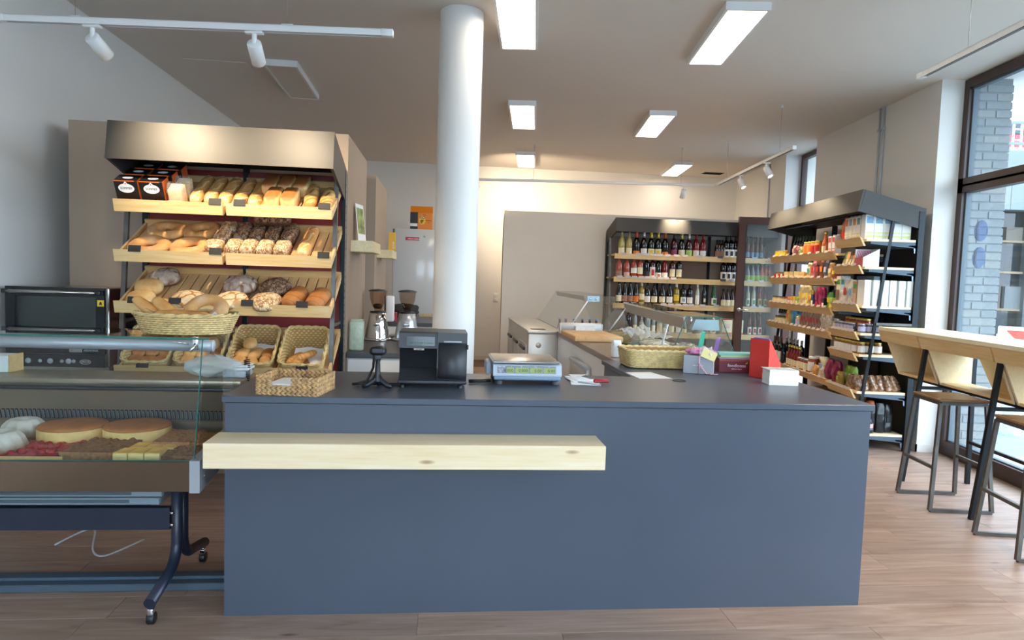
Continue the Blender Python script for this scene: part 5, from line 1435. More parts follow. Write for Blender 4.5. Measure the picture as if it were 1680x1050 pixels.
# ------------------------------------------------------------------ wine rack on the back board
WO = C(3.35, 6.75)
WZ = (1.868, 1.533, 1.150, 0.733)
WB_ = pm('taupe_back_panel', '#9a8778', 0.6)
def wine_rack():
    t = thing('wine_rack', 'wine rack with dark sloping hood and pine front boards', 'rack', WO, TH)
    L = 2.42
    rack_frame(t, (0.0, 0.8, 1.6, L))
    for k in range(3): MB().box(0.018 + k * 0.8, 0.49, 0.15, 0.782 + k * 0.8, 0.50, 2.15).build('back_panel', WB_, t)
    hood(t, -0.01, L + 0.01)
    for x in (-0.01, L - 0.015):
        MB().tube([(x, 0.255, 2.12), (x, 0.04, 0.10), (x, 0.04, 0.0)], 0.0135, sq=True).build('strut', GREYST, t)
    for i, z in enumerate(WZ + (0.30,)):
        for k in range(3):
            x0, x1 = k * 0.8 + 0.004, k * 0.8 + 0.806
            MB().box(x0, 0.02, z - 0.022, x1 - 0.004, 0.46, z).build('shelf_board', PINEX, t)
            MB().hexa([(x0, 0.0, z - 0.068), (x1 - 0.004, 0.0, z - 0.068), (x1 - 0.004, 0.018, z - 0.068), (x0, 0.018, z - 0.068),
                       (x0, -0.01, z + 0.008), (x1 - 0.004, -0.01, z + 0.008), (x1 - 0.004, 0.008, z + 0.008), (x0, 0.008, z + 0.008)]).build('front_board', PINEX, t)
    TG = pm('tag_holder', '#b4aca8', 0.4)
    tm = MB().rbox(-0.042, -0.002, 0, 0.042, 0.001, 0.036, 0.001, 1).mesh('price_tag', TG)
    tb = MB().rbox(-0.042, -0.002, 0, 0.042, 0.001, 0.036, 0.001, 1).mesh('price_tag', pm('dark_tag', '#55504f', 0.5))
    for i, us in enumerate(((3.47, 3.70, 3.81, 3.93, 4.02, 4.14, 4.27, 4.40, 4.62, 4.93, 5.46, 5.70), (3.44, 3.56, 3.66, 3.76, 3.85, 3.945, 4.04, 4.13, 4.24, 4.99, 5.12, 5.40, 5.58), (3.55, 3.66, 3.78, 4.11, 4.22, 4.33, 4.44, 4.53, 4.70, 4.91, 5.48, 5.60), (3.70, 3.83, 3.95, 4.07, 4.20, 4.36, 4.52, 4.72, 5.12))):
        for k, u in enumerate(us):
            place('price_tag', tb if (i, k) in ((0, 9), (1, 9)) else tm, t, (u - 3.35, -0.012, WZ[i] - 0.012), (RAD(-10), 0, 0))
    for k in range(12): MB().box(5.62 - 3.35 + k * 0.012, -0.0115 + 0.002, WZ[0] - 0.045, 5.624 - 3.35 + k * 0.012, -0.009, WZ[0] - 0.025).build('stamp_mark', BLACKP, t) if k % 3 else None
wine_rack()
def wb(row, u, shape, glass, label, cap, desc, lz=(0.03, 0.10), cz=None, ring=None, v=0.085, group=None):
    WCNT[row] = WCNT.get(row, 0) + 1
    nm = ('top', 'second', 'third', 'fourth')[row]
    o = bottle(shape, glass, label, cap, WO + UC * (u - 3.35) + VC * v + Vector((0, 0, WZ[row])), TH,
           f'{desc}, {ORD[WCNT[row] - 1]} along the {nm} wine rack shelf', group or f'bottles on the {nm} wine rack shelf', lz, cz, ring)
    o.scale = (1.17, 1.17, 1.09)
WCNT = {}
r0 = [(3.47, 'burgundy', 'straw', 'cream', None, 'pale straw wine bottle'), (3.58, 'burgundy', 'straw', 'cream', None, 'pale straw wine bottle'), (3.69, 'sparkling', 'dark', 'orange', 'orange', 'dark bottle with orange capsule'),
      (3.80, 'sparkling', 'dark', 'white', 'silver', 'dark sparkling bottle with silver foil'), (3.91, 'sparkling', 'dark', 'cream', 'gold', 'dark sparkling bottle with gold foil'), (4.015, 'sparkling', 'dark', 'cream', 'gold', 'dark sparkling bottle with gold foil'),
      (4.12, 'sparkling', 'dark', 'orange', 'orange', 'dark bottle with bright orange label'), (4.255, 'burgundy', 'wine', 'plum', 'black', 'dark wine bottle with plum label'), (4.37, 'sparkling', 'dark', 'cream', 'gold', 'dark bottle with gold neck'),
      (4.48, 'sparkling', 'wine', 'green', 'silver', 'red-brown bottle with silver neck'), (4.59, 'burgundy', 'red', 'white', 'red', 'bright red bottle with white label'), (4.695, 'burgundy', 'red', 'white', 'red', 'bright red bottle with white label')]
for (u, s, g, l, c, d) in r0: wb(0, u, s, g, l, c, d, (0.008, 0.085) if l != 'orange' else (0.008, 0.05), 0.225 if c and s == 'sparkling' else None, 'yellow' if d.endswith('gold foil') else None)
for k, u in enumerate((4.915, 4.955, 4.995)): wb(0, u, 'beer', 'brown', 'brown', 'black', 'small brown bottle', (0.01, 0.09))
for u in (5.05, 5.125, 5.20): wb(0, u, 'bordeaux', 'black', 'white', 'black', 'black bottle with white pear label', (0.005, 0.115), None, 'black')
for u in (5.385, 5.455, 5.525, 5.595): wb(0, u, 'slim', 'amber', 'blue', 'gold', 'slim amber bottle with blue label', (0.02, 0.09), 0.295)
r1 = [(3.445, 'burgundy', 'rose', 'brown', None, 'rose wine bottle with brown label', (0.005, 0.085)), (3.56, 'burgundy', 'rose', 'pink', 'silver', 'rose wine bottle with pink label', (0.01, 0.07)), (3.665, 'burgundy', 'rose', 'white', 'silver', 'rose wine bottle with white label', (0.06, 0.13)),
      (3.76, 'bordeaux', 'rose', 'cream', 'white', 'slim rose bottle with tall cream label', (0.05, 0.14)), (3.855, 'bordeaux', 'black', 'black', None, 'black bottle with dark label', (0.02, 0.09)), (3.945, 'bordeaux', 'wine', 'white', 'black', 'dark bottle with tall white emblem label', (0.005, 0.15)),
      (4.035, 'burgundy', 'dark', 'white', 'white', 'dark bottle with small deer label', (0.0, 0.075)), (4.13, 'burgundy', 'red', 'white', 'silver', 'red bottle with pinkish white label', (0.01, 0.08)), (4.245, 'bordeaux', 'wine', 'cream', 'black', 'dark red bottle with cream label', (0.03, 0.13)), (4.345, 'bordeaux', 'dark', 'cream', 'black', 'dark green bottle with cream label', (0.03, 0.13))]
for (u, s, g, l, c, d, z) in r1: wb(1, u, s, g, l, c, d, z, None, 'red' if 'emblem' in d else 'brown' if 'deer' in d else None)
for u in (5.02, 5.10, 5.175, 5.245): wb(1, u, 'bordeaux', 'black', 'white', 'black', 'black bottle with white pear label', (0.005, 0.115), None, 'black')
for u in (5.405, 5.48, 5.555): wb(1, u, 'juice', 'grey', 'green', 'green', 'grey juice bottle with green cap', (0.01, 0.085), 0.212)
for u in (5.625, 5.69, 5.745): wb(1, u, 'juice', 'orange', 'green', 'green', 'orange juice bottle with green cap', (0.01, 0.085), 0.212)
r2 = [('flute', 'dark', 'cream', 'dark bottle with cream label'), ('flute', 'dark', 'brown', 'dark bottle with brown label'), ('flute', 'dark', 'brown', 'dark bottle with brown label'), ('flute', 'dark', 'orange', 'dark bottle with orange label'), ('bordeaux', 'gold', 'cream', 'golden bottle with white capsule'),
      ('burgundy', 'dark', 'white', 'dark bottle with white label'), ('burgundy', 'dark', 'cream', 'dark bottle with narrow cream label'), ('burgundy', 'dark', 'cream', 'dark bottle with green-edged label'), ('burgundy', 'dark', 'white', 'dark bottle with plain white label'), ('bordeaux', 'gold', 'yellow', 'golden bottle with yellow label'), ('bordeaux', 'dark', 'white', 'dark bottle with blue marked label'), ('bordeaux', 'dark', 'white', 'dark bottle with white label')]
for u, (s, g, l, d) in zip((3.46, 3.545, 3.63, 3.715, 3.80, 3.885, 3.99, 4.11, 4.22, 4.325, 4.43, 4.53), r2):
    wb(2, u, s, g, l, 'white' if g == 'gold' else 'black', d, (0.03, 0.11) if g != 'gold' else (0.06, 0.14), None, 'blue' if 'blue' in d else None)
wb(2, 4.645, 'slim', 'pale', 'white', 'white', 'slim pale clear bottle', (0.02, 0.14))
wb(2, 4.75, 'slim', 'black', 'black', 'black', 'slim black bottle', (0.03, 0.12), None, 'cream')
wb(2, 4.90, 'flute', 'green', 'white', 'green', 'green bottle with apple label', (0.02, 0.11), None, 'apple')
for u in (5.045, 5.115, 5.185): wb(2, u, 'juice', 'brown', 'cream', 'black', 'small brown bottle with cream label', (0.01, 0.09), 0.215)
for u in (5.425, 5.515): wb(2, u, 'slim', 'pale', 'white', 'gold', 'pale clear bottle with apple label', (0.02, 0.12), 0.295, 'apple')
for u in (5.61, 5.695): wb(2, u, 'slim', 'syrup', 'green', 'gold', 'red syrup bottle with green label', (0.02, 0.12), 0.295, 'red')
for k, (u, g, s) in enumerate(((3.62, 'black', 'bordeaux'), (3.72, 'clear', 'slim'), (3.82, 'clear', 'juice'), (3.91, 'clear', 'bordeaux'), (4.0, 'clear', 'slim'), (4.09, 'clear', 'bordeaux'), (4.17, 'clear', 'slim'), (4.27, 'grey', 'bordeaux'), (4.38, 'grey', 'juice'), (4.47, 'grey', 'juice'), (4.91, 'clear', 'bordeaux'))):
    wb(3, u, s, g, ('white', 'cream')[k % 2] if k else 'plum', 'black' if g == 'black' else 'silver', f'{"dark" if g == "black" else "pale clear"} spirit bottle with {"plum" if not k else "white" if k % 2 == 0 else "cream"} label', (0.01, 0.07 + 0.03 * (k % 3)), None, 'brown' if k in (3, 10) else None)
for k, u in enumerate((5.475, 5.555, 5.635)): wb(3, u, 'slim', 'amber', 'white', 'gold', 'slim amber bottle with fruit label', (0.01, 0.11), 0.295, 'red')
for k, u in enumerate((5.03, 5.20)):
    t = thing('gift_pack', f'cream gift pack with orange foot, {ORD[k]} of two on the wine rack', 'box', WO + UC * (u - 3.35) + VC * 0.03 + Vector((0, 0, WZ[3])), TH, 'gift packs on the wine rack')
    MB().rbox(0, 0, 0, 0.155, 0.10, 0.235, 0.002, 1).build('pack_body', pm('pack_cream', '#efe6c3', 0.6, var=0.06, vs=30), t)
    MB().box(0.002, -0.001, 0.002, 0.153, 0, 0.035).build('orange_foot', LM['orange'], t)
    MB().box(0.0, -0.001, 0.22, 0.155, 0, 0.235).build('red_top', LM['red'], t)
    MB().box(0.035, -0.001, 0.09, 0.12, 0, 0.16).build('print', pm('pack_print', '#e2cfc0', 0.6, var=0.2, vs=60), t)
for k, u in enumerate((4.80, 4.93, 5.04, 5.17, 5.40, 5.55)):
    o = bottle('bordeaux', 'green', 'white', None, WO + UC * (u - 3.35) + VC * 0.32 + Vector((0, 0, 0.345)), (RAD(78), 0, TH + RAD(8 * (k % 3) - 8)), f'green wine bottle lying on the lowest wine rack shelf, {ORD[k]} along', 'green bottles lying on the lowest shelf', (0.05, 0.12))
# ------------------------------------------------------------------ grocery rack along the window wall
GO = Vector((2.97, 8.72, 0)); GR = RAD(-90)
GL = 2.39
NZ = (1.942, 1.690, 1.333, 1.083, 0.886, 0.545, 0.155)
FZ = (1.832, 1.575, 1.277, 1.037, 0.565)
GB_ = pm('black_green_back', '#10181a', 0.5)
def grocery_rack():
    t = thing('grocery_rack', 'grocery rack with dark hood along the window wall', 'rack', GO, GR)
    rack_frame(t, (0.0, 0.6, 1.215, 1.83, GL), y0=0.47, y1=0.52)
    for x0, x1 in ((1.235, 1.812), (1.848, GL - 0.018)): MB().box(x0, 0.495, 0.12, x1, 0.505, 2.2).build('back_panel', GB_, t)
    hood(t, -0.02, GL + 0.01)
    for x in (0.0, GL - 0.012):
        MB().tube([(x, 0.255, 2.13), (x, 0.03, 0.06), (x, 0.03, 0.0)], 0.0135, sq=True).build('strut', BLACKST, t)
    MB().tube([(GL + 0.002, 0.48, 1.17), (GL + 0.002, 0.15, 1.17)], 0.012, sq=True).build('cross_bar', GREYST, t)
    def shelf(x0, x1, z, trim=True):
        MB().box(x0, 0.02, z - 0.022, x1, 0.46, z).build('shelf_board', PINEPALE, t)
        MB().hexa([(x0, 0.06, z - 0.045), (x1, 0.06, z - 0.045), (x1, 0.46, z - 0.075), (x0, 0.46, z - 0.075), (x0, 0.06, z - 0.024), (x1, 0.06, z - 0.024), (x1, 0.46, z - 0.024), (x0, 0.46, z - 0.024)]).build('shelf_tray', BLUEGREY, t)
        if trim:
            MB().hexa([(x0 + 0.003, 0.0, z - 0.066), (x1 - 0.002, 0.0, z - 0.066), (x1 - 0.002, 0.018, z - 0.066), (x0 + 0.003, 0.018, z - 0.066),
                       (x0 + 0.003, -0.04, z + 0.012), (x1 - 0.002, -0.04, z + 0.012), (x1 - 0.002, -0.022, z + 0.012), (x0 + 0.003, -0.022, z + 0.012)]).build('front_board', PINEX, t)
    for i, z in enumerate(NZ):
        shelf(1.835, GL, z, i < 6)
        MB().prism([(0.40, z - 0.05), (0.46, z - 0.05), (0.46, z - 0.12), (0.45, z - 0.12), (0.445, z - 0.065), (0.40, z - 0.06)], GL - 0.004, GL, 'x').build('bracket', pm('blue_steel_bracket', '#7d93ad', 0.35, 0.5), t)
    for z in FZ:
        for a, b in ((0.0, 0.598), (0.602, 1.213), (1.217, 1.828)): shelf(a, b, z)
    MB().rbox(1.25, -0.02, 0.0, 1.80, 0.40, 0.42, 0.004, 1).build('base_box', PINEX, t)
    TG = pm('tag_holder_pinkish', '#b3a49c', 0.4)
    tm = MB().rbox(-0.026, -0.002, 0, 0.026, 0.001, 0.027, 0.001, 1).mesh('price_tag', TG)
    for z, n in zip(NZ[:6], (1, 3, 5, 6, 6, 6)):
        for k in range(n): place('price_tag', tm, t, (1.90 + 0.47 * (k + 0.5) / n, -0.040, z + 0.004), (RAD(-25), 0, RAD(18)))
    for i, (z, n) in enumerate(zip(FZ, (8, 10, 12, 14, 9))):
        for k in range(n): place('price_tag', tm, t, (0.06 + 1.72 * (k + 0.5) / n, -0.040, z + 0.004), (RAD(-25), 0, RAD(14)))
grocery_rack()
def gp(X, Y, z): return Vector((X, Y, z))
def carton(loc, rot, lab, grp, front='blue', w=0.072, d=0.072, h=0.205, cap=True, body='#eeeee8', band='#dfe48a'):
    t = thing('drink_carton', lab, 'carton', loc, rot, grp)
    t.scale = (1.12, 1.12, 1.1)
    b = pm('carton_' + body[1:], body, 0.45)
    place('carton_body', cached(('cb', body, w, d, h), lambda: MB().rbox(-w / 2, -d / 2, 0, w / 2, d / 2, h, 0.002, 1).mesh('carton_body', b)), t)
    place('print_patch', cached(('cp', front, w, d, h), lambda: MB().box(-w / 2 + 0.008, -d / 2 - 0.0008, h * 0.64, w / 2 - 0.008, -d / 2, h * 0.92).mesh('print_patch', LM[front])), t)
    place('print_band', cached(('cq', band, w, d, h), lambda: MB().box(-w / 2 + 0.004, -d / 2 - 0.0008, h * 0.08, w / 2 - 0.004, -d / 2, h * 0.16).box(-w / 2 + 0.004, -d / 2 - 0.0008, h * 0.24, w / 2 - 0.004, -d / 2, h * 0.29).mesh('print_band', pm('band_' + band[1:], band, 0.5))), t)
    if cap: place('screw_cap', cached('cc', lambda: MB().lathe([(0.015, 0), (0.015, 0.014), (0, 0.014)], 12).mesh('screw_cap', CM['white'])), t, (0.005, 0.01, h))
    return t
def pbox(loc, rot, lab, grp, body, patch=None, w=0.06, d=0.12, h=0.2, name='grocery_box', top=None):
    t = thing(name, lab, 'box', loc, rot, grp)
    t.scale = (1.12, 1.12, 1.1)
    m = pm('pb_' + body[1:], body, 0.5)
    place('box_body', cached(('pb', body, w, d, h), lambda: MB().rbox(-w / 2, -d / 2, 0, w / 2, d / 2, h, 0.0015, 1).mesh('box_body', m)), t)
    if patch: place('print_patch', cached(('pp', patch, w, d, h), lambda: MB().box(-w * 0.38, -d / 2 - 0.0008, h * 0.12, w * 0.38, -d / 2, h * 0.5).mesh('print_patch', LM[patch])), t)
    if top: place('print_title', cached(('pt', top, w, d, h), lambda: MB().box(-w * 0.38, -d / 2 - 0.0008, h * 0.7, w * 0.38, -d / 2, h * 0.88).mesh('print_title', LM[top])), t)
    return t
def jar(loc, rot, lab, grp, fill, lid, label='white', r=0.034, h=0.105):
    t = thing('jam_jar', lab, 'jar', loc, rot, grp)
    t.scale = (1.12, 1.12, 1.1)
    m = pm('fill_' + fill[1:], fill, 0.12, spec=0.6, coat=0.3)
    place('jar_glass', cached(('j', fill, r, h), lambda: MB().lathe([(0, 0.002), (r * 0.9, 0), (r, 0.004), (r, h * 0.78), (r * 0.86, h * 0.86), (r * 0.86, h * 0.88), (0, h * 0.88)], 14).mesh('jar_glass', m)), t)
    place('jar_lid', cached(('jl', lid, r, h), lambda: MB().lathe([(r * 0.9, h * 0.86), (r * 0.92, h * 0.87), (r * 0.92, h * 0.985), (r * 0.86, h), (0, h)], 14).mesh('jar_lid', CM[lid])), t)
    if label: place('jar_label', cached(('jx', label, r, h), lambda: MB().lathe([(r + 0.0007, h * 0.14), (r + 0.0007, h * 0.68)], 10, a0=RAD(-165), a1=RAD(-15)).mesh('jar_label', LM[label])), t)
    return t
def pouch(loc, rot, lab, grp, col, patch=None, w=0.09, d=0.05, h=0.16, seed=0, mat=None, name='food_pouch', tiltx=0.0):
    t = thing(name, lab, 'pouch', loc, (tiltx, 0, rot) if tiltx else rot, grp)
    t.scale = (1.12, 1.12, 1.1)
    m = mat or pm('pouch_' + col[1:], col, 0.3, var=0.25, vs=35)
    place('pouch_body', cached(('po', col, w, d, h, seed % 3), lambda: pillow_bag(w, d, h, seed % 3, 12, 0.22).mesh('pouch_body', m)), t)
    if patch:
        def mk():
            return MB().grid(lambda a, b: (-w * 0.27 + w * 0.54 * a, -d / 2 - 0.004 - 0.003 * math.sin(pi * a), h * (0.36 + 0.28 * b)), 5, 4).mesh('print_patch', LM[patch])
        place('print_patch', cached(('pq', patch, w, d, h), mk), t)
    return t
NB = 'of the near grocery bay'; FB = 'of the far grocery bay'
FR = RAD(-90)          # facing the aisle
EN = 0.0               # facing the near end of the rack
# near bay, top shelf
for i, X in enumerate((3.035, 3.118, 3.201, 3.284, 3.367)):
    carton(gp(X, 6.42, NZ[0]), EN, f'white oat drink carton with blue print, {ORD[i]} from the aisle on the top near shelf', 'oat drink cartons', 'blue')
for i, (Y, f, bd) in enumerate(((6.515, 'teal', '#e8d36a'), (6.595, 'orange', '#e7c9a0'), (6.675, 'blue', '#dfe48a'), (6.755, 'orange', '#e7c9a0'))):
    carton(gp(3.03, Y, NZ[0]), FR, f'slim plant drink carton facing the aisle, {ORD[i]} from the near end', 'plant drink cartons', f, 0.065, 0.065, 0.20, True, '#ece6d8', bd)
pouch(gp(3.035, 6.845, NZ[0]), FR, 'tall red snack pouch beside the drink cartons', None, '#c9361f', 'orange', 0.085, 0.06, 0.215, 1)
# near bay, second shelf
t = thing('display_box', 'white display box with pink striped inside on the near bay', 'display box', gp(2.985, 6.36, NZ[1]), 0)
MB().add([(0.0, 0, 0), (0.145, 0, 0), (0.145, 0, 0.165), (0.0, 0, 0.085), (0, 0.003, 0), (0.145, 0.003, 0), (0.145, 0.003, 0.165), (0, 0.003, 0.085)], [(0, 1, 2, 3), (7, 6, 5, 4), (0, 3, 7, 4), (1, 5, 6, 2), (3, 2, 6, 7), (0, 4, 5, 1)]).build('end_wall', WHITEP, t)
MB().add([(0.0, 0.157, 0), (0.145, 0.157, 0), (0.145, 0.157, 0.165), (0.0, 0.157, 0.165)], [(0, 1, 2, 3)]).build('rear_wall', WHITEP, t)
MB().box(0.142, 0.003, 0, 0.145, 0.157, 0.165).build('back_wall', WHITEP, t)
MB().box(0.0, 0.003, 0, 0.003, 0.157, 0.085).build('front_wall', pm('display_red', '#b94d57', 0.5), t)
MB().box(0.003, 0.003, 0, 0.142, 0.157, 0.003).build('bottom_wall', WHITEP, t)
for k in range(9): MB().obox((0.012 + k * 0.0145, 0.155, 0.10), (0.006, 0.002, 0.11), Matrix.Rotation(0.2, 3, 'Y')).build('pink_stripe', pm('stripe_pink', '#dd6a9c', 0.5), t)
for i, (Y, c) in enumerate(((6.60, '#5c3b52'), (6.67, '#c98f4a'), (6.735, '#7a4a2c'), (6.80, '#d8a262'), (6.86, '#8f9a4c'))):
    pbox(gp(3.04, Y, NZ[1]), (RAD(-16), 0, FR), f'leaning chocolate bar box, {ORD[i]} from the striped display box', 'leaning bar boxes', c, 'cream', 0.055, 0.035, 0.14)
# near bay, third shelf
for i, X in enumerate((3.035, 3.115, 3.195, 3.265, 3.345, 3.42)):
    pbox(gp(X, 6.41, NZ[2]), EN, f'plain white upright box, {ORD[i]} from the aisle on the third near shelf', 'white upright boxes', '#e9e9e4', None, 0.052, 0.12, 0.215)
pbox(gp(3.03, 6.875, NZ[2]), FR, 'beige cereal box with picture at the far end of the third near shelf', None, '#e4d8c2', 'brown', 0.085, 0.05, 0.245, top='apple')
pbox(gp(3.03, 6.78, NZ[2]), FR, 'light blue cereal box beside the beige cereal box', None, '#b6cfdc', 'white', 0.07, 0.05, 0.245, top='teal')
pouch(gp(3.025, 6.695, NZ[2]), FR, 'white and dark red flour pouch on the third near shelf', None, '#cfc4bc', 'red', 0.095, 0.06, 0.225, 2)
pouch(gp(3.025, 6.60, NZ[2]), FR, 'cream muesli pouch with blue print on the third near shelf', None, '#ddd3bf', 'blue', 0.085, 0.055, 0.215, 0)
pbox(gp(3.03, 6.525, NZ[2]), FR, 'brown and green grain pack beside the white boxes', None, '#b58f6c', 'pink', 0.07, 0.05, 0.20, top='apple')
for i in range(6): pbox(gp(3.20 + 0.0 * i, 6.55 + 0.058 * i, NZ[2]), FR, f'small blue-grey box in the second row, {ORD[i]} from the near end', 'blue-grey boxes', '#8fa7b5', 'teal', 0.05, 0.05, 0.25)
# near bay, jars
for i, Y in enumerate((6.86, 6.785, 6.71, 6.635, 6.56)): jar(gp(3.02, Y, NZ[3]), FR, f'white and blue spread jar in the front row, {ORD[i]} from the far end', 'blue labelled jars', '#4a5560', 'silver', 'lilac', 0.033, 0.075)
for i, X in enumerate((3.035, 3.11, 3.185)): jar(gp(X, 6.41, NZ[3]), EN, f'white and blue spread jar at the near end, {ORD[i]} from the aisle', 'blue labelled jars', '#4a5560', 'silver', 'lilac', 0.033, 0.075)
for i, Y in enumerate((6.86, 6.785, 6.71, 6.635, 6.56, 6.485)): jar(gp(3.12, Y, NZ[3]), FR, f'tomato sauce jar in the second row, {ORD[i]} from the far end', 'tomato sauce jars', '#8e2c14', 'gold', 'orange', 0.033, 0.115)
for i, Y in enumerate((6.86, 6.785, 6.71, 6.635, 6.56, 6.485)): jar(gp(3.03, Y, NZ[4]), FR, f'honey jar with green mark on the fifth near shelf, {ORD[i]} from the far end', 'honey jars', '#8c5a1c', 'gold', 'white', 0.033, 0.10)
for i, X in enumerate((3.04, 3.115, 3.19)): jar(gp(X, 6.405, NZ[4]), EN, f'honey jar at the near end of the fifth shelf, {ORD[i]} from the aisle', 'honey jars', '#8c5a1c', 'gold', 'white', 0.033, 0.10)
# near bay, sixth shelf: nut bags and packs
NUTM = pm('nut_mix', '#8f6a4c', 0.22, var=0.9, vs=48, bm=1.0, bs=55, coat=0.8)
for i, X in enumerate((3.06, 3.13, 3.20, 3.27, 3.335, 3.395)):
    pouch(gp(X, 6.40 + 0.01 * (i % 2), NZ[5]), RAD(38), f'clear bag of mixed nuts, {ORD[i]} from the aisle on the sixth shelf', 'nut bags', '#8a5f42', None, 0.11, 0.05, 0.135, i, NUTM, 'nut_bag', RAD(-22))
pouch(gp(3.03, 6.50, NZ[5]), FR, 'clear nut bag facing the aisle at the near end', None, '#8a5f42', None, 0.10, 0.06, 0.12, 1, NUTM, 'nut_bag')
pouch(gp(3.05, 6.60, NZ[5]), FR, 'brown grain pouch low on the near bay', None, '#7c5a34', None, 0.07, 0.05, 0.10, 2)
pouch(gp(3.10, 6.64, NZ[5]), FR, 'green and white crisp pouch, closer of the green pair', None, '#8db53a', 'white', 0.085, 0.06, 0.175, 0)
pouch(gp(3.10, 6.74, NZ[5]), FR, 'green and white crisp pouch, farther of the green pair', None, '#8db53a', 'white', 0.085, 0.06, 0.175, 1)
pouch(gp(3.02, 6.74, NZ[5]), FR, 'colourful leaning snack pouch under the honey jars', None, '#a8853a', 'green', 0.075, 0.05, 0.12, 2)
pouch(gp(3.03, 6.84, NZ[5]), FR, 'large dark red crisp pouch at the bay joint', None, '#7d1030', 'plum', 0.11, 0.07, 0.20, 1)
for i, (X, Y, h) in enumerate(((3.17, 6.43, 0.24), (3.25, 6.42, 0.25), (3.33, 6.44, 0.24))):
    t = pouch(gp(X, Y, NZ[6]), RAD(10 * i - 8), f'black bag with orange foot on the lowest shelf, {ORD[i]} from the aisle', 'black bags on the lowest shelf', '#17191d', 'black', 0.085, 0.07, h, i, name='coffee_bag')
    MB().lathe([(0.030, 0.0), (0.036, 0.004), (0.0405, 0.07), (0.039, 0.072)], 14, sy=0.85).build('orange_pot', pm('terracotta', '#b0592c', 0.6), t)
pouch(gp(3.13, 6.37, NZ[6]), 0.3, 'small black and pink snack bag in front of the black bags', None, '#23252b', 'pink', 0.09, 0.06, 0.13, 2, name='snack_bag')
o = thing('terracotta_pot', 'round terracotta lid resting above the black bags', 'pot', gp(3.17, 6.43, NZ[6] + 0.245), 0)
MB().lathe([(0, 0), (0.030, 0.002), (0.038, 0.02), (0.032, 0.045), (0, 0.05)], 18).build('pot_body', pm('terracotta', '#b0592c', 0.6), o)
# far bay, top shelf
for i, Y in enumerate((8.66, 8.60, 8.54, 8.48, 8.42, 8.36)): jar(gp(3.01, Y, FZ[0]), FR, f'small yellow labelled jar, {ORD[i]} from the entrance on the top far shelf', 'yellow jars', '#c79a2c', 'gold', 'yellow', 0.028, 0.075)
for i in range(5):
    for j in range(2): bottle('beer', 'black', 'plum', 'dgreen', gp(3.10 + 0.075 * j, 8.32 - 0.085 * i, FZ[0]), FR, f'small dark bottle with green cap, {("front", "rear")[j]} row, {ORD[i]} from the entrance', 'dark bottles on the top far shelf', (0.02, 0.10), 0.19, name='juice_bottle')
for i, (Y, c, p) in enumerate(((8.06, '#c98a80', 'pink'), (7.96, '#b96a86', 'plum'), (7.87, '#a7b06a', 'green'))): pouch(gp(3.01, Y, FZ[0]), FR, f'{("rosy", "plum pink", "olive green")[i]} tea pouch on the top far shelf', 'tea pouches', c, p, 0.085, 0.05, 0.115 - 0.01 * i, i)
for i, Y in enumerate((7.73, 7.63, 7.53, 7.43)): jar(gp(3.01, Y, FZ[0]), FR, f'orange vegetable jar, {ORD[i]} from the entrance on the top far shelf', 'orange jars', '#d97a2c', 'gold', 'orange' if i < 2 else 'red', 0.036, 0.135)
bottle('juice', 'orange', 'cream', 'gold', gp(3.01, 7.26, FZ[0]), FR, 'bright orange juice bottle beside the white and red cartons', None, (0.02, 0.085), 0.212, name='juice_bottle')
for i, Y in enumerate((7.10, 7.01)): carton(gp(3.02, Y, FZ[0]), FR, f'white and red carton at the bay joint, {ORD[i]} from the orange bottle', 'white and red cartons', 'red', 0.06, 0.06, 0.16, True, '#d9d3cf', '#c8503c')
# far bay, second shelf
for i, Y in enumerate((8.63, 8.56, 8.49, 8.42, 8.35)): jar(gp(3.01, Y, FZ[1]), FR, f'small cream labelled jar, {ORD[i]} from the entrance on the second far shelf', 'cream jars', '#7a5a34', 'brown', 'cream' if i % 2 else 'red', 0.030, 0.075)
for i, (Y, c) in enumerate(((8.24, '#e0c27e'), (8.10, '#dcb878'), (7.93, '#e4cc8c'), (7.78, '#d8a85c'))): pbox(gp(3.02, Y, FZ[1]), FR, f'flat yellow cracker box, {ORD[i]} from the entrance', 'cracker boxes', c, 'cream', 0.13, 0.07, 0.075 - 0.01 * (i % 2))
for i, (Y, c, p, h) in enumerate(((7.62, '#e3cf9e', 'teal', 0.16), (7.50, '#d77a86', 'red', 0.175), (7.38, '#6a3826', 'red', 0.18), (7.28, '#7d4a34', 'orange', 0.185), (7.18, '#5a5f6a', 'lilac', 0.175), (7.07, '#c99a60', 'cream', 0.15), (6.98, '#9a4a34', 'yellow', 0.12))):
    pouch(gp(3.02, Y, FZ[1]), FR, f'{("cream", "pink", "red-brown", "brown", "slate grey", "tan", "rust")[i]} biscuit pouch on the second far shelf', 'biscuit pouches', c, p, 0.095, 0.05, h, i)
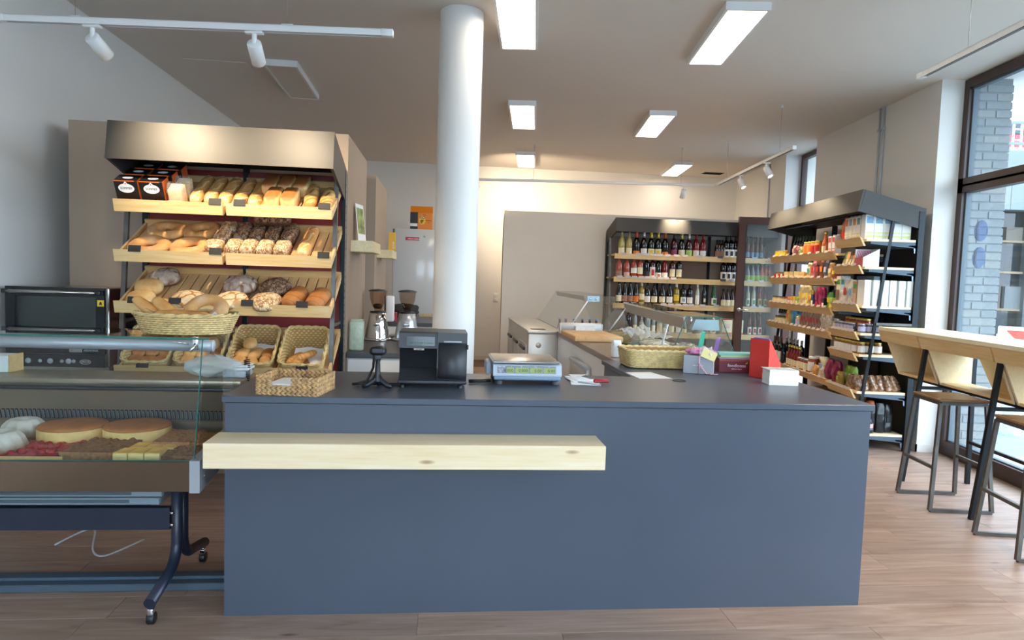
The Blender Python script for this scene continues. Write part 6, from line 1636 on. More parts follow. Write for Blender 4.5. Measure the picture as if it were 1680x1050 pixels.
# far bay, third shelf
for i, Y in enumerate((8.64, 8.57, 8.50, 8.43)): jar(gp(3.01, Y, FZ[2]), FR, f'spread jar with green lid, {ORD[i]} from the entrance on the third far shelf', 'green lid jars', '#b0925a', 'dgreen', 'cream', 0.032, 0.075)
for i, Y in enumerate((8.35, 8.28, 8.21)): jar(gp(3.01, Y, FZ[2]), FR, f'spread jar with red lid, {ORD[i]} from the entrance on the third far shelf', 'red lid jars', '#a4803f', 'red', 'cream', 0.032, 0.072)
for i, (Y, c) in enumerate(((8.12, '#d873a0'), (8.04, '#e09a3c'), (7.96, '#e0b84c'), (7.88, '#8dbb3c'))): pbox(gp(3.01, Y, FZ[2]), FR, f'small {("pink", "orange", "yellow", "green")[i]} sweets box with gold top', 'small sweets boxes', c, 'cream', 0.065, 0.05, 0.085, top='yellow')
for i, Y in enumerate((7.79, 7.70, 7.61)): pouch(gp(3.02, Y, FZ[2]), FR, f'cream rice cake pouch, {ORD[i]} from the entrance', 'rice cake pouches', '#e6d29c', 'yellow', 0.095, 0.06, 0.205, i)
pouch(gp(3.01, 7.52, FZ[2]), FR, 'yellow crisp pouch beside the cream pouches', None, '#e2bd4c', 'orange', 0.07, 0.05, 0.16, 1)
pbox(gp(3.01, 7.45, FZ[2]), FR, 'slim dark blue tea box on the third far shelf', None, '#2d3f7a', 'white', 0.045, 0.05, 0.12)
for i, Y in enumerate((7.36, 7.26)): pouch(gp(3.02, Y, FZ[2]), FR, f'magenta snack pouch, {("farther", "nearer")[i]} of the pair', 'magenta pouches', '#b81d55', 'plum', 0.08, 0.05, 0.19, i)
pouch(gp(3.09, 7.16, FZ[2]), FR, 'dark pouch behind the small green pack', None, '#3b3a2c', 'apple', 0.08, 0.05, 0.17, 2)
pbox(gp(3.0, 7.16, FZ[2]), FR, 'small black and white pack on the third far shelf', None, '#24201e', 'white', 0.05, 0.04, 0.09)
pouch(gp(3.02, 7.06, FZ[2]), FR, 'bright green pouch near the bay joint', None, '#4f9a34', 'yellow', 0.07, 0.05, 0.15, 0)
pbox(gp(3.0, 6.97, FZ[2]), FR, 'green and yellow pack at the bay joint', None, '#a9c24a', 'yellow', 0.065, 0.045, 0.10)
# far bay, fourth shelf
for i, Y in enumerate((8.62, 8.54, 8.46, 8.38, 8.30)): jar(gp(3.09, Y, FZ[3]), FR, f'dark preserve jar in the rear row, {ORD[i]} from the entrance', 'dark preserve jars', '#2c2620', 'dgreen', 'lilac', 0.036, 0.15)
for i, Y in enumerate((8.52, 8.45, 8.38, 8.31, 8.24)): jar(gp(3.01, Y, FZ[3]), FR, f'pickle jar with pale label in the front row, {ORD[i]} from the entrance', 'pickle jars', '#a08a4a', 'dgreen', 'cream', 0.030, 0.08)
pouch(gp(3.01, 8.13, FZ[3]), FR, 'yellow pasta pouch on the fourth far shelf', None, '#dbb05a', 'orange', 0.085, 0.05, 0.19, 1)
for i, (X, Y) in enumerate(((3.02, 7.98), (3.05, 7.86))): pouch(gp(X, Y, FZ[3]), FR, f'bright blue pasta pouch, {("farther", "nearer")[i]} of the pair', 'blue pouches', '#3f8fb5', 'blue', 0.10, 0.06, 0.185, i)
jar(gp(2.99, 7.79, FZ[3]), FR, 'beige tin with lilac mark in front of the blue pouches', None, '#c7a878', 'gold', 'lilac', 0.034, 0.10)
for i, Y in enumerate((7.68, 7.60, 7.52, 7.44, 7.36, 7.28)): pouch(gp(3.01, Y, FZ[3]), FR, f'clear bean bag with red label, {ORD[i]} from the entrance', 'bean bags with red label', '#8c7468', 'red', 0.07, 0.055, 0.175, i, name='bean_bag')
for i, Y in enumerate((7.17, 7.06)): pouch(gp(3.02, Y, FZ[3]), FR, f'speckled white bean bag, {("farther", "nearer")[i]} of the pair at the bay joint', 'white bean bags', '#c7b8a2', None, 0.09, 0.06, 0.18, i, pm('white_beans', '#c9bca8', 0.4, var=0.5, vs=70, bm=0.4, bs=60), 'bean_bag')
jar(gp(3.06, 6.97, FZ[3]), FR, 'pale preserve jar at the bay joint', None, '#b9b09a', 'silver', 'cream', 0.036, 0.13)
# far bay, low shelf
for i, (X, Y) in enumerate(((3.02, 8.60), (3.02, 8.49), (3.02, 8.38), (3.11, 8.44), (3.11, 8.33), (3.11, 8.22), (3.11, 8.11), (3.11, 7.98))):
    bottle('bordeaux', 'black', 'white', 'brown' if i < 3 else 'silver', gp(X, Y, FZ[4]), FR, f'dark wine bottle on the low far shelf, {("front" if i < 3 else "rear")} row, {ORD[i if i < 3 else i - 3]} from the entrance', 'wine bottles on the low far shelf', (0.02, 0.13))
for i, Y in enumerate((8.10, 8.02, 7.94, 7.86, 7.78)): bottle('juice', 'syrup', 'cream', 'gold', gp(3.02, Y, FZ[4]), FR, f'red syrup bottle with gold cap, {ORD[i]} from the entrance', 'red syrup bottles', (0.01, 0.08), 0.212, name='syrup_bottle')
bottle('beer', 'black', 'black', 'black', gp(2.995, 8.21, FZ[4]), FR, 'small black vinegar bottle in front of the wine bottles', None, (0.03, 0.1), name='vinegar_bottle')
for i, Y in enumerate((7.69, 7.60, 7.51)): jar(gp(3.0, Y, FZ[4]), FR, f'red jam jar with silver lid, {ORD[i]} from the entrance', 'red jam jars', '#8b2a18', 'silver', 'cream', 0.036, 0.125)
for i, (X, Y) in enumerate(((3.01, 7.38), (3.09, 7.30), (3.09, 7.42))): jar(gp(X, Y, FZ[4]), FR, f'large sauce jar with white lid, {ORD[i]} of three', 'large sauce jars', '#9c5226', 'white', 'white', 0.048, 0.165)
pouch(gp(3.0, 7.24, FZ[4]), FR, 'round clear bag of pretzels on the low far shelf', None, '#c9924e', None, 0.11, 0.07, 0.10, 1, pm('pretzel_mix', '#c08a48', 0.35, var=0.5, vs=45, coat=0.4), 'pretzel_bag')
pouch(gp(3.02, 7.11, FZ[4]), FR, 'blue and yellow popcorn bag on the low far shelf', None, '#d2c6a4', 'blue', 0.11, 0.07, 0.19, 2, name='popcorn_bag')
pouch(gp(2.995, 7.08, FZ[4]), FR, 'small clear cracker bag in front of the popcorn bag', None, '#cdb69a', None, 0.08, 0.05, 0.10, 0, name='cracker_bag')
pouch(gp(3.02, 6.97, FZ[4]), FR, 'magenta crisp bag beside the popcorn bag', None, '#7d1640', 'plum', 0.11, 0.07, 0.185, 1, name='crisp_bag')
# ------------------------------------------------------------------ service case behind the counter (two glazed sections)
STEELW = pm('matt_steel', '#c9c4bb', 0.35, 0.55, var=0.03, vs=3)
GRAN = pm('granite_edge', '#8a7868', 0.35, var=0.35, vs=90)
def steel_cabinet():
    t = thing('steel_cabinet', 'low matt steel refrigerated cabinet at the far end of the service case', 'cabinet', C(1.775, 3.93), TH)
    W, L, H = 0.355, 2.08, 0.95
    MB().rbox(0, 0, 0.06, W, L, H - 0.03, 0.012).build('body', STEELW, t)
    MB().rbox(-0.006, -0.006, H - 0.03, W + 0.006, L, H, 0.004).build('cabinet_top', STEELW, t)
    for k in range(3):
        d = MB().rbox(-0.012, 0.06 + k * 0.67, 0.12, -0.001, 0.66 + k * 0.67, 0.80, 0.004).build('door', STEELW, t)
        MB().rbox(-0.035, 0.12 + k * 0.67, 0.735, -0.012, 0.52 + k * 0.67, 0.765, 0.004).build('handle', DGREYP, d)
    MB().lathe([(0, 0), (0.028, 0), (0.024, 0.005), (0, 0.006)], 18).build('lock_plate', STEELW, t, (0.11, -0.001, 0.80), (RAD(90), 0, 0))
    MB().box(0.05, 0.12, H, 0.2, 0.25, H + 0.003).build('lid_flap', BLACKP, t)
steel_cabinet()
def service_case():
    """near section of the service case, worktop toward the staff, sloping glass toward the shop"""
    p = C(2.07, 1.56)
    t = thing('service_case', 'long glazed cheese counter with granite edge behind the counter wing', 'display case', p, TH)
    L = 2.36
    MB().box(0.012, 0, 0.08, 0.03, L, 0.90).build('staff_panel', WHITEL, t)
    MB().box(0.03, 0, 0.08, 1.02, 0.02, 0.84).build('near_end_panel', WHITEL, t)
    MB().rbox(0.0, -0.01, 0.905, 0.36, L, 0.95, 0.003, 1).build('worktop', GRAN, t)
    MB().box(0.36, 0, 0.80, 1.04, L, 0.83).build('deck', STEELW, t)
    MB().box(1.0, 0, 0.08, 1.03, L, 0.80).build('front_panel', BRONZE, t)
    d = MB().rbox(-0.028, 0.75, 0.50, 0.010, 1.45, 0.78, 0.004).build('flap_door', STEELW, t)
    MB().rbox(-0.04, 0.75, 0.77, 0.010, 1.45, 0.80, 0.004).build('flap_edge', LGREYP, d)
    o = MB().rbox(0.004, 0.42, 0.60, 0.012, 0.50, 0.74, 0.003).build('socket_plate', WHITEP, t)
    MB().rbox(0.0, 0.445, 0.69, 0.005, 0.475, 0.72, 0.002).build('socket_switch', BLACKP, o)
    # top glass, turned slightly from the worktop
    a = RAD(-5.2); M = Matrix.Rotation(a, 3, 'Z'); o0 = Vector((0.50, 0.04, 0))
    def q(x, y, z): return tuple(o0 + M @ Vector((x, y, 0)) + Vector((0, 0, z)))
    def slab4(pts0, pts1, nm, mat): MB().hexa([q(*x) for x in pts0] + [q(*x) for x in pts1]).build(nm, mat, t)
    Lg = 2.36; zt = 1.255
    slab4([(0, 0, zt), (0.25, 0, zt), (0.25, Lg, zt), (0, Lg, zt)], [(0, 0, zt + 0.008), (0.25, 0, zt + 0.008), (0.25, Lg, zt + 0.008), (0, Lg, zt + 0.008)], 'top_glass', GLASSG)
    slab4([(-0.001, -0.001, zt), (0.251, -0.001, zt), (0.251, 0.001, zt), (-0.001, 0.001, zt)], [(-0.001, -0.001, zt + 0.008), (0.251, -0.001, zt + 0.008), (0.251, 0.001, zt + 0.008), (-0.001, 0.001, zt + 0.008)], 'top_glass_edge', EDGEG)
    slab4([(0.0, 0.0, zt - 0.085), (0.012, 0.0, zt - 0.085), (0.012, Lg, zt - 0.085), (0.0, Lg, zt - 0.085)], [(-0.02, 0.0, zt - 0.002), (-0.008, 0.0, zt - 0.002), (-0.008, Lg, zt - 0.002), (-0.02, Lg, zt - 0.002)], 'canopy_profile', pm('canopy_grey', '#a79f95', 0.4, 0.4))
    slab4([(0.42, 0.0, 0.84), (0.426, 0.0, 0.84), (0.426, Lg, 0.84), (0.42, Lg, 0.84)], [(0.245, 0.0, zt), (0.251, 0.0, zt), (0.251, Lg, zt), (0.245, Lg, zt)], 'front_glass', GLASSG)
    # near end pane (trapezium) with clamp plate
    def endp(y, nm, mat, th=0.006):
        P = [(-0.10, y, 0.955), (0.42, y, 0.84), (0.248, y, zt - 0.002), (0.0, y, zt - 0.002)]
        MB().hexa([q(P[0][0], y, P[0][2]), q(P[1][0], y, P[1][2]), q(P[1][0], y + th, P[1][2]), q(P[0][0], y + th, P[0][2]), q(P[3][0], y, P[3][2]), q(P[2][0], y, P[2][2]), q(P[2][0], y + th, P[2][2]), q(P[3][0], y + th, P[3][2])]).build(nm, mat, t)
    endp(0.0, 'end_glass', GLASSG); endp(1.42, 'divider_glass', GLASS)
    for e in ((-0.10, 0.955, 0.0, zt - 0.002), (0.42, 0.84, 0.248, zt - 0.002)):
        MB().tube([q(e[0], -0.001, e[1]), q(e[2], -0.001, e[3])], 0.0028, 4).build('end_glass_edge', EDGEG, t)
    slab4([(0.04, -0.012, zt - 0.085), (0.235, -0.012, zt - 0.085), (0.235, -0.008, zt - 0.085), (0.04, -0.008, zt - 0.085)], [(0.065, -0.012, zt - 0.012), (0.222, -0.012, zt - 0.012), (0.222, -0.008, zt - 0.012), (0.065, -0.008, zt - 0.012)], 'clamp_plate', pm('clamp_plate', '#a9c4c6', 0.15, 0.6))
    for x in (0.035, 0.19):
        MB().tube([q(x, -0.006, zt - 0.05), q(x, -0.006, zt + 0.004)], 0.006, 8).build('clamp_pin', CHROME, t)
    for y, x0 in ((0.62, -0.02), (2.32, -0.05)):
        MB().tube([q(x0 + 0.06, y, zt - 0.03), q(x0 - (0.0 if y < 1 else 0.12), y, 0.96)], 0.008, 8).build('glass_strut', WHITEP, t)
    return t
service_case()
def far_case():
    p = C(2.15, 3.98)
    t = thing('far_service_case', 'glazed far section of the service case above the steel cabinet', 'display case', p, TH)
    L = 2.0; zt = 1.315
    MB().box(0.0, 0, 0.06, 0.9, L, 0.80).build('base_body', STEELW, t)
    MB().hexa([(0.0, 0, 0.95), (0.006, 0, 0.95), (0.006, L, 0.95), (0.0, L, 0.95), (0.23, 0, zt), (0.236, 0, zt), (0.236, L, zt), (0.23, L, zt)]).build('rear_glass', GLASS, t)
    MB().box(0.0, 0, 0.80, 0.012, L, 0.95).build('rear_sill', STEELW, t)
    MB().box(0.23, 0, zt, 0.55, L, zt + 0.008).build('top_glass', GLASSG, t)
    MB().hexa([(0.235, 0.15, zt - 0.05), (0.245, 0.15, zt - 0.05), (0.245, L - 0.1, zt - 0.05), (0.235, L - 0.1, zt - 0.05), (0.225, 0.15, zt - 0.003), (0.235, 0.15, zt - 0.003), (0.235, L - 0.1, zt - 0.003), (0.225, L - 0.1, zt - 0.003)]).build('canopy_profile', MATS['canopy_grey'], t)
    MB().hexa([(0.78, 0, 0.82), (0.786, 0, 0.82), (0.786, L, 0.82), (0.78, L, 0.82), (0.545, 0, zt), (0.551, 0, zt), (0.551, L, zt), (0.545, L, zt)]).build('front_glass', GLASSG, t)
    MB().prism([(0.0, 0.95), (0.23, zt), (0.55, zt), (0.78, 0.82), (0.0, 0.82)], -0.002, 0.003, 'y').build('end_glass', GLASS, t)
    MB().rbox(0.23, -0.01, zt - 0.055, 0.36, -0.004, zt + 0.006, 0.002, 1).build('clamp_plate', pm('clamp_blue', '#9fb8bf', 0.25, 0.4), t)
    for x in (0.265, 0.325): MB().lathe([(0, 0), (0.012, 0), (0.010, 0.006), (0, 0.007)], 12).build('clamp_bolt', CHROME, t, (x, -0.011, zt - 0.025), (RAD(90), 0, 0))
    MB().tube([(0.235, -0.012, zt - 0.05), (0.06, -0.012, 0.99)], 0.008, 8).build('glass_strut', WHITEP, t)
far_case()
for i, u in enumerate((2.215, 2.285, 2.38, 2.475, 2.56, 2.635)):
    bottle('beer', 'amber', 'cream', 'blue', C(u, 4.62, 0.801), TH, f'brown beer bottle with blue cap, {ORD[i]} from the steel cabinet', 'beer bottles in the far case', (0.02, 0.10), 0.222, name='beer_bottle')
def on_service():
    t = thing('chopping_board', 'thick wooden chopping board lying across the service worktop', 'chopping board', C(2.04, 2.82, 0.952), TH + RAD(1))
    MB().rbox(0, 0, 0, 0.43, 0.66, 0.048, 0.008).build('board', wood('beech_block', '#c99a62', '#d9ad78', '#e2bd8c', 'y', 1.4, 0.5, False), t)
    t = thing('film_roll', 'white cling film roll dispenser beyond the chopping board', 'film roll', C(2.06, 3.62, 0.952), TH)
    MB().rbox(0, 0, 0, 0.40, 0.08, 0.02, 0.003).build('dispenser_base', WHITEP, t)
    MB().tube([(0.0, 0.04, 0.065), (0.40, 0.04, 0.065)], 0.042, 20).build('film', WHITEP, t)
    for x in (-0.012, 0.402): MB().rbox(x, 0.0, 0, x + 0.010, 0.08, 0.10, 0.003).build('end_bracket', WHITEP, t)
    MB().rbox(0.12, -0.12, 0.0, 0.31, -0.03, 0.085, 0.002, 1).build('label_box', pm('label_box', '#e6e8ea', 0.5, var=0.05, vs=40), t)
    MB().box(0.20, -0.1215, 0.01, 0.29, -0.12, 0.03).build('blue_print', pm('print_blue', '#4a4fa8', 0.5), t)
    # wrapped cheeses and film inside the near case
    rr = random.Random(6)
    cols = ['#cdbf8e', '#b7c3c4', '#d8cfa2', '#9fb4bb', '#c2a878', '#d9d2bd', '#8fa8b2', '#c9b98a']
    for k in range(9):
        v = 1.80 + 0.245 * k; u = 2.66 + 0.05 * (k % 2) + 0.02 * k
        m = pm('wrap_' + cols[k % 8][1:], cols[k % 8], 0.18, var=0.45, vs=9, coat=0.6)
        w, d, h = 0.28, 0.22, 0.10 + 0.02 * (k % 3)
        s = k
        o = MB().grid(lambda a, b: (w / 2 * sp(math.sin(pi * b), 0.5) * math.cos(2 * pi * a) * (1 + 0.18 * noise.noise(Vector((a * 9, b * 8, s)))), d / 2 * sp(math.sin(pi * b), 0.5) * math.sin(2 * pi * a) * (1 + 0.18 * noise.noise(Vector((a * 8, b * 9, s + 3)))), h / 2 - h / 2 * math.cos(pi * b) + 0.02 * math.sin(pi * b) * noise.noise(Vector((a * 14, b * 12, s)))), 30, 14, True, False).build('wrapped_cheese', m, None, C(u, v, 0.832), TH)
        tag(o, f'film-wrapped cheese in the glass case, {ORD[k]} from the counter wing', 'cheese', 'wrapped cheeses in the glass case')
    tag(MB().grid(lambda a, b: (-0.20 + 0.40 * a, -0.35 + 0.7 * b, 0.04 + 0.05 * noise.noise(Vector((a * 4, b * 4, 1))) + 0.02 * noise.noise(Vector((a * 11, b * 9, 3)))), 26, 36).build('film_sheet', FILM, None, C(2.72, 2.1, 0.95), TH), 'crumpled clear film sheet draped over the cheeses', 'plastic film')
    tag(MB().grid(lambda a, b: (-0.16 + 0.32 * a, -0.45 + 0.9 * b, 0.14 + 0.06 * noise.noise(Vector((a * 4, b * 5, 7))) + 0.03 * noise.noise(Vector((a * 11, b * 9, 9)))), 26, 36).build('film_sheet', FILMM, None, C(2.80, 3.38, 0.86), TH), 'crumpled milky film sheet at the far corner of the glass case', 'plastic film')
    t = tag(pillow_bag(0.07, 0.06, 0.12, 3).build('paper_bag', PAPER, None, C(2.13, 1.75, 0.952), TH), 'small white paper bag beside the wicker tray', 'paper bag')
on_service()

# ------------------------------------------------------------------ coffee corner behind the column
DTOP = pm('dark_worktop', '#4b4d50', 0.35, var=0.05, vs=8)
def coffee_corner():
    t = thing('coffee_cabinet', 'white base cabinet with dark worktop behind the bread rack', 'cabinet', C(0.205, 2.13), TH)
    W, L = 0.60, 1.49
    MB().box(0.0, 0.03, 0, W, L, 0.86).build('body', WHITEL, t)
    MB().rbox(-0.0, 0, 0.862, W + 0.02, L, 0.90, 0.002, 1).build('worktop', DTOP, t)
    MB().rbox(0.01, 0.012, 0.70, W - 0.01, 0.03, 0.848, 0.002, 1).build('drawer', WHITEL, t)
    MB().rbox(0.01, 0.012, 0.08, W - 0.01, 0.03, 0.69, 0.002, 1).build('door', WHITEL, t)
    MB().box(0.01, 0.008, 0.849, W - 0.01, 0.03, 0.858).build('grip_strip', ALU, t)
    k = thing('rear_cabinet', 'white base cabinet with dark worktop in front of the fridge', 'cabinet', C(0.205, 4.92), TH)
    MB().box(0.0, 0.03, 0, 0.75, 1.6, 0.88).build('body', WHITEL, k)
    MB().rbox(0, 0, 0.882, 0.77, 1.6, 0.925, 0.002, 1).build('worktop', DTOP, k)
    MB().rbox(0.01, 0.012, 0.08, 0.74, 0.03, 0.87, 0.002, 1).build('door', WHITEL, k)
    f = thing('fridge', 'tall glossy white fridge behind the round column', 'fridge', C(0.20, 6.6), TH)
    MB().rbox(0, 0, 0.02, 0.72, 0.62, 2.10, 0.012).build('body', pm('fridge_white', '#d9d8d4', 0.12), f)
    MB().rbox(0.002, -0.03, 0.9, 0.718, -0.003, 2.098, 0.01).build('door', pm('fridge_white', '#d9d8d4', 0.12), f)
    MB().rbox(0.002, -0.03, 0.03, 0.718, -0.003, 0.89, 0.01).build('door', pm('fridge_white', '#d9d8d4', 0.12), f)
    MB().rbox(0.17, -0.034, 1.94, 0.36, -0.030, 1.985, 0.001, 1).build('brand_sticker', pm('sticker_red', '#c23a44', 0.4), f)
    strokes((7, 8), 0.014, PAPER, f, (0.285, -0.0345, 1.962), (RAD(90), 0, 0), 14)
    MB().lathe([(0, 0), (0.016, 0), (0.016, 0.003), (0, 0.003)], 14).build('sticker', pm('sticker_beige', '#cfc3a2', 0.5), f, (0.43, -0.03, 2.0), (RAD(90), 0, 0))
    b = thing('coffee_carton', 'orange and black coffee carton on top of the white fridge', 'carton', C(0.42, 6.75, 2.102), TH)
    O_ = pm('carton_orange', '#ee8a1c', 0.45)
    MB().rbox(0.0, 0, 0, 0.31, 0.2, 0.24, 0.003, 1).build('carton_body', O_, b)
    MB().box(-0.001, 0.0, 0, 0.0, 0.2, 0.24).build('black_side', BLACKP, b)
    MB().box(-0.0005, -0.0015, 0.001, 0.105, 0.0, 0.24).build('black_panel', BLACKP, b)
    MB().box(-0.0006, -0.002, 0.045, 0.10, -0.0015, 0.085).build('white_band', PAPER, b)
    for x in (0.150, 0.182): MB().lathe([(0, 0), (0.015, 0), (0.014, 0.001), (0, 0.001)], 14).build('emblem_ring', BLACKP, b, (x, -0.0018, 0.168), (RAD(90), 0, 0)); MB().lathe([(0, 0), (0.009, 0), (0.008, 0.001), (0, 0.001)], 12).build('emblem_spot', PAPER, b, (x, -0.003, 0.168), (RAD(90), 0, 0))
    MB().prism([(-0.001, 0.241), (0.06, 0.33), (0.14, 0.33), (0.201, 0.241)], 0.0, 0.31, 'x').build('gable_top', O_, b)
    mb = MB(); n = 18; mb.add([(0.165 + 0.045 * math.cos(2 * pi * k / n), -0.0018, 0.13 + 0.06 * math.sin(2 * pi * k / n)) for k in range(n)], [list(range(n))]); mb.build('emblem_field', pm('emblem_yellow', '#f3c73a', 0.5), b)
    for k, (x, z) in enumerate([(0.165 + 0.014 * i - 0.007 * j, 0.13 - 0.017 * j + 0.0) for j in range(3) for i in range(-1 + (j > 1), 2)]):
        MB().lathe([(0, 0), (0.0075, 0), (0.006, 0.002), (0, 0.002)], 10).build('emblem_berry', BLACKP, b, (x, -0.0018, z), (RAD(90), 0, 0))
    strokes((8,), 0.013, BLACKP, b, (0.255, -0.001, 0.13), (RAD(90), 0, 0), 15); strokes((5,), 0.009, BLACKP, b, (0.255, -0.001, 0.10), (RAD(90), 0, 0), 16); strokes((6,), 0.010, BLACKP, b, (0.20, -0.001, 0.205), (RAD(90), 0, 0), 17)
    # wall shelves
    for (v, l, lab) in ((2.30, 0.62, 'short pine wall shelf on the divider behind the bread rack'), (4.32, 0.60, 'short pine wall shelf on the divider next to the fridge')):
        s = MB().rbox(0, 0, 0, 0.165, l, 0.085, 0.002, 1).build('wall_shelf', wood('pine_shelf_' + str(int(v)), '#d8c08c', '#e6d2a2', '#eedeb6', 'y'), None, C(0.2, v, 1.642), TH)
        tag(s, lab, 'shelf')
    p = thing('photo_card', 'colour photo card leaning on the short pine wall shelf', 'photo', C(0.245, 2.42, 1.728), (RAD(-6), 0, TH + RAD(80)))
    MB().box(0, 0, 0, 0.20, 0.003, 0.29).build('card', PAPER, p)
    MB().box(0.012, -0.001, 0.06, 0.188, 0, 0.26).build('photo_print', pm('photo_green', '#8d9a58', 0.5, var=0.7, vs=14), p)
    p = thing('juice_carton', 'slim yellow carton standing on the far wall shelf', 'carton', C(0.31, 4.42, 1.728), TH)
    MB().rbox(0, 0, 0, 0.075, 0.075, 0.19, 0.002, 1).build('carton_body', pm('carton_yellow', '#e9b23a', 0.5), p)
    MB().lathe([(0.014, 0.19), (0.014, 0.23), (0, 0.23)], 12, (0.055, 0.04, 0)).build('spout', pm('spout_green', '#5c6b58', 0.5), p)
    text('KANI', 0.03, PAPER, p, (0.055, -0.001, 0.055), (RAD(90), RAD(-90), 0))
    # grinders
    SM = pane('smoked_hopper', (0.74, 0.62, 0.53), 1.45)
    def grinder(u, v, mat, lab, logo):
        g = thing('coffee_grinder', lab, 'coffee grinder', C(u, v, 0.901), TH)
        MB().lathe([(0, 0), (0.128, 0), (0.128, 0.012), (0.118, 0.02), (0, 0.02)], 28, sy=1.1).build('base', mat, g)
        MB().lathe([(0.114, 0.02), (0.108, 0.08), (0.09, 0.16), (0.078, 0.235), (0, 0.235)], 32, sx=0.92).build('body', mat, g)
        MB().lathe([(0.068, 0.235), (0.068, 0.252), (0, 0.252)], 24).build('collar', BLACKP, g)
        MB().lathe([(0.030, 0.252), (0.034, 0.275), (0.052, 0.31), (0.066, 0.35), (0.073, 0.41), (0.073, 0.425)], 30).build('hopper', SM, g)
        MB().lathe([(0.0, 0.27), (0.032, 0.275), (0.045, 0.30), (0.03, 0.315), (0, 0.318)], 20).build('coffee_beans', pm('coffee_beans', '#2e1c12', 0.5, var=0.5, vs=120, bm=0.8, bs=140), g)
        MB().lathe([(0.082, 0.424), (0.082, 0.431), (0.06, 0.440), (0, 0.446)], 30).build('lid', DGREYP, g)
        MB().rbox(-0.03, -0.13, 0.13, 0.03, -0.06, 0.16, 0.008).build('dosing_spout', mat if logo else CHROME, g)
        MB().tube([(-0.05, 0.08, 0.008), (-0.12, 0.10, 0.006), (-0.18, 0.02, 0.006)], 0.006, 6).build('mains_cord', BLACKP, g)
        if logo: text('MACAP', 0.026, BLACKP, g, (0, -0.110, 0.10), (RAD(82), 0, 0))
    grinder(0.335, 3.12, CHROME, 'chrome coffee grinder with smoked hopper beside the coffee bag', False)
    grinder(0.59, 3.14, pm('silver_paint', '#bfc2c4', 0.3, 0.6), 'silver coffee grinder with smoked hopper behind the cash register', True)
    c = thing('coffee_bag', 'pale green vacuum coffee bag standing beside the chrome grinder', 'coffee bag', C(0.264, 2.25, 0.901), TH)
    MB().rbox(-0.052, -0.04, 0, 0.052, 0.04, 0.225, 0.014).build('bag_body', pm('bag_green', '#b9c6ae', 0.35, var=0.12, vs=30, bm=0.5, bs=40), c)
    MB().rbox(-0.045, -0.022, 0.223, 0.045, 0.022, 0.236, 0.004).build('folded_top', pm('bag_green', '#b9c6ae', 0.35), c)
    # small things at the rear
    d = thing('red_box', 'small red carton on the rear worktop beside the grinders', 'box', C(0.27, 5.05, 0.926), TH)
    MB().rbox(0, 0, 0, 0.10, 0.16, 0.10, 0.002, 1).build('carton_body', pm('red_carton', '#c2324a', 0.5), d); MB().box(0.015, -0.001, 0.03, 0.085, 0, 0.06).build('print_panel', pm('red_print', '#e08a94', 0.5), d)
    d = tag(MB().grid(lambda a, b: (0.17 * sp(math.sin(pi * b), 0.6) * math.cos(2 * pi * a) * (1 + 0.3 * noise.noise(Vector((a * 7, b * 6, 1)))), 0.10 * math.sin(pi * b) * math.sin(2 * pi * a), 0.09 - 0.09 * math.cos(pi * b) + 0.05 * math.sin(pi * b) * noise.noise(Vector((a * 9, b * 7, 2)))), 30, 16, True, False).build('dark_cloth', pm('dark_cloth', '#3f3d3d', 0.9, var=0.2, vs=8), None, C(0.42, 5.75, 0.926), TH), 'crumpled dark grey cloth on the rear worktop', 'cloth')
    d = thing('egg_carton', 'beige notched cardboard tray on the rear worktop by the fridge', 'cardboard tray', C(0.60, 6.05, 0.926), TH)
    m = pm('carton_beige', '#d9b98c', 0.8)
    MB().box(0, 0, 0, 0.32, 0.2, 0.02).build('tray_base', m, d)
    for k in range(9): MB().box(0.01 + k * 0.035, 0, 0.02, 0.03 + k * 0.035, 0.02, 0.045).build('notch', m, d)
    d = thing('kitchen_roll', 'white paper roll holder standing behind the chrome grinder', 'paper roll', C(0.30, 4.98, 0.926), TH)
    MB().rbox(-0.05, -0.04, 0, 0.05, 0.04, 0.30, 0.02).build('paper_towel', PAPER, d); MB().box(-0.06, -0.045, 0, -0.05, 0.045, 0.30).build('holder', BLACKP, d)
    d = thing('steel_tray', 'steel rimmed white tray between the two grinders', 'tray', C(0.42, 3.38, 0.901), TH)
    MB().rbox(0, 0, 0, 0.34, 0.22, 0.02, 0.006).build('tray_body', STEEL, d); MB().rbox(0.01, 0.01, 0.0201, 0.33, 0.21, 0.026, 0.002).build('tray_insert', WHITEP, d)
coffee_corner()
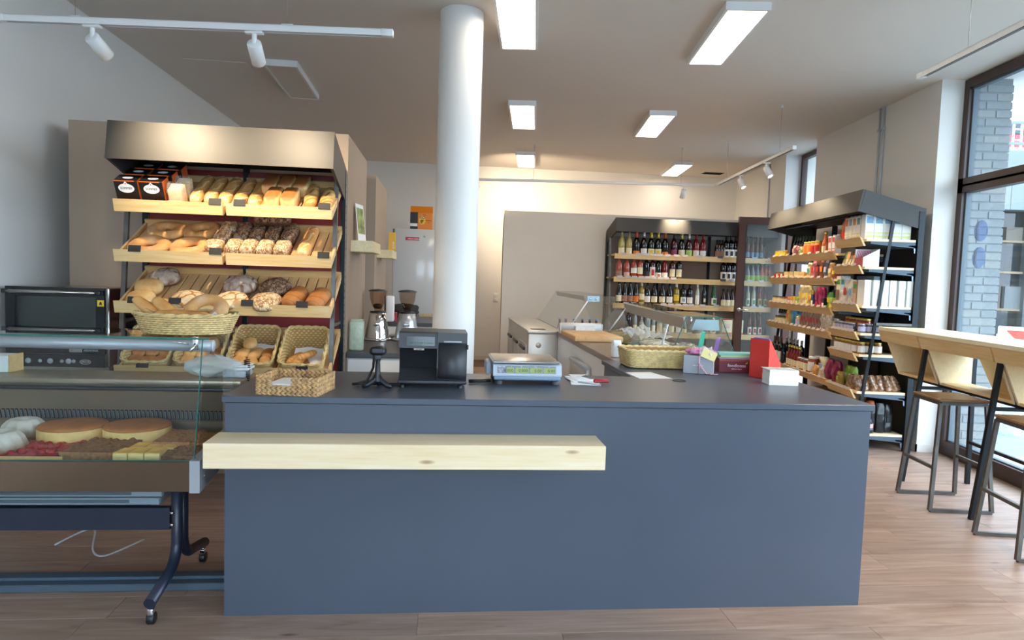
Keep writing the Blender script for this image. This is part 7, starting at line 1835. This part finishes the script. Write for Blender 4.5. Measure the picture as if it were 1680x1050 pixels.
# ------------------------------------------------------------------ bar table at the window and stools
TBW = wood('pine_bar', '#d9b06e', '#e8c88e', '#f0d7a6', 'y', 0.8)
TBI = wood('pine_bar_inside', '#ecd39c', '#f3e0b4', '#f7e9c6', 'y', 0.8)
def bar_table():
    """long standing table along the window: pine top with sloping pockets below, raw steel legs"""
    X0, X1, Z = 2.955, 3.44, 1.17
    Y1, Y0 = 5.94, 2.70
    t = thing('bar_table', 'long pine standing table with sloping pockets along the shop window', 'table', (0, 0, 0))
    MB().rbox(X0, Y0, Z - 0.03, X1, Y1, Z, 0.002, 1).build('table_top', wood('pine_top_pale', '#e6d2a4', '#efe0ba', '#f4e9cc', 'y', 0.8), t)
    legs = [5.35, 4.50, 3.65, 2.80]
    joints = [Y1] + legs
    for i, (a, b) in enumerate(zip(joints, joints[1:])):
        y1, y0 = a - 0.012 if i else Y1, b + 0.012
        # fascia leaning inwards
        MB().hexa([(X0 + 0.035, y0, Z - 0.125), (X0 + 0.053, y0, Z - 0.125), (X0 + 0.053, y1, Z - 0.125), (X0 + 0.035, y1, Z - 0.125),
                   (X0, y0, Z - 0.031), (X0 + 0.018, y0, Z - 0.031), (X0 + 0.018, y1, Z - 0.031), (X0, y1, Z - 0.031)]).build('fascia', TBW, t)
        # pocket: sloping back board, floor, small divider, end cheeks
        MB().hexa([(X0 + 0.40, y0, Z - 0.39), (X0 + 0.418, y0, Z - 0.39), (X0 + 0.418, y1, Z - 0.39), (X0 + 0.40, y1, Z - 0.39),
                   (X0 + 0.40, y0, Z - 0.031), (X0 + 0.418, y0, Z - 0.031), (X0 + 0.418, y1, Z - 0.031), (X0 + 0.40, y1, Z - 0.031)]).build('pocket_back', TBI, t) if i == 0 else \
        MB().hexa([(X0 + 0.40, y0, Z - 0.39), (X0 + 0.418, y0, Z - 0.39), (X0 + 0.418, y1 - 0.30, Z - 0.39), (X0 + 0.40, y1 - 0.30, Z - 0.39),
                   (X0 + 0.40, y0 + 0.02, Z - 0.031), (X0 + 0.418, y0 + 0.02, Z - 0.031), (X0 + 0.418, y1, Z - 0.031), (X0 + 0.40, y1, Z - 0.031)]).build('pocket_back', TBI, t)
        MB().rbox(X0 + 0.195, y0, Z - 0.40, X0 + 0.42, y1, Z - 0.38, 0.001, 1).build('pocket_floor', TBW, t)
        MB().rbox(X0 + 0.33, y0, Z - 0.38, X0 + 0.348, y0 + (y1 - y0) * 0.45, Z - 0.27, 0.001, 1).build('pocket_divider', TBW, t)
        for y in (y0, y1 - 0.018):
            MB().prism([(X0 + 0.07, Z - 0.10), (X0 + 0.42, Z - 0.04), (X0 + 0.42, Z - 0.40), (X0 + 0.195, Z - 0.40)], y, y + 0.018, 'y').build('pocket_cheek', TBI, t)
    for y in legs:
        MB().tube([(X0 + 0.085, y, Z - 0.06), (X0 - 0.035, y, 0.0)], 0.0145, sq=True).build('front_leg', BLACKST, t)
        MB().tube([(X1 - 0.04, y, Z - 0.05), (X1 - 0.02, y, 0.0)], 0.0145, sq=True).build('rear_leg', BLACKST, t)
        MB().tube([(X0 + 0.05, y, 0.74), (X1 - 0.04, y, 0.74)], 0.012, sq=True).build('cross_rail', BLACKST, t)
    MB().tube([(X1 - 0.03, legs[0], 0.33), (X1 - 0.03, legs[-1], 0.33)], 0.012, sq=True).build('long_rail', BLACKST, t)
    MB().tube([(X0 + 0.25, joints[0], Z - 0.415), (X0 + 0.25, joints[-1], Z - 0.415)], 0.012, sq=True).build('pocket_rail', BLACKST, t)
bar_table()
def stool(loc, rot, lab):
    t = thing('bar_stool', lab, 'bar stool', loc, rot, 'bar stools at the window table')
    S, B, H = 0.165, 0.205, 0.765
    MB().rbox(-S, -S, H - 0.018, S, S, H, 0.003, 1).build('seat', wood('stool_wood', '#7d5a3a', '#94704c', '#a5835c', 'x', 1.2, 0.4, False) if 'stool_wood' not in MATS else MATS['stool_wood'], t)
    m = MB()
    for a, b in (((-S + 0.012, -S + 0.012), (S - 0.012, -S + 0.012)), ((S - 0.012, -S + 0.012), (S - 0.012, S - 0.012)), ((S - 0.012, S - 0.012), (-S + 0.012, S - 0.012)), ((-S + 0.012, S - 0.012), (-S + 0.012, -S + 0.012))):
        m.tube([(a[0], a[1], H - 0.03), (b[0], b[1], H - 0.03)], 0.011, sq=True)
    m.build('seat_frame', GREYST, t)
    for x in (-1, 1):
        for y in (-1, 1):
            MB().tube([(x * (S - 0.012), y * (S - 0.012), H - 0.03), (x * B, y * B, 0.012)], 0.0115, sq=True).build('leg', GREYST, t)
    for y in (-1, 1): MB().tube([(-B, y * B, 0.012), (B, y * B, 0.012)], 0.0115, sq=True).build('runner', GREYST, t)
    k = 0.30 / H; q = B + (S - B) * k
    for x in (-1, 1): MB().tube([(x * q, -q, 0.30), (x * q, q, 0.30)], 0.0105, sq=True).build('foot_rest', GREYST, t)
stool((2.925, 4.825, 0), RAD(0), 'steel bar stool with dark wood seat nearer the grocery rack')
stool((2.955, 4.00, 0), RAD(-3), 'steel bar stool with dark wood seat cut by the picture edge')

# ------------------------------------------------------------------ outside
PAVE = pm('street_paving', '#7d8a90', 0.85, var=0.06, vs=2)
CONC = pm('concrete', '#97a19f', 0.9, var=0.06, vs=1.5)
DGLS = pm('dark_shop_glazing', '#1b2228', 0.08)
def outside():
    g = struct(MB().box(XO, -30, -0.2, 60, 60, -0.06).build('ground', PAVE))
    struct(MB().box(-40, -40, -0.2, XO, -3.3, -0.06).build('pavement', PAVE))
    slabm = MB().rbox(0, 0, -0.06, 0.995, 0.595, -0.045, 0.003, 1).mesh('paving_slab', PAVE)
    for i in range(9):
        for j in range(14): place('paving_slab', slabm, g, (4.35 + i * 1.0 - 0.0, 3.0 + j * 0.6, 0))
    struct(MB().rbox(XO + 0.0, -0.6, -0.1, XO + 0.5, 6.3, 0.0, 0.005, 1).build('window_step', CONC))
    # building across the street
    b = thing('opposite_building', 'pale building across the street with a dark shop front', 'building', (7.2, 13.0, 0))
    CL = pm('pale_cladding', '#6b7472', 0.9, var=0.06, vs=1.5)
    MB().box(0, 0, 3.62, 14, 6, 4.1).build('roof_edge', CL, b)
    pl_ = MB().box(0, 0, 0, 0.242, 0.05, 0.60).mesh('cladding_board', CL)
    for k in range(56): place('cladding_board', pl_, b, (k * 0.25, -0.02, 3.02))
    MB().box(0, 0.03, 3.62, 14, 0.3, 3.02).build('cladding_wall', CL, b)
    MB().box(0, 0.30, 0.25, 14, 0.35, 3.02).build('shop_glass', DGLS, b)
    MB().box(0, 0, 0, 14, 0.35, 0.25).build('plinth', CL, b)
    for k in range(8): MB().box(k * 1.9 + 0.05, 0.1, 0.25, k * 1.9 + 0.17, 0.26, 3.02).build('mullion', pm('dark_mullion', '#2b3238', 0.5), b)
    for z in (1.15, 1.85, 2.43): MB().box(0.2, 0.18, z, 13.8, 0.29, z + 0.04).build('reflected_shelf', pm('shelf_tan', '#6b5a44', 0.6), b)  # shelves and items here model the interior's reflection in the glass
    for k in range(30): MB().box(0.4 + k * 0.42, 0.19, 1.19, 0.4 + k * 0.42 + 0.34, 0.29, 1.19 + 0.42 + 0.06 * (k % 3)).build('reflected_item', pm('item_%d' % (k % 4), ('#3c4346', '#31383c', '#443c34', '#484e50')[k % 4], 0.6), b)
    for k in range(24): MB().box(0.5 + k * 0.55, 0.19, 2.47, 0.5 + k * 0.55 + 0.3, 0.29, 2.47 + 0.25 + 0.1 * (k % 2)).build('reflected_item', pm('item_%d' % (k % 4), ('#3c4346', '#31383c', '#443c34', '#484e50')[k % 4], 0.6), b)
    # railway viaduct with a red train behind a railing
    v = thing('railway_viaduct', 'concrete railway viaduct with railing behind the opposite building', 'viaduct', (8.0, 24.0, 0))
    MB().box(-4, 0, 0, 40, 3.5, 5.75).build('parapet_wall', pm('viaduct_concrete', '#5a6264', 0.9, var=0.08, vs=1), v)
    for k in range(20): MB().box(-3.2 + k * 2.0, 0.02, 5.75, -3.0 + k * 2.0, 0.14, 7.28).build('railing_post', pm('rail_grey', '#a8b0b4', 0.5), v)
    for z in (6.5, 7.2): MB().box(-4, 0.05, z, 40, 0.11, z + 0.09).build('railing_bar', pm('rail_dark', '#5d6a74', 0.5), v)
    tr = thing('red_train', 'red and white regional train passing on the viaduct', 'train', (6.0, 29.0, 6.2))
    MB().rbox(0, 0, 0.0, 40, 2.8, 2.25, 0.12).build('car_body', pm('train_red', '#8e2434', 0.35), tr)
    MB().box(0.3, -0.02, 0.05, 39.7, 0.0, 1.22).build('lower_stripe', pm('train_white', '#8d9593', 0.4), tr)
    for k in range(10): MB().rbox(1.2 + k * 4.0, -0.03, 0.15, 2.6 + k * 4.0, -0.02, 1.05, 0.005, 1).build('train_door', pm('train_red', '#8e2434', 0.35), tr)
    for k in range(16): MB().rbox(0.4 + k * 2.45, -0.03, 1.75, 2.75 + k * 2.45, 0.0, 2.15, 0.01, 1).build('train_window', pm('train_window', '#26323c', 0.15), tr)
    m = thing('lattice_mast', 'slim lattice mast rising behind the viaduct', 'mast', (17.8, 26.5, 5.75))
    for s in (-0.15, 0.15): MB().box(s - 0.03, -0.03, 0, s + 0.03, 0.03, 9).build('mast_rail', LGREYP, m)
    for k in range(22): MB().box(-0.15, -0.02, 0.2 + k * 0.4, 0.15, 0.02, 0.25 + k * 0.4).build('mast_rung', LGREYP, m)
    # street sign and bollards close to the window
    s = thing('street_barrier', 'white street barrier board with a red triangle outside the window', 'barrier', (5.35, 7.4, -0.05), RAD(-35))
    MB().rbox(-0.35, -0.02, 0.55, 0.65, 0.02, 1.18, 0.01).build('board', WHITEP, s)
    MB().add([(-0.28, -0.022, 1.14), (0.6, -0.022, 1.14), (0.2, -0.022, 0.62)], [(0, 2, 1)]).build('red_triangle', pm('sign_red', '#cf4a3c', 0.5), s)
    for x in (-0.25, 0.5): MB().box(x, -0.03, 0, x + 0.05, 0.03, 0.55).build('post', LGREYP, s)
    MB().rbox(-0.12, -0.05, 1.18, 0.0, 0.05, 1.32, 0.01).build('lamp', WHITEP, s)
    for k in range(3):
        q = thing('white_post', f'short white street post outside the window, {ORD[k]} from the brick reveal', 'post', (4.95 + 0.16 * k, 7.75 - 0.13 * k, -0.05), 0, 'street posts')
        MB().lathe([(0.035, 0), (0.035, 1.07), (0.028, 1.09), (0, 1.09)], 12).build('shaft', WHITEP, q)
        MB().lathe([(0.04, 0), (0.04, 0.03), (0, 0.03)], 12, (0, 0, 1.06)).build('cap_ring', LGREYP, q)
    # round stickers on the window glass
    STK_ = pane('sticker_film', (0.72, 0.8, 0.95), 1.3, 0.3, 0.12, (0.75, 0.82, 0.95))
    for k, (y, z) in enumerate(((6.06, 2.02), (6.06, 1.79))):
        tag(MB().lathe([(0, 0), (0.092, 0), (0.092, 0.001), (0, 0.001)], 28).build('window_sticker', STK_, None, (XF + 0.046, y, z), (0, RAD(-90), 0)), f'round pale blue sticker on the shop window, {("upper", "lower")[k]} of two', 'sticker')
outside()
